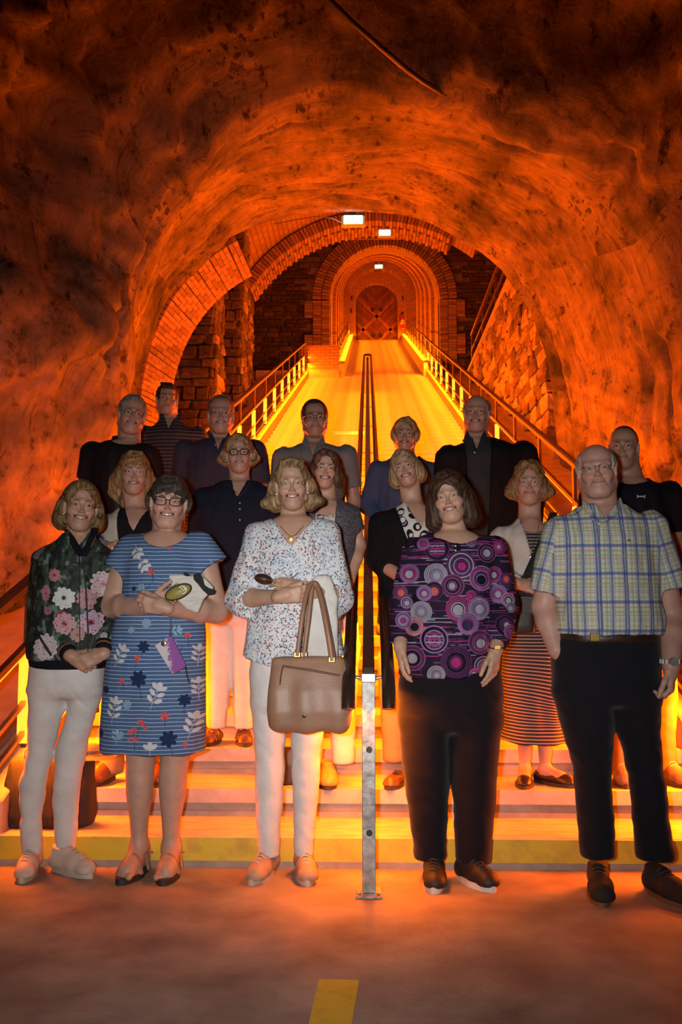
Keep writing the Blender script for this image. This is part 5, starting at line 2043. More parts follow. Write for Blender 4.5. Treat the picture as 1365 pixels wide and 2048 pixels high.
def earrings(P, mat, r=0.005, z=-0.040, drop=0.0):
    w = P.f.get('w', 1.0)
    for s in (-1, 1):
        p = P.hd.to_world((s * 0.0765 * w, -0.010, z - drop))
        bead(P, p, r, mat, 'earring')
        if drop:
            MB().tube([P.hd.to_world((s * 0.0765 * w, -0.009, z + 0.005)), p], 0.0012, 6).build('earring_hook', mat, P.root)


def flap(P, name, pts, th, mat, parent=None):
    """A flat cloth flap (collar leaf) from points in order round its edge."""
    pts = [np.asarray(p, float) for p in pts]
    n = nrm(np.cross(pts[1] - pts[0], pts[2] - pts[0]))
    if n[1] > 0: n = -n
    m = MB()
    c = sum(pts) / len(pts)
    k = len(pts)
    front = [p + n * th for p in pts]
    V = pts + front + [c + n * th * 1.6]
    Fc = [tuple(range(k))] + [(i, (i + 1) % k, k + (i + 1) % k, k + i) for i in range(k)] + [(k + i, k + (i + 1) % k, 2 * k) for i in range(k)]
    m.add(V, Fc)
    o = mobj(name, [tuple(v) for v in m.V], m.F, mat, parent or P.root)
    add_attr(o, 'cloth_uv', P.uv(np.array([tuple(v) for v in m.V])))
    return o


def vcut(P, bottom, left, right, back=0.02):
    """Cuts a V neckline seen from the front; all in photo rows and columns at the figure's depth."""
    b, l, r = P.at(*bottom), P.at(*left), P.at(*right)

    def f(Q):
        x, z = Q[:, 0], Q[:, 2]
        tl = nrm(np.array([l[0] - b[0], l[2] - b[2]])); tr = nrm(np.array([r[0] - b[0], r[2] - b[2]]))
        dl = (x - b[0]) * tl[1] - (z - b[2]) * tl[0]
        dr = (x - b[0]) * tr[1] - (z - b[2]) * tr[0]
        return np.maximum(np.maximum(-dl, dr), Q[:, 1] - (P.Y + back))
    return f, np.array([l[0] - .05, P.Y - .5, b[2] - .02]), np.array([r[0] + .05, P.Y + back, max(l[2], r[2]) + .2])


def torso_core(P, rows, sh_l, sh_r, chest_y, shrink=0.008, hip_rows=None):
    """Chest skin just under the garment, a slimmer trunk below it."""
    rr = rows_px(P.Y, rows)
    zc = P.at(600, chest_y)[2]
    out = []
    for (z, cx, cy, rx, ry) in rr:
        g = shrink if z > zc else shrink + 0.022
        out.append((z, cx, cy, max(rx - g, 0.03), max(ry - g, 0.03)))
    P.body.loft(out, 0.02, p=2.2, rnd=0.02)


def arm_skin(P, sh, el, wr, r=(0.045, 0.036, 0.025), k=0.02):
    P.body.cap(sh, el, r[0], r[1], k)
    P.body.cap(el, el + (wr - el) * 0.35, r[1], r[1] * 1.02, 0.012)
    P.body.cap(el + (wr - el) * 0.35, wr, r[1] * 1.02, r[2], 0.012)


M_WHITE_DENIM = cloth_mat('white_denim', (0.72, 0.70, 0.68), 0.8)
M_SOLE_PALE = simple('pale_sole', (0.55, 0.48, 0.40), None, 0.6)
M_SOLE_DARK = simple('dark_sole', (0.03, 0.025, 0.02), None, 0.6)
M_SOLE_WHITE = simple('white_sole', (0.68, 0.66, 0.62), None, 0.6)
M_LACE = simple('pale_lace', (0.6, 0.53, 0.45), None, 0.8)
SK = (0.46, 0.265, 0.185)


# --- woman in the speckled blouse with the tan handbag
def person_blouse():
    P = Person(3.86, 590, 'woman with blond bob in white speckled blouse, arms folded, tan handbag on her arm', res=0.0034)
    f = dict(skin=(0.47, 0.285, 0.195), open=0.0035, smile=0.9, iris=BLUE, w=0.95, jaw=0.87, lip=(0.42, 0.17, 0.15), rosy=0.35, brow=(0.16, 0.10, 0.06), brow_a=0.6, fold=0.9, eye=0.95)
    hd = P.head(922, 1021, 583, f, yaw=-1, pitch=-1, roll=-3, chin_x=586)
    P.neck(588, 1062, 0.050, 0.056)
    rows = [(1330, 486, 690, .135), (1250, 497, 680, .125), (1180, 504, 668, .118), (1110, 508, 664, .118), (1075, 508, 662, .105), (1052, 522, 650, .086), (1040, 540, 636, .070), (1030, 556, 622, .055)]
    torso_core(P, rows, None, None, 1110)
    shl, ell = P.at(518, 1072), P.at(479, 1196, -0.02)
    shr, elr = P.at(652, 1068), P.at(680, 1196, -0.03)
    wl, wr = P.at(560, 1194, -0.205), P.at(608, 1178, -0.185)
    arm_skin(P, shl, ell, wl); arm_skin(P, shr, elr, wr)
    hand(P.body, wr, (-1, -0.02, 0.10), (0, 1, -0.25), (0, 0.2, 1), 0.92, 0.32, thumb=0.6)
    hand(P.body, wl + np.array([0.0, -0.012, 0.0]), (1, -0.10, 0.13), (0, 1, 0.1), (0.2, 0, 1), 0.92, 0.55, spread=0.03, thumb=0.6)
    P.finish_body()
    hair_obj(hd, st_bob(-0.108, 0.030, 0.010, 'back', 0.016, face=(0.062, 0.125), hl=0.096, ears=True), (0.17, 0.095, 0.045), P.root, f=dict(hi=(0.34, 0.215, 0.115)))
    earrings(P, M_PEARL, 0.0055, -0.038)
    # blouse
    s = Solid()
    s.loft(rows_px(P.Y, rows), 0.0, p=2.2, rnd=0.012, grow=0.004)
    for (sh, el, cf) in ((shl, ell, P.at(496, 1207, -0.080)), (shr, elr, P.at(664, 1192, -0.075))):
        s.cap(sh, el + np.array([0, 0, -0.004]), 0.058, 0.057, 0.05)
        s.cap(el + np.array([0, 0, -0.004]), cf, 0.056, 0.060, 0.02, flat=2)
    for (el, wr_, cf) in ((ell, wl, P.at(496, 1207, -0.080)), (elr, wr, P.at(664, 1192, -0.075))):
        d = nrm(wr_ - el)
        s.cap(cf - d * 0.012, cf + d * 0.06, 0.046, 0.048, 0.004, '-', flat=1)
    fn, lo, hi = vcut(P, (587, 1094), (538, 1030), (637, 1030))
    s.fn(fn, lo, hi, '-', 0.006)
    s.cap(P.at(588, 1058, 0.02), P.at(588, 1000, 0.02), 0.066, 0.085, 0.01, '-')
    # hem rises at the sides
    zc = P.at(590, 1334)[2]
    s.fn(lambda Q: (zc + 0.20 * (Q[:, 0] - P.at(585, 1334)[0]) ** 2 * 6) - Q[:, 2], op='&', k=0)
    P.cloth('blouse', s, speckled(P), folds('shirt', 0.0065, 3))
    trousers(P, [(1300, 502, 676, .112), (1345, 499, 668, .118), (1395, 501, 656, .116), (1425, 508, 646, .10)],
             [(1400, 502, 574), (1450, 508, 573), (1500, 510, 568), (1520, 511, 569), (1580, 511, 567), (1640, 514, 563), (1694, 516, 560), (1712, 518, 559)],
             [(1400, 578, 652), (1450, 582, 650), (1500, 584, 643), (1520, 584, 642), (1580, 586, 639), (1640, 587, 631), (1694, 588, 627), (1712, 590, 626)], M_WHITE_DENIM, 0.0042, 5)
    M = simple('beige_suede', (0.42, 0.30, 0.21), (0.34, 0.24, 0.17), 0.6, scale=25)
    a = W(537, 1690, 3.885)
    shoe(P, a, -16, M, M_SOLE_PALE, 'sneaker', 0.245, lace=M_LACE, wid=0.95)
    a = W(608, 1690, 3.885)
    shoe(P, a, 9, M, M_SOLE_PALE, 'sneaker', 0.245, lace=M_LACE, wid=0.95)
    # necklace
    pts = [P.at(x, y, dy) for (x, y, dy) in ((556, 1040, -0.03), (562, 1054, -0.085), (575, 1068, -0.108), (583, 1073, -0.118), (592, 1069, -0.108), (606, 1054, -0.085), (614, 1040, -0.03))]
    nk = MB().tube(pts, 0.0013, 6).build('necklace', M_GOLD, P.root, smooth=True)
    c = P.at(581, 1078, -0.122)
    MB().lathe([(0.002, -0.004), (0.011, -0.002), (0.012, 0.002), (0.004, 0.005)], c, 14, 'Y').build('pendant', M_GOLD, nk, smooth=True)
    w = P.at(607, 1180, -0.19)
    MB().tube([w + np.array([0.0, 0.030 * math.cos(t), 0.030 * math.sin(t)]) for t in np.linspace(0, 2 * math.pi, 20)], 0.0035, 6, caps=False).build('bracelet', M_SILVER, P.root, smooth=True)
    return P


def speckled(P):
    (x0, y0), (x1, y1) = P.px_uv(455, 1345), P.px_uv(705, 1020)
    c = Canvas(x0, x1, y0, y1, 4, (0.66, 0.68, 0.71))
    r = np.random.default_rng(5)
    for i in range(60):
        c.ellipse(r.uniform(x0, x1), r.uniform(y0, y1), r.uniform(8, 18), r.uniform(10, 26), r.uniform(0, 3), (0.40, 0.53, 0.66), 14, 0.55)
    cols = [((0.035, 0.05, 0.11), 0.34), ((0.07, 0.14, 0.26), 0.2), ((0.19, 0.33, 0.48), 0.22), ((0.34, 0.07, 0.06), 0.20), ((0.5, 0.2, 0.15), 0.04)]
    n = 5200
    xs, ys = r.uniform(x0, x1, n), r.uniform(y0, y1, n)
    zone = fbm(np.stack([xs * 0.035, ys * 0.022, 0 * xs], 1), 2, 3)
    for x, y, z in zip(xs, ys, zone):
        u = r.random()
        if z > 0.15:
            col = cols[3][0] if u < 0.42 else cols[0][0] if u < 0.85 else cols[1][0]
        elif z < -0.15:
            col = cols[2][0] if u < 0.7 else cols[1][0] if u < 0.9 else cols[0][0]
        else:
            col = cols[0][0] if u < 0.5 else cols[1][0] if u < 0.75 else cols[3][0]
        k = r.uniform(0.7, 1.5)
        c.ellipse(x, y, 1.5 * k, 1.0 * k, r.uniform(0, 3.1), col, 0.4, 0.9)
        if r.random() < 0.22:
            c.ellipse(x + 0.2, y, 0.7 * k, 0.5 * k, 0, (0.6, 0.6, 0.62), 0.3)
    return c.material('speckled_blouse_print', 0.75)


# --- woman in the blue striped dress
M_SANDAL = simple('taupe_leather', (0.30, 0.20, 0.14), (0.24, 0.16, 0.11), 0.5, scale=20)


def sandal(P, ankle, ang, L=0.25):
    z = P.z0
    a = math.radians(ang)
    d = np.array([math.sin(a), -math.cos(a), 0]); sd = np.array([math.cos(a), math.sin(a), 0])
    o = np.array([ankle[0], ankle[1], z])
    at = lambda f, s, u: o + d * f + sd * s + np.array([0, 0, u])
    # bare foot joins the body
    B = P.body
    B.cap(at(-0.03, 0, 0.05), at(0.09, 0, 0.040), 0.034, 0.034, 0.02)
    B.cap(at(0.0, 0, 0.10), at(0.08, 0, 0.055), 0.034, 0.026, 0.03)
    B.cap(at(0.08, 0, 0.038), at(0.115, 0, 0.034), 0.038, 0.036, 0.02)
    for i, s in enumerate((-0.027, -0.012, 0.001, 0.013, 0.024)):
        k = i if ang < 0 else 4 - i
        q = -s if ang < 0 else s
        r = 0.0125 if abs(s + 0.027) < 1e-6 else 0.0085
        B.cap(at(0.12, q * 0.9, 0.032), at(0.160 - 0.006 * i, q * 1.05, 0.026), r, r * 0.95, 0.006)
    root = empty('sandal', o, parent=P.root)
    b, h = -0.07, L - 0.065
    prof = []
    for t in np.linspace(0, 2 * math.pi, 28, endpoint=False):
        f, q = math.cos(t), math.sin(t)
        prof.append(((b + h) / 2 + f * (h - b) / 2, q * (0.047 if f > -0.2 else 0.040)))
    n = len(prof)
    m = MB()
    m.add([at(f, q, 0) for f, q in prof] + [at(f, q, 0.022) for f, q in prof], [tuple(range(n))[::-1], tuple(range(n, 2 * n))] + [(i, (i + 1) % n, n + (i + 1) % n, n + i) for i in range(n)])
    m.build('sole', M_SOLE_DARK, root, smooth=True)
    for (f0, f1, u) in ((0.105, 0.075, 0.078), (0.055, 0.085, 0.092), (0.0, 0.01, 0.125)):
        pts = [at(f0 + (f1 - f0) * t, -0.047 + 0.094 * t, 0.018 + (u - 0.018) * math.sin(math.pi * t) ** 0.6) for t in np.linspace(0, 1, 13)]
        MB().tube(pts, 0.0105, 8, flat=0.38).build('strap', M_SANDAL, root, smooth=True)
    pts = [at(-0.02 - 0.045 * math.sin(math.pi * t), -0.042 + 0.084 * t, 0.075) for t in np.linspace(0, 1, 11)]
    MB().tube(pts, 0.010, 8, flat=0.38).build('strap', M_SANDAL, root, smooth=True)


def dress_print(P):
    (x0, y0), (x1, y1) = P.px_uv(195, 1510), P.px_uv(445, 1050)
    c = Canvas(x0, x1, y0, y1, 4, (0.062, 0.125, 0.27))
    c.a *= (1 + 0.12 * vnoise(np.stack([c.X * 0.6, c.Y * 0.6, 0 * c.X], -1), 4))[..., None]
    wv = c.Y + 0.8 * vnoise(np.stack([c.X * 0.05, c.Y * 0.05, 0 * c.X], -1), 2)
    ph = (wv / 7.4) % 1.0
    c.blend((slice(None), slice(None)), np.clip((0.11 - np.abs(ph - 0.5)) / 0.06, 0, 1) * 0.9, (0.50, 0.56, 0.64))
    U = lambda px, py: P.px_uv(px, py)
    white, navy, red, sky = (0.56, 0.57, 0.60), (0.012, 0.03, 0.085), (0.62, 0.09, 0.085), (0.22, 0.42, 0.58)

    def sprig(px, py, ang, n, col, ln=8, lw=4):
        x, y = U(px, py)
        for i in range(n):
            x2, y2 = x + math.cos(ang) * ln * 1.15, y + math.sin(ang) * ln * 1.15
            c.line(x, y, x2, y2, 0.8, col)
            for s in (-1, 1):
                a = ang + s * 0.95
                c.ellipse(x2 + math.cos(a) * ln * 0.95, y2 + math.sin(a) * ln * 0.95, ln * 0.72, lw * 0.72, a, col, 0.5)
                c.line(x2, y2, x2 + math.cos(a) * ln * 0.5, y2 + math.sin(a) * ln * 0.5, 0.8, col)
            x, y = x2, y2
        c.ellipse(x + math.cos(ang) * ln * 0.7, y + math.sin(ang) * ln * 0.7, ln * 0.8, lw, ang, col, 0.5)

    def bloom(px, py, r, col, n=6, stem=None):
        x, y = U(px, py)
        for i in range(n):
            a = i * 2 * math.pi / n + 0.3
            c.ellipse(x + math.cos(a) * r * 0.6, y + math.sin(a) * r * 0.6, r * 0.55, r * 0.32, a, col, 0.5)
        c.ellipse(x, y, r * 0.45, r * 0.45, 0, col)
        if stem:
            sx, sy = U(*stem)
            c.line(x, y, sx, sy, 0.9, navy)
    for (px, py, a, n, col, ln, lw) in ((318, 1410, 1.2, 3, white, 11, 6), (240, 1440, 1.4, 3, white, 11, 5), (387, 1470, 1.3, 3, white, 11, 5.5), (245, 1330, 1.1, 3, white, 10, 5), (404, 1395, 1.6, 3, white, 9, 4.5), (402, 1330, 1.5, 3, white, 9, 4),
                                        (318, 1500, 1.6, 1, white, 10, 6), (292, 1118, -0.9, 2, white, 9, 5), (282, 1090, -1.2, 2, white, 9, 5), (425, 1120, -0.9, 1, white, 9, 5), (352, 1262, 0.2, 2, sky, 7, 3), (250, 1480, 1.5, 2, (0.30, 0.42, 0.55), 8, 3.5)):
        sprig(px, py, a, n, col, ln, lw)
    for (px, py, r, stem) in ((295, 1352, 15, (302, 1392)), (305, 1290, 11, (300, 1310)), (352, 1468, 15, (360, 1500)), (381, 1394, 11, (380, 1420)), (212, 1460, 9, None), (225, 1375, 8, None), (284, 1178, 5, (284, 1215))):
        bloom(px, py, r, navy, 7, stem)
    for (px, py, r, stem) in ((293, 1313, 7, (288, 1330)), (319, 1146, 7, (326, 1160)), (345, 1424, 8, (346, 1444)), (261, 1357, 6, (266, 1372)), (386, 1269, 6, (388, 1290)), (286, 1452, 6, (288, 1490)), (300, 1436, 7, (290, 1470)), (278, 1455, 5, None), (309, 1446, 5, None), (276, 1468, 4, None), (288, 1468, 6, None), (360, 1085, 6, None), (352, 1100, 4, None), (382, 1480, 5, None)):
        bloom(px, py, r, red, 6, stem)
    for (px, py, r) in ((272, 1402, 9), (310, 1245, 9), (280, 1258, 7), (362, 1284, 6), (318, 1195, 8), (300, 1175, 7), (258, 1462, 7)):
        bloom(px, py, r, (0.20, 0.34, 0.48), 8, None)
    for (a, b) in (((300, 1160), (300, 1205)), ((318, 1170), (300, 1192)), ((322, 1168), (322, 1140)), ((368, 1310), (378, 1290)), ((270, 1140), (270, 1200))):
        c.line(*U(*a), *U(*b), 0.9, navy)
    return c.material('blue_dress_print', 0.85)


def person_dress():
    P = Person(3.86, 330, 'woman with short dark hair and glasses in a blue striped floral dress', res=0.0034)
    f = dict(skin=(0.50, 0.285, 0.215), open=0.004, smile=1.0, iris=HAZEL, w=1.03, jaw=1.02, fat=0.006, chin=0.002, rosy=1.1, lip=(0.40, 0.16, 0.15), brow=(0.05, 0.035, 0.03), fold=0.8, arm=(0.47, 0.28, 0.205))
    hd = P.head(955, 1056, 338, f, yaw=-2, pitch=-3, roll=4, chin_x=337)
    P.neck(334, 1088, 0.058, 0.066)
    rows = [(1500, 202, 410, .150), (1430, 206, 411, .150), (1350, 213, 411, .150), (1265, 226, 410, .150), (1200, 248, 402, .148), (1150, 252, 402, .150), (1110, 254, 402, .130), (1085, 262, 400, .105), (1070, 284, 384, .085), (1060, 300, 368, .065)]
    torso_core(P, rows, None, None, 1120)
    shl, ell = P.at(262, 1098), P.at(224, 1214, 0.02)
    shr, elr = P.at(400, 1092), P.at(432, 1222, 0.02)
    wl, wr = P.at(302, 1212, -0.20), P.at(330, 1216, -0.205)
    R_ = (0.058, 0.050, 0.030)
    arm_skin(P, shl, ell, wl, R_); arm_skin(P, shr, elr, wr, R_)
    hand(P.body, wl + np.array([0, 0.0, 0.005]), (0.93, -0.05, 0.36), (0.05, -1, 0.15), (-0.3, -0.1, 1), 0.95, 0.34, thumb=0.35)
    hand(P.body, wr + np.array([0.01, -0.030, 0.0]), (-1, -0.06, 0.18), (0, 1, 0.2), (0.3, 0, 1), 0.95, 0.45, spread=0.03, thumb=0.7)
    # bare legs
    for (kx, kw, cx_, ax, dl) in ((282, 30, 281, 279, 0), (350, 31, 347, 343, 0)):
        P.body.loft(rows_px(P.Y + 0.01, [(1440, kx - 34, kx + 34), (1500, kx - 31, kx + 31), (1520, kx - 29, kx + 29), (1550, cx_ - 29, cx_ + 27), (1590, cx_ - 28, cx_ + 25), (1640, ax - 19, ax + 18), (1676, ax - 17, ax + 16), (1700, ax - 19, ax + 18)], 1.05), 0.02)
    a1, a2 = W(279, 1690, 3.88), W(343, 1690, 3.88)
    sandal(P, a1, -10); sandal(P, a2, 2)
    P.finish_body()
    hair_obj(hd, st_bob(-0.030, 0.008, 0.014, 'full_r', 0, face=(0.064, 0.085), hl=0.062, ears=True), (0.022, 0.018, 0.016), P.root, f=dict(hi=(0.07, 0.055, 0.045)))
    glasses(P, M_FRAME_NAVY, 'cat', 0.0021, 0.0175, 0.0255)
    s = Solid()
    s.loft(rows_px(P.Y, rows), 0.0, p=2.2, rnd=0.006, grow=0.004)
    for (sh, tip) in ((shl, P.at(240, 1140, 0.0)), (shr, P.at(424, 1132, 0.0))):
        s.cap(sh + np.array([0, 0, 0.0]), tip, 0.062, 0.073, 0.05, flat=2)
    c0 = P.at(336, 1062)
    s.ell((c0[0], P.Y - 0.04, c0[2]), (0.094, 0.15, 0.083), 0.006, '-')
    P.cloth('dress', s, dress_print(P), folds('skirt', 0.006, 7, P.at(0, 1180)[2], P.at(0, 1480)[2]))
    return P


# --- woman in the flowered bomber jacket
def jacket_print(P):
    (x0, y0), (x1, y1) = P.px_uv(40, 1345), P.px_uv(240, 1055)
    c = Canvas(x0, x1, y0, y1, 5, (0.018, 0.024, 0.020))
    n1 = fbm(np.stack([c.X * 0.10, c.Y * 0.07, 0 * c.X], -1), 4, 3)
    n2 = fbm(np.stack([c.X * 0.16, c.Y * 0.10, 0 * c.X + 5], -1), 3, 9)
    al = (slice(None), slice(None))
    c.blend(al, np.clip(n1 * 2, 0, 1) * 0.8, (0.035, 0.05, 0.040))
    c.blend(al, np.clip(n2 * 2 - 0.5, 0, 1) * 0.8, (0.05, 0.075, 0.055))
    c.blend(al, np.clip(-n2 * 2 - 0.5, 0, 1) * 0.9, (0.008, 0.009, 0.012))
    c.blend(al, np.clip(n1 * 3 - 1.7, 0, 1), (0.13, 0.20, 0.17))
    r = np.random.default_rng(2)
    U = lambda px, py: P.px_uv(px, py)

    def peony(px, py, R, dark, mid, pale, frill=True, heart=None, sq=1.0):
        x, y = U(px, py)
        for ring, n in ((1.0, 13), (0.80, 12), (0.60, 9), (0.42, 7), (0.24, 5)):
            for i in range(n):
                a = i * 2 * math.pi / n + ring * 3 + r.uniform(-.15, .15)
                rr = R * ring * r.uniform(0.75, 0.92)
                px_, py_ = x + math.cos(a) * rr * 0.80, y + math.sin(a) * rr * 0.80 * sq
                L, wd = R * 0.30, R * 0.21
                c.ellipse(px_, py_, L, wd, a, np.array(pale) * 0.78, 0.4)
                c.ellipse(px_ - math.cos(a) * L * 0.30, py_ - math.sin(a) * L * 0.30, L * 0.80, wd * 0.74, a, np.array(mid) * (0.62, 0.50, 0.55), 0.8)
                c.ellipse(px_ - math.cos(a) * L * 0.62, py_ - math.sin(a) * L * 0.62, L * 0.6, wd * 0.55, a, np.array(dark) * 0.8, 1.0, 0.9)
        if heart:
            c.ellipse(x, y, R * 0.22, R * 0.22, 0, heart, 2)
    crim, pink, pale = (0.24, 0.012, 0.045), (0.52, 0.10, 0.17), (0.68, 0.42, 0.46)
    for (px, py, R, sq) in ((165, 1215, 11, 1.0),):
        c.ellipse(*U(142, 1237), 13, 12, 0.4, (0.30, 0.01, 0.06), 1)
    peony(145, 1236, 16, (0.22, 0.008, 0.05), (0.34, 0.015, 0.08), (0.42, 0.03, 0.12))
    peony(128, 1152, 14, (0.16, 0.006, 0.03), (0.34, 0.03, 0.08), (0.58, 0.25, 0.30))
    peony(110, 1187, 11, (0.28, 0.01, 0.09), (0.44, 0.06, 0.16), (0.58, 0.25, 0.33), sq=1.6)
    peony(115, 1221, 9, (0.10, 0.01, 0.04), (0.22, 0.04, 0.10), (0.40, 0.18, 0.24))
    peony(146, 1196, 23, (0.30, 0.36, 0.38), (0.75, 0.95, 0.92), (0.80, 0.84, 0.84), heart=(0.05, 0.045, 0.03))
    peony(148, 1246, 23, crim, pink, pale)
    peony(187, 1198, 19, (0.30, 0.06, 0.09), (0.52, 0.22, 0.25), (0.60, 0.34, 0.36), sq=1.3)
    peony(195, 1244, 23, (0.22, 0.015, 0.05), (0.46, 0.14, 0.26), (0.62, 0.48, 0.60), heart=(0.20, 0.01, 0.03), sq=1.15)
    peony(212, 1168, 22, (0.45, 0.16, 0.22), (0.62, 0.36, 0.42), (0.72, 0.60, 0.63), sq=1.3)
    peony(172, 1268, 15, (0.34, 0.08, 0.08), (0.48, 0.20, 0.18), (0.56, 0.34, 0.31))
    peony(112, 1292, 27, (0.42, 0.06, 0.22), (0.58, 0.34, 0.46), (0.70, 0.62, 0.66))
    peony(84, 1112, 9, (0.05, 0.03, 0.03), (0.14, 0.10, 0.10), (0.25, 0.2, 0.2))
    peony(222, 1270, 8, (0.2, 0.1, 0.1), (0.4, 0.3, 0.28), (0.55, 0.48, 0.45))
    for (a, b) in (((66, 1090), (68, 1130)), ((68, 1130), (70, 1180)), ((70, 1180), (80, 1230)), ((80, 1230), (98, 1270)), ((98, 1270), (122, 1306))):
        c.line(*U(*a), *U(*b), 5.0, (0.012, 0.010, 0.010))
        c.line(*U(*a), *U(*b), 1.4, (0.07, 0.035, 0.012))
    c.line(*U(173, 1105), *U(177, 1300), 1.6, (0.006, 0.005, 0.006))
    return c.material('flowered_jacket_print', 0.6)


def person_jacket():
    P = Person(3.88, 125, 'woman with dark blond bob in a dark flowered bomber jacket and white trousers', res=0.0034)
    f = dict(skin=(0.44, 0.255, 0.175), open=0.0035, smile=1.1, iris=BROWN, w=0.97, jaw=0.90, lip=(0.36, 0.13, 0.11), rosy=0.35, brow=(0.10, 0.06, 0.035), brow_a=0.7, eye=0.9, fold=1.0)
    hd = P.head(966, 1064, 160, f, yaw=5, pitch=1, roll=5, chin_x=162)
    P.neck(163, 1098, 0.048, 0.055)
    rows = [(1332, 62, 212, .118), (1310, 58, 216, .124), (1260, 60, 214, .122), (1200, 72, 206, .115), (1140, 76, 204, .115), (1108, 84, 205, .102), (1090, 104, 198, .085), (1076, 122, 192, .066), (1062, 134, 186, .05)]
    torso_core(P, rows, None, None, 1110)
    shl, ell, wl = P.at(90, 1122), P.at(80, 1236, 0.05), P.at(142, 1312, -0.13)
    shr, elr, wr = P.at(200, 1120), P.at(226, 1230, 0.05), P.at(206, 1308, -0.125)
    arm_skin(P, shl, ell, wl); arm_skin(P, shr, elr, wr)
    hand(P.body, wl, (0.80, -0.12, -0.42), (0.25, 0.75, -0.25), (0.5, -0.2, 0.8), 0.90, 0.75, spread=0.02, thumb=0.3)
    hand(P.body, wr, (-0.75, -0.22, -0.32), (-0.3, 0.8, -0.2), (-0.4, -0.2, 0.8), 0.90, 0.85, spread=0.02, thumb=0.4)
    P.finish_body()
    hair_obj(hd, st_bob(-0.10, 0.026, 0.013, 'side_r', face=(0.060, 0.112), hl=0.078, ears=True), (0.075, 0.042, 0.016), P.root, f=dict(hi=(0.22, 0.135, 0.055)))
    earrings(P, M_PEARL, 0.006, -0.042)
    s = Solid()
    s.loft(rows_px(P.Y, rows), 0.0, p=2.2, rnd=0.012, grow=0.005)
    for (sh, el, wr_) in ((shl, ell, wl), (shr, elr, wr)):
        d = nrm(wr_ - el)
        s.cap(sh, el, 0.056, 0.050, 0.04)
        s.cap(el, wr_ - d * 0.055, 0.050, 0.044, 0.02, flat=2)
    fn, lo, hi = vcut(P, (164, 1108), (137, 1050), (190, 1050))
    s.fn(fn, lo, hi, '-', 0.005)
    s.cap(P.at(163, 1090, 0.02), P.at(162, 1040, 0.02), 0.060, 0.075, 0.01, '-')
    zh = P.at(0, 1318)[2]
    s.fn(lambda Q: zh - Q[:, 2], op='&', k=0)
    P.cloth('jacket', s, jacket_print(P), folds('shirt', 0.006, 11), h=0.0058)
    rib = cloth_mat('black_rib_knit', (0.010, 0.010, 0.016), 0.9)
    ochre = cloth_mat('ochre_rib_stripe', (0.20, 0.105, 0.025), 0.9)
    w = Solid().loft([r for r in rows_px(P.Y, [(1336, 64, 210, .116), (1312, 60, 214, .124)])], 0.0, p=2.2, rnd=0.008, grow=0.003)
    P.cloth('waistband', w, rib, None)
    for (el, wr_) in ((ell, wl), (elr, wr)):
        d = nrm(wr_ - el)
        P.cloth('cuff', Solid().cap(wr_ - d * 0.065, wr_ - d * 0.010, 0.040, 0.036, 0, flat=3), rib, None)
        P.cloth('cuff_stripe', Solid().cap(wr_ - d * 0.042, wr_ - d * 0.030, 0.0405, 0.0398, 0, flat=3), ochre, None, h=0.004)
    for side in (0, 1):
        pts = [(137, 1058, -0.012), (141, 1074, -0.060), (151, 1092, -0.094), (163, 1110, -0.112)] if side == 0 else [(190, 1058, -0.012), (186, 1074, -0.062), (178, 1092, -0.096), (166, 1110, -0.112)]
        c = [P.at(*p) for p in pts]
        MB().tube(c, 0.0165, 10, flat=0.5).build('collar', rib, P.root, smooth=True)
        MB().tube([q + np.array([(-0.012, 0.012)[side], -0.009, -0.006]) for q in c[:3]], 0.0032, 6).build('collar_stripe', ochre, P.root, smooth=True)
    MB().tube([P.at(165, 1112, -0.120), P.at(172, 1180, -0.128), P.at(176, 1260, -0.134), P.at(176, 1325, -0.132)], 0.0032, 6).build('zip', M_BLACK, P.root, smooth=True)
    trousers(P, [(1310, 66, 208, .105), (1345, 60, 208, .112), (1365, 58, 206, .112), (1395, 58, 198, .10)],
             [(1380, 58, 136), (1430, 58, 124), (1491, 56, 106), (1510, 53, 104), (1560, 42, 92), (1610, 40, 86), (1660, 43, 84), (1686, 44, 85), (1708, 46, 84)],
             [(1380, 138, 204), (1430, 132, 188), (1491, 114, 170), (1510, 110, 168), (1560, 106, 158), (1610, 104, 154), (1650, 106, 152), (1672, 107, 150), (1700, 109, 149)], M_WHITE_DENIM, 0.0048, 8, dr=0.02)
    M = simple('white_canvas', (0.62, 0.52, 0.43), (0.55, 0.45, 0.37), 0.6, scale=25)
    shoe(P, W(64, 1685, 3.89), 8, M, M_SOLE_PALE, 'sneaker', 0.245, lace=M_LACE, wid=0.92)
    a = W(126, 1672, 3.885)
    shoe(P, a, 58, M, M_SOLE_PALE, 'sneaker', 0.245, lace=M_LACE, wid=0.92)
    return P


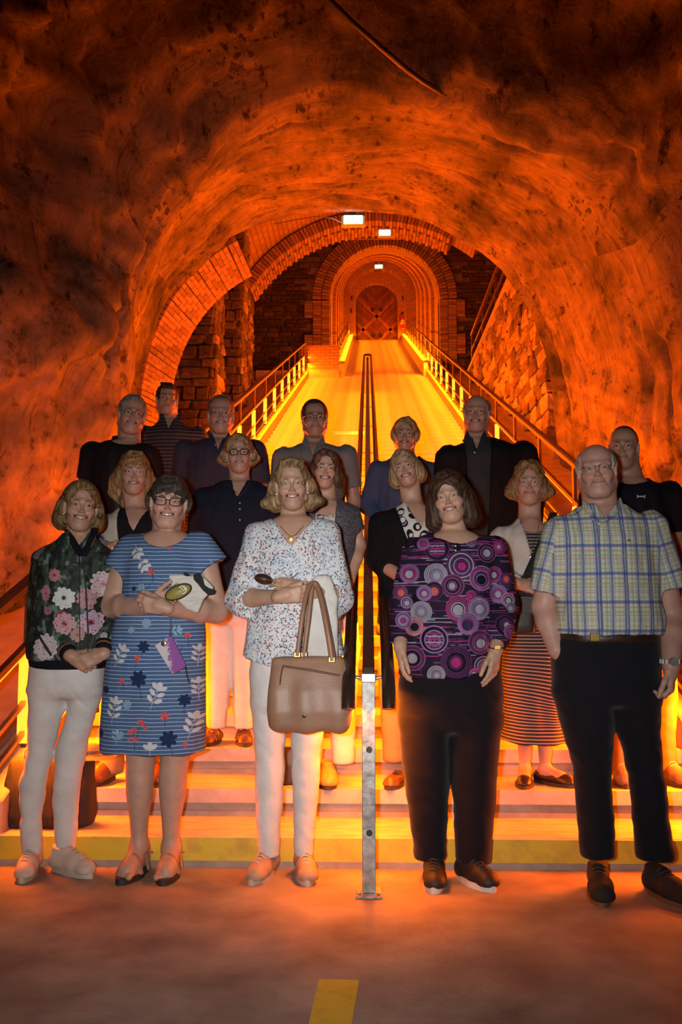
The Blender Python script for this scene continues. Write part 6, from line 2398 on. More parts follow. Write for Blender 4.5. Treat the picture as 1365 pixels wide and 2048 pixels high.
# --- woman in the circle print top
def circle_print(P):
    (x0, y0), (x1, y1) = P.px_uv(775, 1360), P.px_uv(1045, 1055)
    c = Canvas(x0, x1, y0, y1, 4, (0.016, 0.009, 0.026))
    al = (slice(None), slice(None))
    r = np.random.default_rng(6)
    U = lambda px, py: P.px_uv(px, py)
    plum, mag, lil, grey, navy, coral, blk, mauve = (0.085, 0.022, 0.10), (0.36, 0.025, 0.17), (0.24, 0.15, 0.34), (0.30, 0.29, 0.36), (0.03, 0.03, 0.09), (0.52, 0.10, 0.085), (0.008, 0.006, 0.012), (0.20, 0.06, 0.17)
    pal = [plum, mag, lil, grey, mauve, plum, blk]
    # broken streaks behind
    for i in range(330):
        x, y = r.uniform(x0, x1), r.uniform(y0, y1)
        L = r.uniform(8, 30)
        c.line(x - L, y, x + L, y + r.uniform(-1, 1), r.uniform(0.8, 2.4), pal[r.integers(6)])
    for i in range(26):
        c.ellipse(r.uniform(x0, x1), r.uniform(y0, y1), r.uniform(6, 14), r.uniform(5, 12), 0, blk, 1)

    def disc(px, py, R, outer, core, n=6, off=(0.1, -0.15), corecol=grey, sq=1.0, inner=None):
        x, y = U(px, py)
        c.ellipse(x, y, R, R * sq, 0, blk, 0.5)
        for k in range(n):
            q = 1 - k / (n + 1.0)
            col = outer if k % 2 == 0 else (inner or pal[(k * 3 + int(px)) % 7])
            cx, cy = x + off[0] * R * (1 - q), y + off[1] * R * (1 - q)
            c.ring(cx, cy, R * q - 0.8, R * 0.085 + 0.5, col, sq)
        c.ellipse(x + off[0] * R * 0.7, y + off[1] * R * 0.7, R * core * 1.15, R * core * 1.1 * sq, 0, blk, 0.5)
        c.ellipse(x + off[0] * R * 0.7, y + off[1] * R * 0.7, R * core, R * core * sq, 0, corecol, 0.6)
    data = [(871, 1100, 24, plum, .0, lil), (969, 1108, 19, mauve, .42, grey), (917, 1133, 28, plum, .30, mag), (868, 1152, 22, grey, .34, grey), (957, 1158, 24, lil, .36, blk), (818, 1148, 19, mauve, .42, grey), (900, 1173, 22, mauve, .30, grey),
            (864, 1182, 17, plum, .5, coral), (846, 1187, 15, lil, .4, grey), (993, 1188, 18, lil, .36, grey), (936, 1192, 11, mauve, .5, mag), (1013, 1200, 14, grey, .40, grey), (911, 1217, 24, mag, .44, grey), (952, 1217, 22, lil, .44, grey), (840, 1223, 20, grey, .34, grey),
            (930, 1246, 21, lil, .42, navy), (826, 1252, 18, coral, .40, blk), (864, 1276, 26, lil, .0, mag), (954, 1282, 23, mauve, .40, grey), (806, 1240, 16, lil, .3, mag), (907, 1320, 30, plum, .34, mag), (823, 1313, 24, mauve, .40, grey), (961, 1328, 18, grey, .38, grey), (1004, 1250, 20, plum, .3, grey), (868, 1344, 17, grey, .36, grey),
            (1018, 1215, 10, grey, .5, grey), (800, 1185, 14, mauve, .5, coral), (845, 1090, 12, lil, .35, mag), (996, 1095, 14, mag, .3, grey), (1013, 1262, 14, lil, .3, mag), (978, 1292, 10, coral, .6, coral), (944, 1344, 12, mag, .4, grey), (985, 1150, 16, mauve, .4, grey), (812, 1205, 13, plum, .4, grey), (1010, 1160, 14, plum, .45, coral), (938, 1086, 12, navy, .4, mauve)]
    for (px, py, R, o, core, cc) in data:
        disc(px, py, R, o, max(core, 0.1), 6, (r.uniform(-.2, .2), r.uniform(-.25, .1)), cc)
        if core == 0:
            x, y = U(px, py)
            for q in range(-2, 3):
                c.line(x - R * 0.55, y + q * R * 0.22, x + R * 0.55, y + q * R * 0.22, R * 0.10, (mag, grey)[q % 2])
    return c.material('circle_top_print', 0.75)


def person_circles():
    P = Person(3.82, 905, 'woman with dark brown hair in a purple circle print top and black trousers', res=0.0034)
    f = dict(skin=(0.50, 0.30, 0.215), open=0.0032, smile=0.8, iris=BLUE, w=0.99, jaw=0.95, fat=0.003, rosy=0.55, lip=(0.40, 0.12, 0.13), brow=(0.10, 0.06, 0.04), brow_a=0.5, fold=0.7, eye=0.85)
    hd = P.head(948, 1047, 897, f, yaw=-6, pitch=0, roll=-9, chin_x=903)
    P.neck(905, 1080, 0.052, 0.060)
    rows = [(1352, 800, 976, .135), (1300, 802, 982, .138), (1240, 808, 984, .136), (1180, 818, 984, .135), (1130, 822, 986, .130), (1100, 828, 986, .108), (1080, 842, 972, .085), (1068, 862, 955, .066), (1060, 876, 944, .05)]
    torso_core(P, rows, None, None, 1105)
    shl, ell, wl = P.at(832, 1102), P.at(806, 1215, 0.0), P.at(801, 1294, -0.12)
    shr, elr, wr = P.at(984, 1100), P.at(1010, 1210, 0.0), P.at(993, 1300, -0.135)
    arm_skin(P, shl, ell, wl); arm_skin(P, shr, elr, wr)
    hand(P.body, wl, (0.05, -0.1, -1), (1, 0.1, 0), (0.1, -1, 0), 0.88, 0.28, thumb=0.3)
    hand(P.body, wr, (-0.16, -0.1, -1), (-0.75, 0.6, 0), (-0.5, -0.8, 0), 0.92, 0.24, thumb=0.25)
    P.finish_body()
    hair_obj(hd, st_bob(-0.135, 0.034, 0.020, 'wisp_r', 0, face=(0.058, 0.100), hl=0.068), (0.026, 0.014, 0.010), P.root, f=dict(hi=(0.085, 0.045, 0.028)))
    earrings(P, M_SILVER, 0.004, -0.040, 0.012)
    s = Solid()
    s.loft(rows_px(P.Y, rows), 0.0, p=2.2, rnd=0.008, grow=0.004)
    for (sh, el, wr_) in ((shl, ell, wl), (shr, elr, wr)):
        d = nrm(wr_ - el)
        s.cap(sh, el, 0.058, 0.056, 0.04)
        s.cap(el, wr_ - d * 0.030, 0.056, 0.043, 0.02, flat=2)
    c0 = P.at(912, 1062)
    s.ell((c0[0], P.Y - 0.05, c0[2]), (0.100, 0.14, 0.060), 0.006, '-')
    P.cloth('top', s, circle_print(P), folds('shirt', 0.006, 17), h=0.0058)
    for z in (1092, 1101):
        bead(P, P.at(912, z, -0.118), 0.0035, M_PEARL, 'button')
    blk = cloth_mat('black_trouser_cloth', (0.010, 0.009, 0.013), 0.9, sheen=0.1)
    trousers(P, [(1325, 806, 1000, .120), (1370, 797, 1006, .126), (1420, 796, 1006, .122), (1460, 800, 1002, .108)],
             [(1430, 797, 904), (1480, 800, 900), (1560, 810, 898), (1640, 820, 896), (1700, 828, 893), (1716, 830, 893)],
             [(1430, 902, 1006), (1480, 902, 1001), (1560, 905, 994), (1640, 909, 988), (1704, 911, 982), (1720, 912, 981)], blk, 0.0045, 21)
    M = simple('black_trainer', (0.012, 0.011, 0.012), None, 0.6, scale=25)
    shoe(P, W(868, 1700, 3.80), -4, M, M_SOLE_WHITE, 'sneaker', 0.235, lace=M_BLACK)
    shoe(P, W(935, 1700, 3.80), 30, M, M_SOLE_WHITE, 'sneaker', 0.235, lace=M_BLACK)
    # watch
    w = wr + np.array([0, 0, 0.012])
    wt = MB().tube([w + np.array([0.029 * math.cos(t), 0.027 * math.sin(t), 0.006 * math.sin(t)]) for t in np.linspace(0, 2 * math.pi, 20)], 0.005, 6, caps=False, flat=0.5).build('watch', M_GOLD, P.root, smooth=True)
    MB().box(w + np.array([-0.012, -0.036, -0.009]), w + np.array([0.014, -0.027, 0.009])).build('watch_face', M_GOLD, wt, bevel=0.002)
    return P


# --- man in the plaid shirt
def plaid_print(P):
    (x0, y0), (x1, y1) = P.px_uv(1055, 1275), P.px_uv(1390, 990)
    c = Canvas(x0 - 30, x1 + 30, y0 - 30, y1 + 30, 4, (0.60, 0.585, 0.52))
    al = (slice(None), slice(None))
    wob = 0.8 * vnoise(np.stack([c.X * 0.03, c.Y * 0.03, 0 * c.X], -1), 3)
    blue, teal, green, lime, rose = (0.045, 0.075, 0.32), (0.11, 0.30, 0.36), (0.21, 0.36, 0.10), (0.45, 0.46, 0.12), (0.33, 0.19, 0.20)

    def bands(U, off, spec, per):
        ph = (U + wob - off) % per
        for (p, w, col, a) in spec:
            p = p % per
            d = np.minimum(np.abs(ph - p), per - np.abs(ph - p))
            c.blend(al, np.clip((w / 2 - d) / 0.4 + 0.5, 0, 1) * a, col)
    X0, Y0 = P.px_uv(1203, 1095)
    bands(c.X, X0, [(0, 4.5, blue, 0.75), (-4.5, 2.6, teal, 0.55), (4.5, 2.2, teal, 0.5), (12, 3.2, lime, 0.55), (-12, 4.2, green, 0.55), (24, 3.6, blue, 0.85), (29.5, 3.2, blue, 0.85), (26.8, 2.0, teal, 0.6), (20, 1.6, teal, 0.5)], 51)
    bands(c.Y, Y0, [(0, 6.0, blue, 0.70), (-10, 2.6, rose, 0.55), (9, 2.0, green, 0.5), (-19, 4.0, green, 0.5), (-25, 2.4, rose, 0.5), (19, 2.4, rose, 0.45), (-31, 1.6, teal, 0.4)], 54)
    return c.material('plaid_shirt_print', 0.75)


def person_plaid():
    P = Person(3.68, 1215, 'grey haired man with rectangular glasses in a blue and green plaid shirt and dark trousers', res=0.0034)
    f = dict(skin=(0.50, 0.285, 0.225), open=0.0, smile=0.55, iris=BLUE, w=1.0, jaw=1.12, chin=0.003, nose=1.15, fat=0.004, ridge=0.002, rosy=0.9, lip=(0.40, 0.20, 0.18), lipstick=0.5, brow=(0.30, 0.22, 0.17), brow_a=0.4, lash=0.3, fold=1.0, eye=0.85)
    hd = P.head(889, 997, 1192, f, yaw=1, pitch=1, roll=-4, chin_x=1197)
    P.neck(1203, 1030, 0.066, 0.072)
    rows = [(1268, 1110, 1322, .150), (1240, 1114, 1324, .152), (1190, 1116, 1316, .148), (1130, 1110, 1308, .142), (1080, 1106, 1306, .130), (1055, 1112, 1300, .110), (1036, 1130, 1284, .09), (1022, 1152, 1262, .072), (1010, 1164, 1246, .06)]
    torso_core(P, rows, None, None, 1060)
    shl, ell, wl = P.at(1122, 1068), P.at(1088, 1212, 0.04), P.at(1114, 1300, -0.03)
    shr, elr, wr = P.at(1302, 1058), P.at(1346, 1235, 0.04), P.at(1343, 1332, -0.10)
    R_ = (0.055, 0.047, 0.033)
    arm_skin(P, shl, ell, wl, R_); arm_skin(P, shr, elr, wr, R_)
    hand(P.body, wl, (0.42, 0.12, -1), (0.9, 0.2, 0.3), (0.3, -1, 0), 0.95, 0.5, thumb=0.1)
    hand(P.body, wr, (-0.06, -0.12, -1), (-0.9, 0.4, 0), (-0.4, -0.9, 0), 1.02, 0.75, thumb=0.5)
    P.finish_body()
    hair_obj(hd, st_fringe(0.014, 0.05), (0.33, 0.30, 0.27), P.root, f=dict(mat=M_HAIRS, hi=(0.55, 0.52, 0.48), rough=0.0012))
    glasses(P, M_FRAME_WIRE, 'rect', 0.0012, 0.0125, 0.0245, rim='half')
    mat = plaid_print(P)
    s = Solid()
    s.loft(rows_px(P.Y, rows), 0.0, p=2.2, rnd=0.014, grow=0.005)
    tl, tr = P.at(1092, 1186, 0.0), P.at(1340, 1176, 0.0)
    s.cap(shl, tl, 0.072, 0.066, 0.04, flat=2)
    s.cap(shr, tr, 0.072, 0.066, 0.04, flat=2)
    fn, lo, hi = vcut(P, (1204, 1048), (1172, 990), (1236, 990))
    s.fn(fn, lo, hi, '-', 0.005)
    s.cap(P.at(1200, 1030, 0.02), P.at(1200, 960, 0.02), 0.070, 0.09, 0.01, '-')

    def uv(V):
        q = P.uv(V)
        for (sh, tip, sgn) in ((shl, tl, -1), (shr, tr, 1)):
            a = math.atan2((tip - sh)[0], -(tip - sh)[2])
            inside = (np.abs(V[:, 0] - P.at(1205, 1100)[0]) > 0.205) if sgn * (1) else None
            m = (sgn * (V[:, 0] - P.at(1205, 1100)[0]) > 0.190 + 0.03 * np.clip((P.at(0, 1060)[2] - V[:, 2]) / 0.2, 0, 1))
            d = (V - sh) / P.m
            c, s_ = math.cos(a), math.sin(a)
            u = d[:, 0] * c + d[:, 2] * s_
            v = -d[:, 0] * s_ + d[:, 2] * c
            q[m, 0] = (sh[0] / P.m + u)[m]
            q[m, 1] = (sh[2] / P.m + v)[m]
        return q
    P.cloth('shirt', s, mat, folds('shirt', 0.006, 23), h=0.0058, uv=uv)
    # collar leaves
    flap(P, 'collar', [P.at(1168, 1002, -0.03), P.at(1166, 1018, -0.06), P.at(1186, 1040, -0.128), P.at(1203, 1046, -0.138), P.at(1178, 1014, -0.080)], 0.006, mat)
    flap(P, 'collar', [P.at(1240, 996, -0.03), P.at(1246, 1014, -0.06), P.at(1228, 1036, -0.128), P.at(1205, 1046, -0.138), P.at(1232, 1010, -0.080)], 0.006, mat)
    pl = MB().bar(P.at(1204, 1050, -0.146), P.at(1213, 1258, -0.158), 0.030, 0.004, (0, 1, 0)).build('placket', mat, P.root)
    add_attr(pl, 'cloth_uv', P.uv(np.array([v.co for v in pl.data.vertices]) + np.array(wloc(P.root))))
    for y in (1086, 1122, 1160, 1200, 1240):
        bead(P, P.at(1205 + (y - 1050) * 0.04, y, -0.152), 0.0045, M_PEARL, 'button')
    # small navy emblem on the chest
    MB().tube([P.at(1256, 1083, -0.136), P.at(1259, 1078, -0.137), P.at(1262, 1083, -0.135), P.at(1259, 1080, -0.137)], 0.0016, 6).build('chest_emblem', M_FRAME_NAVY, P.root)
    navy = cloth_mat('dark_corduroy', (0.011, 0.011, 0.016), 0.9, sheen=0.1)
    trousers(P, [(1262, 1114, 1316, .140), (1310, 1104, 1322, .145), (1360, 1106, 1322, .140), (1410, 1112, 1322, .118)],
             [(1380, 1108, 1224), (1440, 1122, 1228), (1500, 1138, 1226), (1541, 1148, 1224), (1600, 1152, 1226), (1660, 1158, 1230), (1690, 1160, 1230), (1712, 1162, 1230)],
             [(1380, 1214, 1322), (1440, 1228, 1322), (1500, 1246, 1324), (1550, 1256, 1328), (1600, 1262, 1334), (1660, 1270, 1342), (1700, 1272, 1350), (1716, 1274, 1350)], navy, 0.005, 31)
    s = Solid().loft(rows_px(P.Y, [(1284, 1114, 1317, .146), (1266, 1114, 1317, .148)]), 0.0, p=2.3, rnd=0.004)
    bl = P.cloth('belt', s, simple('dark_belt_leather', (0.03, 0.018, 0.012), None, 0.4), None)
    a = P.at(1190, 1274, -0.150)
    MB().box(a + np.array([-0.018, -0.006, -0.016]), a + np.array([0.018, 0.002, 0.016])).build('buckle', M_GOLD, bl, bevel=0.002)
    M = simple('black_suede', (0.016, 0.014, 0.013), None, 0.85, scale=30)
    SM = simple('tan_welt', (0.16, 0.085, 0.04), None, 0.6)
    shoe(P, W(1196, 1700, 3.70), -10, M, SM, 'leather', 0.275, lace=M_BLACK, wid=1.05)
    shoe(P, W(1312, 1712, 3.66), 22, M, SM, 'leather', 0.275, lace=M_BLACK, wid=1.05)
    w = wr + np.array([0, 0, 0.018])
    wt = empty('watch', w, parent=P.root)
    for i in range(14):
        t = 2 * math.pi * i / 14
        c = w + np.array([0.036 * math.cos(t), 0.035 * math.sin(t), 0])
        MB().tube([c - np.array([0, 0, 0.008]), c + np.array([0, 0, 0.008])], 0.0082, 6).build('watch_link', M_SILVER, wt, smooth=True)
    MB().lathe([(0.016, -0.045), (0.017, -0.036), (0.012, -0.034)], w, 14, 'Y').build('watch_case', M_SILVER, wt, smooth=True)
    return P


# ------------------------------------------------------------------ the rows behind
def auto_rows(P, neck, shl, shr, hem, dep=0.118, waist=0.86, hip=0.92, slope=26):
    """A trunk from the shoulder points (photo px) down to the hem row."""
    cx = (shl[0] + shr[0]) / 2
    hw = (shr[0] - shl[0]) / 2
    ys = (shl[1] + shr[1]) / 2
    k = 0.00205 / P.m
    arm = 0.80 * hw
    L = hem - ys
    return [(hem, cx - arm * hip - 2, cx + arm * hip + 2, dep * 1.06), (ys + L * 0.60, cx - arm * waist, cx + arm * waist, dep * 1.0), (ys + L * 0.25, cx - arm, cx + arm, dep), (ys + 8 * k, cx - arm, cx + arm, dep * 0.86),
            (ys - 6 * k, cx - arm * 0.82, cx + arm * 0.82, dep * 0.70), (ys - 16 * k, cx - arm * 0.58, cx + arm * 0.58, dep * 0.56), (neck[1] - 6, neck[0] - arm * 0.40, neck[0] + arm * 0.40, dep * 0.46)]


def auto_legs(P, cx_px, hip_py, hw, mat, shoes=None, sep=0.085, name='trousers', floor_gap=0.035, amp=0.004, kind='trousers'):
    """Plain legs from the hip row down to the floor the figure stands on."""
    c = P.at(cx_px, hip_py)
    zf = P.z0
    zh = c[2]
    H = zh - zf
    s = Solid()
    s.loft([(zh + 0.02, c[0], P.Y, hw * 0.96, 0.112), (zh - 0.10, c[0], P.Y, hw, 0.118), (zh - 0.22, c[0], P.Y, hw * 0.98, 0.108)], 0.0, p=2.3, rnd=0.02)
    for sg in (-1, 1):
        x = c[0] + sg * sep
        s.loft([(zf + floor_gap, x, P.Y, 0.052, 0.056), (zf + H * 0.25, x, P.Y, 0.056, 0.058), (zf + H * 0.5, x, P.Y, 0.066, 0.066), (zh - 0.14, x - sg * 0.008, P.Y, 0.086, 0.088)], 0.03, rnd=0.004)
    P.cloth(name, s, mat, folds('slack', amp, int(abs(c[0]) * 100)), 0.0095)
    if shoes:
        for sg, ang in ((-1, -14), (1, 16)):
            shoe(P, (c[0] + sg * sep, P.Y + 0.01, zf), ang, shoes[0], shoes[1], shoes[2] if len(shoes) > 2 else 'leather', 0.25, lace=None)


def back_arms(P, shl, shr, lw=None, rw=None, el=None, er=None, r=(0.048, 0.040, 0.028)):
    k = P.m
    out = []
    for (sh, w_, e_, sg) in ((shl, lw, el, -1), (shr, rw, er, 1)):
        s = P.at(sh[0] - sg * 0.035 / k, sh[1] + 0.035 / k)
        e = P.at(*e_) if e_ else s + np.array([sg * 0.045, 0.03, -0.27])
        w = P.at(*w_) if w_ else e + np.array([-sg * 0.015, -0.06, -0.235])
        arm_skin(P, s, e, w, r)
        out.append((s, e, w))
    return out


def sleeve(s, arm, upto, r0=0.058, r1=0.052, k=0.04):
    """upto: 0..1 upper arm, 1..2 on to the wrist."""
    sh, el, wr = arm
    if upto <= 1:
        s.cap(sh, sh + (el - sh) * upto, r0, r1, k, flat=2)
    else:
        s.cap(sh, el, r0, r1, k)
        s.cap(el, el + (wr - el) * (upto - 1), r1, r1 * 0.86, 0.02, flat=2)


def neck_hole(P, s, cx, py, r=0.062, front=None):
    """Round neckline; front: how far it drops at the throat, photo rows."""
    s.cap(P.at(cx, py + 4, 0.03), P.at(cx, py - 60, 0.03), r, r * 1.35, 0.01, '-')
    if front:
        c = P.at(cx, py)
        s.ell((c[0], P.Y - 0.06, c[2]), (r * 1.15, 0.13, front * P.m), 0.006, '-')


def collar_pair(P, mat, cx, py, w=17, drop=30, open_=10, z=-0.1, tip=None):
    for sg in (-1, 1):
        flap(P, 'collar', [P.at(cx + sg * w * 0.95, py - 10, z + 0.075), P.at(cx + sg * (w + 4), py + 4, z + 0.045), P.at(cx + sg * (w * 0.78), py + drop * 0.8, z), P.at(cx + sg * open_ * 0.15, py + drop, z - 0.006), P.at(cx + sg * w * 0.55, py + 4, z + 0.03)], 0.005, mat)


KHAKI = cloth_mat('khaki_cotton', (0.30, 0.20, 0.11), 0.85)
DARK_TROUSER = cloth_mat('charcoal_trousers', (0.03, 0.03, 0.035), 0.85)
DENIM = cloth_mat('dark_denim', (0.03, 0.045, 0.085), 0.85)
MAN = dict(brow_w=0.0042, w=1.0, jaw=1.12, chin=0.002, nose=1.12, ridge=0.002, lipstick=0.45, lash=0.25, lip=(0.36, 0.17, 0.145), rosy=0.55, fold=0.8, eye=0.85, brow_a=0.6)
M_TRAINER = simple('grey_trainer', (0.22, 0.15, 0.11), (0.12, 0.09, 0.07), 0.6, scale=40)
M_BROWN_SHOE = simple('brown_leather', (0.13, 0.06, 0.03), (0.08, 0.04, 0.02), 0.4, scale=25)


def stripe_mat(name, base, line, per, w, rough=0.85):
    """Level stripes that follow the cloth."""
    m, nt, b = new_mat(name)
    sp = nt.nodes.new('ShaderNodeSeparateXYZ')
    nt.links.new(uv_node(nt), sp.inputs[0])
    dv = nt.nodes.new('ShaderNodeMath'); dv.operation = 'DIVIDE'; dv.inputs[1].default_value = per
    fr = nt.nodes.new('ShaderNodeMath'); fr.operation = 'FRACT'
    nt.links.new(sp.outputs['Y'], dv.inputs[0]); nt.links.new(dv.outputs[0], fr.inputs[0])
    r = ramp(nt, [(0.0, line), (w, line), (min(w + 0.06, 0.95), base), (0.97, base), (1.0, line)])
    nt.links.new(fr.outputs[0], r.inputs['Fac']); nt.links.new(r.outputs['Color'], b.inputs['Base Color'])
    b.inputs['Roughness'].default_value = rough
    return m


def fleck_mat(name, base, c2, scale, thr, rough=0.85, stretch=(1, 1, 1)):
    m, nt, b = new_mat(name)
    v = tex_coord(nt, 'Object', stretch)
    n = noise_node(nt, v, scale, 2, 0.6)
    r = ramp(nt, [(thr, base), (thr + 0.03, c2)])
    nt.links.new(n.outputs['Fac'], r.inputs['Fac']); nt.links.new(r.outputs['Color'], b.inputs['Base Color'])
    b.inputs['Roughness'].default_value = rough
    return m


HAIRS = dict(mat=M_HAIRS, rough=0.0012)


def person_cardigan():
    P = Person(4.49, 262, 'woman with long light brown hair in cream cardigan, holding a water bottle', 2 * R, 0.0045, 0.009)
    f = dict(skin=(0.48, 0.27, 0.20), open=0.0035, smile=0.5, w=0.98, rosy=0.7, iris=BLUE, brow=(0.12, 0.07, 0.04))
    hd = P.head(907, 990, 266, f, yaw=2, roll=2, chin_x=270)
    P.neck(272, 1022, 0.05, 0.058)
    shl, shr = (190, 1040), (352, 1040)
    rows = auto_rows(P, (272, 1022), shl, shr, 1290, 0.13)
    torso_core(P, rows, None, None, 1090)
    arms = back_arms(P, shl, shr, lw=(226, 1128, -0.19), el=(192, 1150, -0.03))
    hand(P.body, arms[0][2], (-0.25, -0.35, 0.9), (0.3, -0.9, -0.1), (0.9, 0.2, 0.1), 0.92, 0.75, thumb=0.5)
    hand(P.body, arms[1][2], (0, -0.1, -1), (-1, 0.2, 0), (-0.2, -1, 0), 0.92, 0.3)
    P.finish_body()
    hair_obj(hd, st_long(-0.165, 0.026, 0.014, 'full_r', face=(0.058, 0.098), hl=0.064), (0.17, 0.085, 0.032), P.root, 0.005, f=dict(hi=(0.34, 0.19, 0.08), wave=0.003))
    t = Solid().loft(rows_px(P.Y, rows), 0.0, p=2.2, rnd=0.01, grow=0.003)
    fn, lo, hi = vcut(P, (278, 1068), (246, 1000), (306, 1000)); t.fn(fn, lo, hi, '-', 0.005)
    neck_hole(P, t, 272, 1015, 0.066)
    P.cloth('top', t, cloth_mat('black_top_knit', (0.012, 0.011, 0.014)), folds('shirt', 0.004, 41))
    s = Solid().loft(rows_px(P.Y, rows), 0.0, p=2.2, rnd=0.01, grow=0.015)
    sleeve(s, arms[0], 1.55, 0.062, 0.055); sleeve(s, arms[1], 1.7, 0.062, 0.055)
    fn, lo, hi = vcut(P, (282, 1330), (240, 1000), (322, 1000)); s.fn(fn, lo, hi, '-', 0.006)
    neck_hole(P, s, 272, 1015, 0.072)
    P.cloth('cardigan', s, cloth_mat('cream_cardigan_knit', (0.55, 0.52, 0.43), 0.9), folds('shirt', 0.006, 42))
    auto_legs(P, 272, 1285, 0.17, KHAKI, None, sep=0.10)
    for x, a in ((216, -12), (316, 10)):
        p = W(x, 1520, 4.5)
        shoe(P, p, a, M_BROWN_SHOE, M_SOLE_DARK, 'leather', 0.24, z=2 * R)
    return P


def person_navy():
    P = Person(4.88, 465, 'woman with short reddish blond hair and dark glasses in a navy blouse and white trousers', 3 * R, 0.0045, 0.008)
    f = dict(skin=(0.48, 0.275, 0.205), open=0.003, smile=0.3, w=0.98, rosy=0.6, lip=(0.44, 0.15, 0.14), brow=(0.12, 0.07, 0.04), iris=BLUE)
    hd = P.head(872, 947, 478, f, yaw=0, roll=-3)
    P.neck(480, 972, 0.049, 0.056)
    shl, shr = (384, 985), (560, 985)
    rows = [(1182, 386, 538, .135), (1120, 392, 540, .128), (1060, 396, 548, .122), (1010, 398, 548, .112), (988, 406, 540, .092), (972, 428, 524, .07), (962, 446, 512, .055)]
    torso_core(P, rows, None, None, 1010)
    arms = back_arms(P, (394, 985), (556, 985), el=(392, 1085, 0.03), er=(566, 1085, 0.02))
    hand(P.body, arms[0][2], (0, -0.1, -1), (1, 0.2, 0), (0.2, -1, 0), 0.92, 0.3)
    hand(P.body, arms[1][2], (0, -0.1, -1), (-1, 0.2, 0), (-0.2, -1, 0), 0.92, 0.3)
    P.finish_body()
    hair_obj(hd, st_bob(-0.055, 0.022, 0.016, 'side_r', 0.008, face=(0.060, 0.105), hl=0.074, ears=True), (0.22, 0.115, 0.05), P.root, 0.005, f=dict(hi=(0.40, 0.24, 0.12)))
    glasses(P, M_FRAME_BLACK, 'cat', 0.0024, 0.0165, 0.0245)
    s = Solid().loft(rows_px(P.Y, rows), 0.0, p=2.2, rnd=0.01, grow=0.004)
    sleeve(s, arms[0], 1.8, 0.060, 0.054); sleeve(s, arms[1], 1.8, 0.060, 0.054)
    fn, lo, hi = vcut(P, (480, 1000), (450, 930), (510, 930)); s.fn(fn, lo, hi, '-', 0.005)
    neck_hole(P, s, 480, 966, 0.06)
    P.cloth('blouse', s, cloth_mat('navy_blouse_cloth', (0.012, 0.015, 0.032), 0.8), folds('shirt', 0.006, 51))
    for y in (1006, 1018, 1040):
        bead(P, P.at(480, y, -0.128), 0.004, M_PEARL, 'button')
    pts = [P.at(x, y, d) for x, y, d in ((458, 962, -0.04), (468, 980, -0.09), (480, 992, -0.115), (492, 980, -0.09), (502, 962, -0.04))]
    MB().tube(pts, 0.0016, 6).build('necklace', M_SILVER, P.root, smooth=True)
    trousers(P, [(1172, 396, 530, .115), (1215, 402, 522, .118), (1250, 408, 515, .105)],
             [(1225, 408, 470), (1300, 413, 466), (1380, 413, 460), (1440, 414, 454), (1456, 415, 453)],
             [(1225, 462, 516), (1300, 464, 510), (1380, 466, 508), (1440, 467, 506), (1456, 468, 505)], M_WHITE_DENIM, 0.0042, 52)
    for x, a in ((431, -10), (487, 12)):
        p = W(x, 1450, 4.89)
        sh = shoe(P, p, a, M_BROWN_SHOE, M_SOLE_DARK, 'flat', 0.24, z=3 * R)
        d = np.array([math.sin(math.radians(a)), -math.cos(math.radians(a)), 0]); sd = np.array([-d[1], d[0], 0])
        for q in (0.02, 0.055, 0.09):
            pts = [np.array([p[0], p[1], 3 * R]) + d * q + sd * (-0.042 + 0.084 * t) + np.array([0, 0, 0.02 + (0.072 - q * 0.35) * math.sin(math.pi * t) ** 0.6]) for t in np.linspace(0, 1, 9)]
            MB().tube(pts, 0.009, 8, flat=0.4).build('strap', M_BROWN_SHOE, sh, smooth=True)
    return P


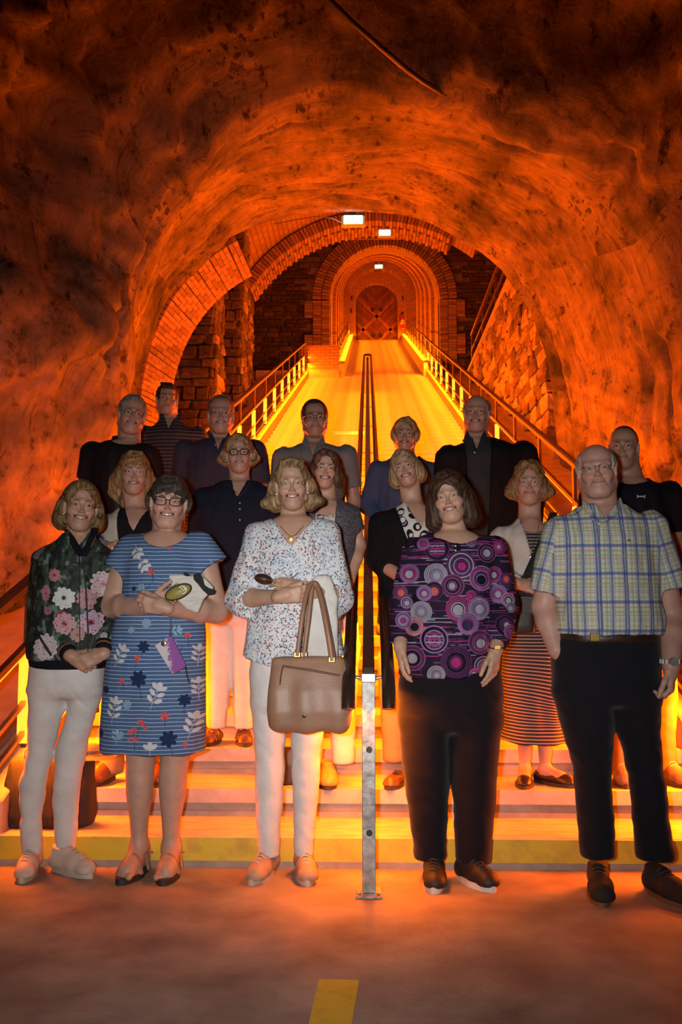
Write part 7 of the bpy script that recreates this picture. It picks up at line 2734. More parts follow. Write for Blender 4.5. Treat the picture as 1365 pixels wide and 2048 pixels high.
def person_vest():
    P = Person(4.46, 655, 'smiling woman with long dark brown hair in a grey tweed vest', 2 * R, 0.0045, 0.008)
    f = dict(skin=(0.50, 0.285, 0.205), open=0.0048, smile=1.25, w=0.96, iris=BROWN, lip=(0.42, 0.14, 0.13), brow=(0.05, 0.03, 0.02))
    hd = P.head(903, 978, 650, f, yaw=4, roll=4)
    P.neck(655, 1010, 0.046, 0.053)
    rows = [(1240, 596, 702, .12), (1150, 604, 700, .112), (1080, 604, 708, .112), (1040, 606, 710, .105), (1020, 614, 706, .088), (1006, 632, 688, .064), (998, 640, 676, .05)]
    torso_core(P, rows, None, None, 1050)
    arms = back_arms(P, (600, 1018), (716, 1018), er=(718, 1092, 0.02), rw=(700, 1160, -0.08), r=(0.040, 0.034, 0.024))
    hand(P.body, arms[0][2], (0, -0.1, -1), (1, 0.2, 0), (0.2, -1, 0), 0.9, 0.3)
    hand(P.body, arms[1][2], (-0.2, -0.1, -1), (-1, 0.2, 0), (-0.2, -1, 0), 0.9, 0.3)
    P.finish_body()
    hair_obj(hd, st_long(-0.20, 0.012, 0.012, 'side_r', face=(0.056, 0.112), hl=0.080, fore=-0.01), (0.055, 0.025, 0.014), P.root, 0.005, f=dict(hi=(0.14, 0.065, 0.035), wave=0.003))
    earrings(P, M_PEARL, 0.004, -0.040)
    t = Solid().loft(rows_px(P.Y, rows), 0.0, p=2.2, rnd=0.01, grow=0.002)
    c0 = P.at(655, 1014); t.ell((c0[0], P.Y - 0.05, c0[2]), (0.066, 0.12, 0.05), 0.006, '-')
    neck_hole(P, t, 655, 1000, 0.058)
    P.cloth('top', t, fleck_mat('white_spotted_top', (0.10, 0.03, 0.04), (0.55, 0.52, 0.5), 55, 0.42), folds('shirt', 0.004, 61))
    s = Solid().loft(rows_px(P.Y, rows), 0.0, p=2.2, rnd=0.01, grow=0.014)
    sleeve(s, arms[0], 0.35, 0.052, 0.052); sleeve(s, arms[1], 0.5, 0.052, 0.050)
    fn, lo, hi = vcut(P, (650, 1290), (630, 980), (678, 980)); s.fn(fn, lo, hi, '-', 0.006)
    neck_hole(P, s, 655, 1000, 0.064)
    P.cloth('vest', s, fleck_mat('grey_tweed', (0.035, 0.035, 0.045), (0.13, 0.12, 0.15), 160, 0.48), folds('shirt', 0.004, 62))
    auto_legs(P, 655, 1230, 0.15, M_WHITE_DENIM, None, sep=0.075, floor_gap=0.09)
    m = simple('yellow_leather', (0.50, 0.30, 0.06), (0.40, 0.23, 0.05), 0.5, scale=25)
    for x, a in ((622, -6), (655, 4)):
        shoe(P, W(x, 1515, 4.47), a, m, M_SOLE_DARK, 'leather', 0.24, z=2 * R)
    return P


def person_blackcardigan():
    P = Person(4.46, 825, 'laughing woman with blond bob in a black cardigan over a boldly patterned top', 2 * R, 0.0045, 0.008)
    f = dict(skin=(0.47, 0.27, 0.19), open=0.0055, smile=1.3, w=0.98, iris=BROWN, lip=(0.40, 0.15, 0.13), brow=(0.12, 0.07, 0.04), eye=0.7, fold=1.0)
    hd = P.head(903, 977, 804, f, yaw=-8, pitch=6, roll=-15, chin_x=820)
    P.neck(826, 1016, 0.047, 0.054)
    rows = [(1270, 760, 886, .125), (1180, 764, 884, .118), (1100, 764, 886, .116), (1050, 762, 886, .108), (1030, 772, 876, .088), (1014, 796, 858, .066), (1004, 806, 848, .05)]
    torso_core(P, rows, None, None, 1060)
    arms = back_arms(P, (748, 1032), (896, 1032), el=(758, 1122, 0.0), lw=(808, 1158, -0.17), r=(0.044, 0.036, 0.026))
    hand(P.body, arms[0][2], (0.9, 0.1, -0.2), (0, 1, 0), (0, 0, 1), 0.9, 0.4)
    hand(P.body, arms[1][2], (0, -0.1, -1), (-1, 0.2, 0), (-0.2, -1, 0), 0.9, 0.3)
    P.finish_body()
    hair_obj(hd, st_bob(-0.085, 0.024, 0.016, 'side_r', face=(0.060, 0.100), hl=0.066), (0.21, 0.125, 0.055), P.root, 0.005, f=dict(hi=(0.40, 0.27, 0.14)))
    earrings(P, M_SILVER, 0.005, -0.045, 0.012)
    t = Solid().loft(rows_px(P.Y, rows), 0.0, p=2.2, rnd=0.01, grow=0.003)
    fn, lo, hi = vcut(P, (842, 1062), (800, 990), (862, 990)); t.fn(fn, lo, hi, '-', 0.005)
    neck_hole(P, t, 826, 1006, 0.06)
    (x0, y0), (x1, y1) = P.px_uv(750, 1280), P.px_uv(900, 1000)
    c = Canvas(x0, x1, y0, y1, 4, (0.62, 0.60, 0.60))
    r = np.random.default_rng(8)
    for i in range(120):
        x, y = r.uniform(x0, x1), r.uniform(y0, y1)
        R1 = r.uniform(6, 13)
        col = ((0.012, 0.011, 0.014), (0.12, 0.125, 0.11), (0.22, 0.06, 0.20), (0.012, 0.011, 0.014))[r.integers(4)]
        c.ellipse(x, y, R1, R1 * r.uniform(0.5, 1.0), r.uniform(0, 3), col, 0.5)
        if r.random() < 0.6:
            c.ellipse(x + 1, y, R1 * 0.6, R1 * 0.45, r.uniform(0, 3), (0.62, 0.6, 0.6), 0.5)
            c.ring(x + 1, y, R1 * 0.6, 1.2, (0.012, 0.011, 0.014))
    P.cloth('top', t, c.material('bold_patterned_top'), folds('shirt', 0.004, 71))
    s = Solid().loft(rows_px(P.Y, rows), 0.0, p=2.2, rnd=0.01, grow=0.014)
    sleeve(s, arms[0], 1.45, 0.058, 0.052); sleeve(s, arms[1], 1.6, 0.058, 0.052)
    fn, lo, hi = vcut(P, (852, 1200), (782, 985), (878, 985)); s.fn(fn, lo, hi, '-', 0.006)
    neck_hole(P, s, 826, 1006, 0.066)
    P.cloth('cardigan', s, cloth_mat('black_cardigan_knit', (0.010, 0.008, 0.010), 0.9), folds('shirt', 0.005, 72))
    auto_legs(P, 830, 1250, 0.165, KHAKI, None, sep=0.10, floor_gap=0.10)
    for x, a in ((795, -14), (890, 24)):
        shoe(P, W(x, 1525, 4.47), a, M_BROWN_SHOE, M_SOLE_DARK, 'flat', 0.24, z=2 * R)
    return P


def person_stripedress():
    P = Person(4.47, 1062, 'woman with wavy light brown hair in white cardigan and long dark striped dress', 2 * R, 0.0045, 0.008)
    f = dict(skin=(0.49, 0.275, 0.20), open=0.0, smile=0.7, w=1.0, jaw=0.97, fat=0.002, iris=BLUE, lip=(0.44, 0.14, 0.14), brow=(0.14, 0.08, 0.05), rosy=0.7)
    hd = P.head(927, 1010, 1058, f, yaw=1, roll=0, chin_x=1060)
    P.neck(1060, 1042, 0.049, 0.056)
    rows = [(1478, 1003, 1142, .20), (1400, 1004, 1134, .17), (1320, 1008, 1122, .15), (1260, 1010, 1114, .138), (1190, 1014, 1108, .122), (1120, 1008, 1112, .122), (1080, 1008, 1114, .112), (1060, 1018, 1104, .09), (1044, 1036, 1086, .066), (1034, 1044, 1078, .05)]
    torso_core(P, rows, None, None, 1090)
    arms = back_arms(P, (990, 1062), (1130, 1062), el=(1000, 1158, 0.0), lw=(1038, 1168, -0.21), er=(1134, 1160, 0.02), rw=(1118, 1240, -0.05), r=(0.044, 0.036, 0.026))
    hand(P.body, arms[0][2], (0.92, -0.1, -0.22), (0, 0.9, -0.3), (0, 0.2, 1), 0.86, 0.4, thumb=0.3)
    hand(P.body, arms[1][2], (0, -0.1, -1), (-1, 0.2, 0), (-0.2, -1, 0), 0.88, 0.3)
    for (x, a, b) in ((1051, 15, 10), (1091, 15, 10)):
        P.body.loft(rows_px(P.Y + 0.03, [(1440, x - 17, x + 17), (1490, x - 15, x + 15), (1530, x - 10.5, x + 10.5), (1548, x - 10.5, x + 10.5), (1556, x - 11, x + 11)], 1.05), 0.02)
    zz = 2 * R
    for (x, ang) in ((1051, -12), (1091, 42)):
        p = W(x, 1540, P.Y + 0.03)
        d = np.array([math.sin(math.radians(ang)), -math.cos(math.radians(ang)), 0])
        o = np.array([p[0], p[1], zz])
        P.body.cap(o + (0, 0, 0.06), o + d * 0.09 + np.array([0, 0, 0.034]), 0.030, 0.026, 0.02)
        P.body.cap(o + d * 0.09 + np.array([0, 0, 0.034]), o + d * 0.13 + np.array([0, 0, 0.028]), 0.028, 0.022, 0.02)
    P.finish_body()
    hair_obj(hd, st_bob(-0.075, 0.026, 0.018, 'side_r', 0.006, face=(0.062, 0.108), hl=0.074), (0.18, 0.09, 0.04), P.root, 0.005, f=dict(hi=(0.34, 0.19, 0.085), wave=0.009))
    earrings(P, M_PEARL, 0.004, -0.04)
    s = Solid().loft(rows_px(P.Y, rows), 0.0, p=2.2, rnd=0.006, grow=0.003)
    c0 = P.at(1060, 1046); s.ell((c0[0], P.Y - 0.05, c0[2]), (0.075, 0.12, 0.055), 0.006, '-')
    neck_hole(P, s, 1060, 1034, 0.06)
    sm = stripe_mat('dark_striped_jersey', (0.012, 0.013, 0.022), (0.34, 0.25, 0.21), 6.4, 0.30)

    def uv(V):
        q = P.uv(V)
        # the skirt is gathered towards one side: stripes sag across it
        t = np.clip((P.at(0, 1290)[2] - V[:, 2]) / 0.35, 0, 1)
        gx = P.at(1128, 1385)
        q[:, 1] += 26 * t * np.exp(-(((V[:, 0] - gx[0]) / 0.16) ** 2)) * np.clip((V[:, 2] - P.at(0, 1440)[2]) / 0.12, 0, 1)
        return q
    P.cloth('dress', s, sm, folds('skirt', 0.007, 81, P.at(0, 1230)[2], P.at(0, 1460)[2]), h=0.007, uv=uv)
    s = Solid().loft([r for r in rows_px(P.Y, [(1150, 1006, 1114, .124)] + rows[5:])], 0.0, p=2.2, rnd=0.01, grow=0.014)
    sleeve(s, arms[0], 1.75, 0.058, 0.052); sleeve(s, arms[1], 1.7, 0.058, 0.052)
    fn, lo, hi = vcut(P, (1072, 1190), (1032, 1020), (1092, 1020)); s.fn(fn, lo, hi, '-', 0.006)
    neck_hole(P, s, 1060, 1034, 0.066)
    P.cloth('cardigan', s, cloth_mat('white_cardigan_knit', (0.62, 0.58, 0.53), 0.9), folds('shirt', 0.006, 82))
    pts = [P.at(x, y, d) for x, y, d in ((1042, 1040, -0.05), (1050, 1075, -0.118), (1062, 1100, -0.135), (1074, 1075, -0.118), (1080, 1040, -0.05))]
    nk = MB().tube(pts, 0.0015, 6).build('necklace', M_SILVER, P.root, smooth=True)
    for y, r_ in ((1101, 0.006), (1114, 0.010)):
        MB().lathe([(r_ * .4, -0.003), (r_, 0), (r_ * .4, 0.003)], P.at(1063, y, -0.138), 12, 'Y').build('pendant', M_SILVER, nk, smooth=True)
    m = simple('black_patent', (0.02, 0.012, 0.012), None, 0.35)
    for (x, a) in ((1051, -12), (1091, 42)):
        shoe(P, W(x, 1540, P.Y + 0.03), a, m, M_SOLE_DARK, 'flat', 0.235, z=zz)
    return P


def person_tee():
    P = Person(4.55, 1270, 'man with cropped dark hair in a navy T-shirt with small white chest logo', 2 * R, 0.0045, 0.008)
    f = dict(MAN, skin=(0.46, 0.27, 0.19), open=0.0, smile=0.5, brow=(0.03, 0.02, 0.015), beard=0.25, iris=BROWN, w=1.02)
    hd = P.head(855, 939, 1250, f, yaw=-4, roll=2, chin_x=1246)
    P.neck(1260, 966, 0.064, 0.072)
    shl, shr = (1176, 980), (1350, 978)
    rows = auto_rows(P, (1262, 960), shl, shr, 1250, 0.135)
    torso_core(P, rows, None, None, 1030)
    arms = back_arms(P, shl, shr, er=(1352, 1112, 0.0), rw=(1350, 1190, -0.10), r=(0.056, 0.046, 0.032))
    hand(P.body, arms[0][2], (0, -0.1, -1), (1, 0.2, 0), (0.2, -1, 0), 1.0, 0.3)
    hand(P.body, arms[1][2], (-0.05, -0.2, -1), (-1, 0.2, 0), (-0.2, -1, 0), 1.0, 0.5)
    P.finish_body()
    hair_obj(hd, st_short(0.003, 0.076, recede=0.02), (0.025, 0.016, 0.012), P.root, 0.005, f=dict(HAIRS, rough=0.0006, hi=(0.06, 0.045, 0.035)))
    s = Solid().loft(rows_px(P.Y, rows), 0.0, p=2.2, rnd=0.01, grow=0.006)
    sleeve(s, arms[0], 0.62, 0.074, 0.066); sleeve(s, arms[1], 0.62, 0.074, 0.066)
    neck_hole(P, s, 1260, 958, 0.074, 15)
    P.cloth('shirt', s, cloth_mat('navy_tee_jersey', (0.010, 0.010, 0.018), 0.8), folds('shirt', 0.006, 91))
    # the little white chest logo: two bowed strokes that interlock
    a = P.at(1283, 993, -0.142)
    m = MB()
    for up in (-1, 1):
        pts = [a + np.array([0.019 * u, -0.004 * (1 - u * u), up * (0.0075 * u * u - 0.0018)]) for u in np.linspace(-1, 1, 13)]
        m.tube(pts, [0.0016 + 0.0014 * u * u for u in np.linspace(-1, 1, 13)], 6)
    m.build('chest_logo', simple('white_print', (0.75, 0.75, 0.75), None, 0.6), P.root)
    trousers(P, [(1240, 1196, 1348, .135), (1290, 1206, 1352, .138), (1340, 1212, 1352, .12)],
             [(1310, 1208, 1284), (1400, 1214, 1276), (1480, 1218, 1268), (1530, 1220, 1264), (1541, 1220, 1264)],
             [(1310, 1276, 1354), (1400, 1296, 1354), (1480, 1308, 1352), (1530, 1312, 1352), (1541, 1312, 1352)], KHAKI, 0.005, 92)
    for x, a_ in ((1242, -8), (1333, 12)):
        shoe(P, W(x, 1530, 4.56), a_, M_TRAINER, M_SOLE_DARK, 'sneaker', 0.27, z=2 * R, lace=M_LACE)
    return P


def back_man(Y, step, label, base, head, hargs, neck, shl, shr, f, hair, hcol, hopt, gl, cloth, upto, legs=DARK_TROUSER, collar=True, hem=1150, er=None, el=None, lw=None, rw=None, dep=0.13, hands=False, woman=False, neck_r=0.062, nh=0.07):
    P = Person(Y, base, label, step * R, 0.0052, 0.009)
    hd = P.head(*head, f, **hargs)
    P.neck(*neck, neck_r, neck_r + 0.006)
    rows = auto_rows(P, neck, shl, shr, hem, dep)
    torso_core(P, rows, None, None, shl[1] + 45)
    arms = back_arms(P, shl, shr, el=el, er=er, lw=lw, rw=rw, r=(0.052, 0.043, 0.031) if not woman else (0.043, 0.036, 0.026))
    for (sh, e, w), sg in zip(arms, (-1, 1)):
        dd = nrm(w - e)
        hand(P.body, w, dd, (-sg, 0.3, 0), (-sg * 0.2, -1, 0), 1.0 if not woman else 0.9, 0.3)
    P.finish_body()
    hair_obj(hd, hair, hcol, P.root, 0.005, f=hopt)
    if gl: glasses(P, *gl)
    s = Solid().loft(rows_px(P.Y, rows), 0.0, p=2.2, rnd=0.01, grow=0.006)
    for a in arms:
        sleeve(s, a, upto, 0.070 if not woman else 0.058, 0.062 if not woman else 0.052)
    if collar:
        fn, lo, hi = vcut(P, (neck[0], neck[1] + 24), (neck[0] - 17, neck[1] - 30), (neck[0] + 17, neck[1] - 30)); s.fn(fn, lo, hi, '-', 0.005)
        neck_hole(P, s, neck[0], neck[1] - 8, nh)
    else:
        neck_hole(P, s, neck[0], neck[1] - 6, nh + 0.006, 16)
    P.cloth('shirt', s, cloth, folds('shirt', 0.006, int(base)))
    if collar:
        collar_pair(P, cloth, neck[0], neck[1] - 12, 19, 34, 8, -dep * 0.86)
    auto_legs(P, (shl[0] + shr[0]) / 2, hem - 8, 0.17, legs, (M_BROWN_SHOE, M_SOLE_DARK, 'leather'))
    return P


def people_back():
    # grey haired man in black with a strap
    P = back_man(5.22, 4, 'grey haired man with glasses in a black shirt with a camera strap', 255, (794, 870, 265), dict(yaw=6, roll=8, chin_x=262), (258, 884), (172, 894), (306, 900),
                 dict(MAN, skin=(0.45, 0.26, 0.19), open=0.003, smile=0.9, brow=(0.12, 0.10, 0.08)), st_short(0.014, 0.078, recede=0.006), (0.16, 0.145, 0.13), dict(HAIRS, hi=(0.36, 0.34, 0.31)),
                 (M_FRAME_BROWN, 'rect', 0.0017, 0.0135, 0.0245), cloth_mat('black_shirt_cotton', (0.010, 0.010, 0.013)), 0.55, collar=False)
    st = MB()
    pts = [P.at(x, y, d) for x, y, d in ((232, 872, 0.0), (226, 888, -0.085), (224, 905, -0.125), (224, 960, -0.148), (236, 1030, -0.150))]
    MB().tube(pts, 0.019, 10, flat=0.16).build('camera_strap', simple('glossy_black_strap', (0.02, 0.02, 0.022), None, 0.25), P.root, smooth=True)
    # dark haired man, striped polo
    back_man(6.28, 7, 'dark haired clean shaven man in a dark polo shirt with thin pale stripes', 338, (770, 831, 333), dict(yaw=2, roll=2, chin_x=336), (341, 845), (280, 861), (406, 863),
             dict(MAN, skin=(0.46, 0.27, 0.19), open=0.0, smile=0.5, brow=(0.03, 0.02, 0.015), beard=0.2), st_short(0.012, 0.078, fringe=1), (0.016, 0.011, 0.009), dict(HAIRS, hi=(0.05, 0.035, 0.03)),
             None, stripe_mat('striped_polo_jersey', (0.018, 0.014, 0.018), (0.17, 0.15, 0.15), 7.4, 0.12), 0.6, hem=1080)
    # man in the flecked navy shirt
    back_man(5.60, 5, 'sandy haired man with rimless glasses in a navy shirt flecked with white', 440, (794, 869, 442), dict(yaw=0, roll=0), (440, 886), (360, 890), (522, 890),
             dict(MAN, skin=(0.46, 0.265, 0.195), open=0.003, smile=0.8, brow=(0.2, 0.14, 0.1), brow_a=0.35, rosy=0.7), st_short(0.010, 0.084, recede=0.012), (0.15, 0.10, 0.065), dict(HAIRS, hi=(0.30, 0.2, 0.13)),
             (M_FRAME_WIRE, 'rect', 0.0010, 0.0130, 0.0235), fleck_mat('navy_flecked_shirt', (0.016, 0.020, 0.045), (0.24, 0.24, 0.28), 34, 0.70, stretch=(1, 1, 2.5)), 0.75, legs=KHAKI)
    # man in the pale grey shirt
    back_man(5.60, 5, 'man with receding dark hair and dark glasses in a plain grey short sleeved shirt', 630, (803, 876, 631), dict(yaw=2, roll=-2, chin_x=629), (628, 893), (556, 905), (705, 900),
             dict(MAN, skin=(0.42, 0.23, 0.165), open=0.0, smile=1.1, brow=(0.04, 0.025, 0.02), beard=0.2), st_short(0.012, 0.088, recede=0.014), (0.03, 0.02, 0.015), dict(HAIRS, hi=(0.09, 0.065, 0.05)),
             (M_FRAME_BROWN, 'rect', 0.0021, 0.0140, 0.0245), cloth_mat('grey_shirt_cotton', (0.17, 0.175, 0.19)), 0.72)
    # woman in denim blue
    P = back_man(5.62, 5, 'woman with short fair hair and drop earrings in a denim blue blouse', 812, (838, 905, 810), dict(yaw=-2, roll=2, chin_x=812), (815, 918), (744, 928), (880, 932),
                 dict(skin=(0.44, 0.25, 0.18), open=0.0035, smile=0.9, w=0.99, brow=(0.12, 0.07, 0.04), fold=0.8), st_bob(-0.02, 0.004, 0.013, 'side_l', face=(0.060, 0.105), hl=0.074, ears=True), (0.20, 0.12, 0.055), dict(hi=(0.36, 0.24, 0.12)),
                 None, cloth_mat('denim_blue_blouse', (0.05, 0.075, 0.16)), 1.7, collar=False, woman=True, dep=0.115, neck_r=0.048, nh=0.054, el=(736, 1010, 0.02), lw=(765, 1050, -0.1))
    earrings(P, M_SILVER, 0.004, -0.042, 0.014)
    # tall man in the open black jacket
    P = back_man(5.24, 4, 'tall balding man in an open black jacket over a dark grey polo shirt', 960, (791, 866, 956), dict(yaw=-4, roll=2, chin_x=952), (952, 883), (887, 905), (1060, 896),
                 dict(MAN, skin=(0.44, 0.25, 0.18), open=0.004, smile=1.0, brow=(0.15, 0.11, 0.08), brow_a=0.4, w=0.96, fold=1.0), st_fringe(0.013), (0.17, 0.15, 0.13), dict(HAIRS, hi=(0.3, 0.27, 0.24)),
                 None, cloth_mat('dark_grey_polo', (0.032, 0.034, 0.038)), 0.4)
    rows = auto_rows(P, (958, 883), (887, 905), (1060, 896), 1160, 0.135)
    s = Solid().loft(rows_px(P.Y, rows), 0.0, p=2.2, rnd=0.01, grow=0.018)
    arms = []
    for sh, sg in (((887, 905), -1), ((1060, 896), 1)):
        a = P.at(sh[0] - sg * 0.035 / P.m, sh[1] + 0.035 / P.m)
        e = a + np.array([sg * 0.045, 0.03, -0.27]); w = e + np.array([-sg * 0.015, -0.06, -0.235])
        sleeve(s, (a, e, w), 1.85, 0.078, 0.068)
    fn, lo, hi = vcut(P, (956, 1420), (926, 850), (980, 850)); s.fn(fn, lo, hi, '-', 0.006)
    neck_hole(P, s, 955, 876, 0.078)
    P.cloth('jacket', s, cloth_mat('black_jacket_cloth', (0.008, 0.008, 0.010)), folds('shirt', 0.006, 99))
    bead(P, P.at(950, 905, -0.128), 0.005, M_PEARL, 'button')


# ------------------------------------------------------------------ bags and things people hold
M_TAN = simple('tan_leather', (0.32, 0.175, 0.11), (0.26, 0.138, 0.086), 0.44, scale=9, bump=0.12, bscale=120)
M_TAN_DARK = simple('tan_leather_edge', (0.13, 0.065, 0.04), None, 0.5)
M_BLACK_FABRIC = simple('black_fabric', (0.014, 0.013, 0.015), None, 0.85, bump=0.2, bscale=200)
M_BLACK_LEATHER = simple('black_leather', (0.016, 0.014, 0.014), None, 0.4, bump=0.1, bscale=120)
M_WHITE_CLOTH = cloth_mat('white_cotton', (0.66, 0.65, 0.62), 0.85)
M_STRAW = simple('straw', (0.55, 0.38, 0.15), (0.42, 0.27, 0.09), 0.8, scale=60, stretch=(1, 1, 4), bump=0.4, bscale=150)


def thing_obj(name, loc, label, cat, group=None):
    return empty(name, loc, label, cat, group)


def props():
    # tan handbag
    Y = 3.60
    b = thing_obj('handbag', W(615, 1462, Y), 'tan leather handbag with two long handles hanging from a woman\'s folded arm', 'bag')
    s = Solid()
    rows = rows_px(Y, [(1464, 556, 690, .040), (1452, 540, 700, .058), (1420, 535, 710, .066), (1380, 537, 706, .060), (1340, 541, 696, .042), (1318, 542, 690, .028), (1312, 543, 688, .026)])
    s.loft(rows, 0.0, p=4.5, rnd=0.012)

    def dsp(V):
        n = 0.006 * fbm(V * np.array([9, 9, 4.0]), 2, 5)
        x = (V[:, 0] - W(615, 1400, Y)[0])
        return n + 0.005 * np.cos(x * 48) * np.clip((W(0, 1330, Y)[2] - V[:, 2]) / 0.1, 0, 1) - 0.02 * x * 0
    sobj('body', s, 0.006, M_TAN, b, dsp, 2)
    zr = [W(566, 1332, Y - 0.049), W(620, 1340, Y - 0.052), W(680, 1351, Y - 0.046)]
    MB().tube(zr, 0.0042, 8).build('zip', M_TAN_DARK, b, smooth=True)
    MB().tube([zr[0], zr[0] + np.array([-0.006, -0.004, -0.03]), zr[0] + np.array([-0.010, -0.003, -0.07])], 0.003, 6).build('zip_pull', M_TAN_DARK, b, smooth=True)
    MB().lathe([(0.002, -0.003), (0.010, 0.0), (0.002, 0.003)], W(609, 1431, Y - 0.069), 12, 'Y').build('emblem', simple('dull_brass', (0.12, 0.11, 0.06), None, 0.4, metal=0.8), b, smooth=True)
    for dy, xo in ((-0.030, 0), (0.022, 13)):
        pts = [W(595 + xo, 1312, Y + dy), W(600 + xo, 1270, Y + dy), W(606 + xo, 1225, Y + dy + 0.01), W(612 + xo * 0.8, 1190, Y + dy * 0.5 + 0.035), W(621 + xo * 0.4, 1166, Y + 0.06 + dy * 0.4), W(633, 1166, Y + 0.075 + dy * 0.4), W(642 + xo * 0.2, 1195, Y + 0.045 + dy * 0.5), W(651 + xo * 0.2, 1240, Y + dy + 0.01), W(659 + xo * 0.2, 1285, Y + dy), W(664 + xo * 0.3, 1322, Y + dy)]
        P_ = np.array(pts)
        tt = np.linspace(0, len(pts) - 1, 40)
        sm = np.stack([np.interp(tt, range(len(pts)), P_[:, i]) for i in range(3)], 1)
        for _ in range(4):
            sm[1:-1] = (sm[:-2] + 2 * sm[1:-1] + sm[2:]) / 4
        MB().tube(list(sm), 0.0118, 10, flat=0.8).build('handle', M_TAN, b, smooth=True)
        for p in (pts[0], pts[-1]):
            MB().box(p + np.array([-0.014, -0.008, -0.006]), p + np.array([0.014, 0.008, 0.016])).build('handle_ring', M_GOLD, b, bevel=0.003)
    # white cotton jacket over the arm
    Yc = 3.735
    s = Solid()
    s.loft(rows_px(Yc, [(1330, 612, 678, .030), (1260, 607, 678, .034), (1212, 610, 676, .034), (1196, 612, 674, .020), (1176, 616, 670, .018), (1164, 620, 668, .026), (1150, 630, 662, .020)]), 0.0, p=2.6, rnd=0.008)
    c = sobj('white_jacket', s, 0.006, M_WHITE_CLOTH, None, folds('shirt', 0.010, 66), 2)
    tag(c, 'folded white cotton jacket draped over the arm with the tan handbag', 'jacket')
    # dark case in the hand
    p = W(527, 1158, 3.655)
    k = thing_obj('spectacle_case', p, 'dark brown rounded case in the hand of the woman in the speckled blouse', 'case')
    m = sobj('shell', Solid().ell(p, (0.036, 0.022, 0.021), rot=rot_xyz(0, 0, 12)), 0.004, simple('dark_brown_case', (0.045, 0.02, 0.015), None, 0.3), k)
    MB().tube([p + np.array([0.036 * math.cos(t), -0.021 * abs(math.sin(t)) - 0.001, -0.006 * math.cos(t)]) for t in np.linspace(0, math.pi, 14)], 0.0018, 6).build('seam', M_TAN_DARK, k, smooth=True)
    # green glasses case
    p = W(357, 1184, 3.615)
    k = thing_obj('spectacle_case', p, 'olive green oval spectacle case with a black squiggle held by the woman in blue', 'case')
    rt = rot_xyz(0, 0, -24)
    sobj('shell', Solid().ell(p, (0.053, 0.016, 0.025), rot=rt), 0.004, simple('olive_shell', (0.30, 0.27, 0.06), (0.24, 0.2, 0.05), 0.35), k)
    ax, az = rt @ np.array((1, 0, 0)), rt @ np.array((0, 0, 1))
    MB().tube([p + ax * 0.0535 * math.cos(t) + az * 0.0255 * math.sin(t) + np.array([0, -0.003, 0]) for t in np.linspace(0, 2 * math.pi, 28)], 0.0030, 6, caps=False).build('rim', M_BLACK, k, smooth=True)
    MB().lathe([(0.001, -0.003), (0.017, 0)], p + ax * 0.020 + np.array([0, -0.0135, 0]), 14, 'Y').build('pale_patch', simple('cream_patch', (0.6, 0.55, 0.35), None, 0.5), k, smooth=True)
    sq = [(0.002, 0.010), (0.010, 0.004), (0.018, 0.010), (0.024, 0.002), (0.014, -0.002), (0.008, -0.008), (0.018, -0.010), (0.026, -0.006)]
    MB().tube([p + ax * (a + 0.004) + az * b_ + np.array([0, -0.0172 + abs(a) * 0.06, 0]) for a, b_ in sq], 0.0017, 6).build('squiggle', M_BLACK, k, smooth=True)
    # white cap with black trim
    Yk = 3.665
    k = thing_obj('sun_cap', W(385, 1190, Yk), 'folded white sun cap with black trim tucked under the arm of the woman in blue', 'hat')
    poly = [(336, 1150), (362, 1148), (380, 1152), (398, 1147), (412, 1158), (428, 1176), (420, 1184), (406, 1200), (395, 1227), (372, 1218), (350, 1196)]
    m = MB().prism([W(x, y, Yk - 0.012) for x, y in poly], (0, 0.028, 0)).build('crown', simple('ribbed_white', (0.62, 0.61, 0.57), (0.48, 0.47, 0.44), 0.85, scale=18, stretch=(1, 1, 6)), k, bevel=0.008, segs=2)
    for poly in ([(386, 1150), (397, 1145), (406, 1156), (409, 1170), (418, 1176), (431, 1180), (428, 1188), (416, 1190), (405, 1180), (396, 1168), (388, 1160)], [(365, 1147), (372, 1144), (380, 1151), (372, 1153)]):
        MB().prism([W(x, y, Yk - 0.019) for x, y in poly], (0, 0.010, 0)).build('trim', M_BLACK_FABRIC, k, bevel=0.003)
    # phone hanging on a strap
    Yp = 3.672
    k = thing_obj('mobile_phone', W(341, 1310, Yp), 'white and purple cased phone hanging by a strap in front of the blue dress', 'phone')
    q = [W(309, 1291, Yp), W(343, 1270, Yp), W(373, 1333, Yp), W(346, 1350, Yp)]
    m, nt, bs = new_mat('purple_phone_case')
    v = tex_coord(nt, 'Object')
    gr = nt.nodes.new('ShaderNodeSeparateXYZ'); nt.links.new(v, gr.inputs[0])
    n = noise_node(nt, v, 90, 3)
    ad = nt.nodes.new('ShaderNodeMath'); ad.operation = 'MULTIPLY_ADD'; ad.inputs[1].default_value = 0.06
    nt.links.new(n.outputs['Fac'], ad.inputs[0])
    c1 = nt.nodes.new('ShaderNodeMath'); c1.operation = 'MULTIPLY_ADD'; c1.inputs[1].default_value = 0.85
    nt.links.new(gr.outputs['X'], c1.inputs[0]); 
    c2 = nt.nodes.new('ShaderNodeMath'); c2.operation = 'MULTIPLY'; c2.inputs[1].default_value = 0.15
    nt.links.new(gr.outputs['Z'], c2.inputs[0]); nt.links.new(c2.outputs[0], c1.inputs[2]); nt.links.new(c1.outputs[0], ad.inputs[2])
    r_ = ramp(nt, [(0.020, (0.55, 0.50, 0.56)), (0.030, (0.25, 0.07, 0.32)), (0.08, (0.22, 0.05, 0.30))])
    nt.links.new(ad.outputs[0], r_.inputs['Fac']); nt.links.new(r_.outputs['Color'], bs.inputs['Base Color']); bs.inputs['Roughness'].default_value = 0.3
    MB().prism(q, (0, 0.010, 0)).build('case', m, k, bevel=0.003, segs=2)
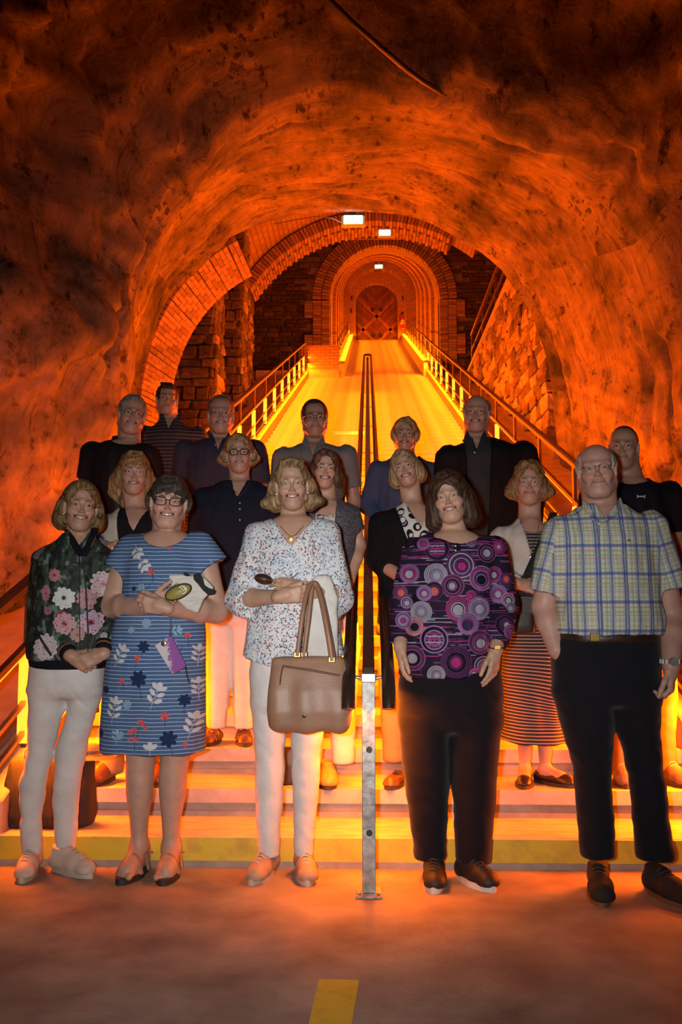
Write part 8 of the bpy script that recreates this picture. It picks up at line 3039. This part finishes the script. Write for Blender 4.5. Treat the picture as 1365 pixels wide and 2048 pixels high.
    MB().lathe([(0.001, -0.002), (0.008, 0)], W(328, 1287, Yp - 0.001), 12, 'Y').build('camera_lens', M_BLACK, k, smooth=True)
    MB().lathe([(0.010, -0.001), (0.012, 0.001)], W(328, 1287, Yp - 0.001), 14, 'Y').build('camera_ring', M_SILVER, k, smooth=True)
    MB().tube([W(341, 1238, 3.66), W(342, 1255, 3.664), W(340, 1273, Yp)], 0.0022, 6).build('strap', M_SILVER, k, smooth=True)
    MB().tube([W(371, 1332, Yp + 0.002), W(374, 1350, Yp + 0.004), W(378, 1366, Yp + 0.004)], 0.0022, 6).build('tassel', M_SOLE_DARK, k, smooth=True)
    # water bottle
    Yb = 4.275
    a, e = W(196, 1074, Yb), W(238, 1119, Yb)
    k = thing_obj('water_bottle', e, 'small clear water bottle with blue cap held by the woman in the cream cardigan', 'bottle')
    d = nrm(e - a)
    fr = Matrix((frame(d, (0, -1, 0)))).to_4x4()

    def along(prof, n=16):
        m_ = MB().lathe(prof, (0, 0, 0), n, 'X')
        m_.V = [tuple(fr @ Vector(v) + Vector(a)) for v in m_.V]
        return m_
    mw, nt, bs = new_mat('clear_bottle_plastic')
    bs.inputs['Base Color'].default_value = (0.85, 0.92, 1, 1); bs.inputs['Roughness'].default_value = 0.08; bs.inputs['Transmission Weight'].default_value = 0.85; bs.inputs['IOR'].default_value = 1.2
    along([(0.013, 0.020), (0.013, 0.030), (0.026, 0.055), (0.031, 0.08), (0.029, 0.10), (0.031, 0.12), (0.031, 0.20), (0.026, 0.205)]).build('bottle_body', mw, k, smooth=True)
    along([(0.0155, 0.0), (0.017, 0.003), (0.017, 0.020), (0.0155, 0.022)]).build('cap', simple('blue_cap', (0.015, 0.05, 0.30), None, 0.4), k, smooth=True)
    ml = simple('bottle_label', (0.62, 0.68, 0.74), (0.10, 0.28, 0.52), 0.5, scale=28, lo=0.40, hi=0.46)
    along([(0.0318, 0.075), (0.0322, 0.08), (0.0322, 0.135), (0.0318, 0.138)]).build('label_wrap', ml, k, smooth=True)
    # black tote and straw hat on the lowest step
    Yt = 4.14
    z1 = R
    k = thing_obj('tote_bag', np.array([W(100, 1600, Yt)[0], Yt, z1]), 'large soft black tote bag standing on the lowest step behind the white trousers', 'bag')
    x0, x1 = W(12, 1600, Yt)[0], W(190, 1600, Yt)[0]
    cx, hw = (x0 + x1) / 2, (x1 - x0) / 2
    s = Solid().loft([(z1 + 0.002, cx, Yt, hw * 0.96, 0.085), (z1 + 0.05, cx, Yt, hw, 0.10), (z1 + 0.17, cx, Yt, hw * 0.98, 0.085), (z1 + 0.29, cx, Yt, hw * 0.92, 0.05)], 0.0, p=4, rnd=0.015)
    sobj('body', s, 0.009, M_BLACK_FABRIC, k, folds('shirt', 0.008, 12), 2)
    zt = z1 + 0.28
    for dy in (-0.04, 0.04):
        xx = cx - hw * 0.38
        MB().tube([(xx - 0.035, Yt + dy, zt - 0.02), (xx - 0.030, Yt + dy, zt + 0.045), (xx, Yt + dy * 0.5, zt + 0.065), (xx + 0.030, Yt + dy, zt + 0.045), (xx + 0.035, Yt + dy, zt - 0.02)], 0.007, 8, flat=0.5).build('handle', M_TAN, k, smooth=True)
    hx = W(186, 1500, Yt)[0]
    hb = zt + 0.022
    k = thing_obj('straw_hat', (hx, Yt, hb), 'straw sun hat lying on the black tote bag', 'hat')
    MB().lathe([(0.001, 0.046), (0.04, 0.044), (0.062, 0.034), (0.070, 0.010), (0.072, 0.004), (0.10, 0.0), (0.125, -0.006), (0.125, -0.009), (0.07, -0.002), (0.001, -0.002)], (hx - 0.02, Yt, hb), 28).build('brim', M_STRAW, k, smooth=True)
    MB().lathe([(0.0705, 0.006), (0.0712, 0.018), (0.069, 0.022)], (hx - 0.02, Yt, hb), 24).build('hat_band', M_TAN_DARK, k, smooth=True)
    # black leather bag on the second step
    Yd = 4.44
    z2 = 2 * R
    c = W(577, 1530, Yd)
    k = thing_obj('shoulder_bag', (c[0], Yd, z2), 'black leather shoulder bag standing on the stair between two women in white trousers', 'bag')
    s = Solid().loft([(z2 + 0.002, c[0] - 0.02, Yd, 0.075, 0.045), (z2 + 0.10, c[0] - 0.02, Yd, 0.080, 0.045), (z2 + 0.17, c[0] - 0.02, Yd, 0.065, 0.025)], 0.0, p=3.5, rnd=0.012)
    sobj('body', s, 0.007, M_BLACK_LEATHER, k, None, 2)
    MB().tube([(c[0] - 0.07, Yd, z2 + 0.15), (c[0] - 0.03, Yd - 0.03, z2 + 0.24), (c[0] + 0.02, Yd - 0.03, z2 + 0.25), (c[0] + 0.04, Yd, z2 + 0.14)], 0.008, 8, flat=0.5).build('strap', M_BLACK_LEATHER, k, smooth=True)
    # crossbody bag
    Yx = 4.31
    a, e = W(1046, 1190, Yx), W(1046, 1268, Yx)
    k = thing_obj('crossbody_bag', e, 'black crossbody bag hanging at the waist of the woman in the striped dress', 'bag')
    hw = (W(1071, 1200, Yx)[0] - W(1023, 1200, Yx)[0]) / 2
    s = Solid().loft([(e[2], a[0], Yx, hw * 0.96, 0.030), (e[2] + 0.04, a[0], Yx, hw, 0.036), (a[2] - 0.02, a[0], Yx, hw, 0.030), (a[2], a[0], Yx, hw * 0.95, 0.022)], 0.0, p=4.5, rnd=0.01)
    sobj('body', s, 0.006, M_BLACK_LEATHER, k, None, 2)
    MB().prism([(a[0] - hw * 0.94, Yx - 0.037, a[2] - 0.004), (a[0] + hw * 0.94, Yx - 0.037, a[2] - 0.004), (a[0] + hw * 0.90, Yx - 0.040, a[2] - 0.085), (a[0] - hw * 0.90, Yx - 0.040, a[2] - 0.085)], (0, 0.006, 0)).build('bag_flap', M_BLACK_LEATHER, k, bevel=0.003)
    pts = [W(1108, 1026, 4.46), W(1103, 1040, 4.37), W(1092, 1068, 4.332), W(1074, 1108, 4.315), W(1056, 1148, 4.31), W(1044, 1182, 4.31), W(1040, 1194, 4.31)]
    MB().tube(pts, 0.019, 10, flat=0.22).build('strap', M_BLACK_FABRIC, k, smooth=True)
    # folded dark thing in the plaid man's hand
    p = W(1329, 1372, 3.565)
    k = MB().box(p + np.array([-0.011, -0.008, -0.045]), p + np.array([0.011, 0.010, 0.030])).build('wallet', M_BLACK_LEATHER, None, bevel=0.004)
    tag(k, 'small dark wallet in the hanging hand of the man in the plaid shirt', 'wallet')


person_jacket()
person_dress()
person_blouse()
person_circles()
person_plaid()
person_cardigan()
person_navy()
person_vest()
person_blackcardigan()
person_stripedress()
person_tee()
people_back()
props()
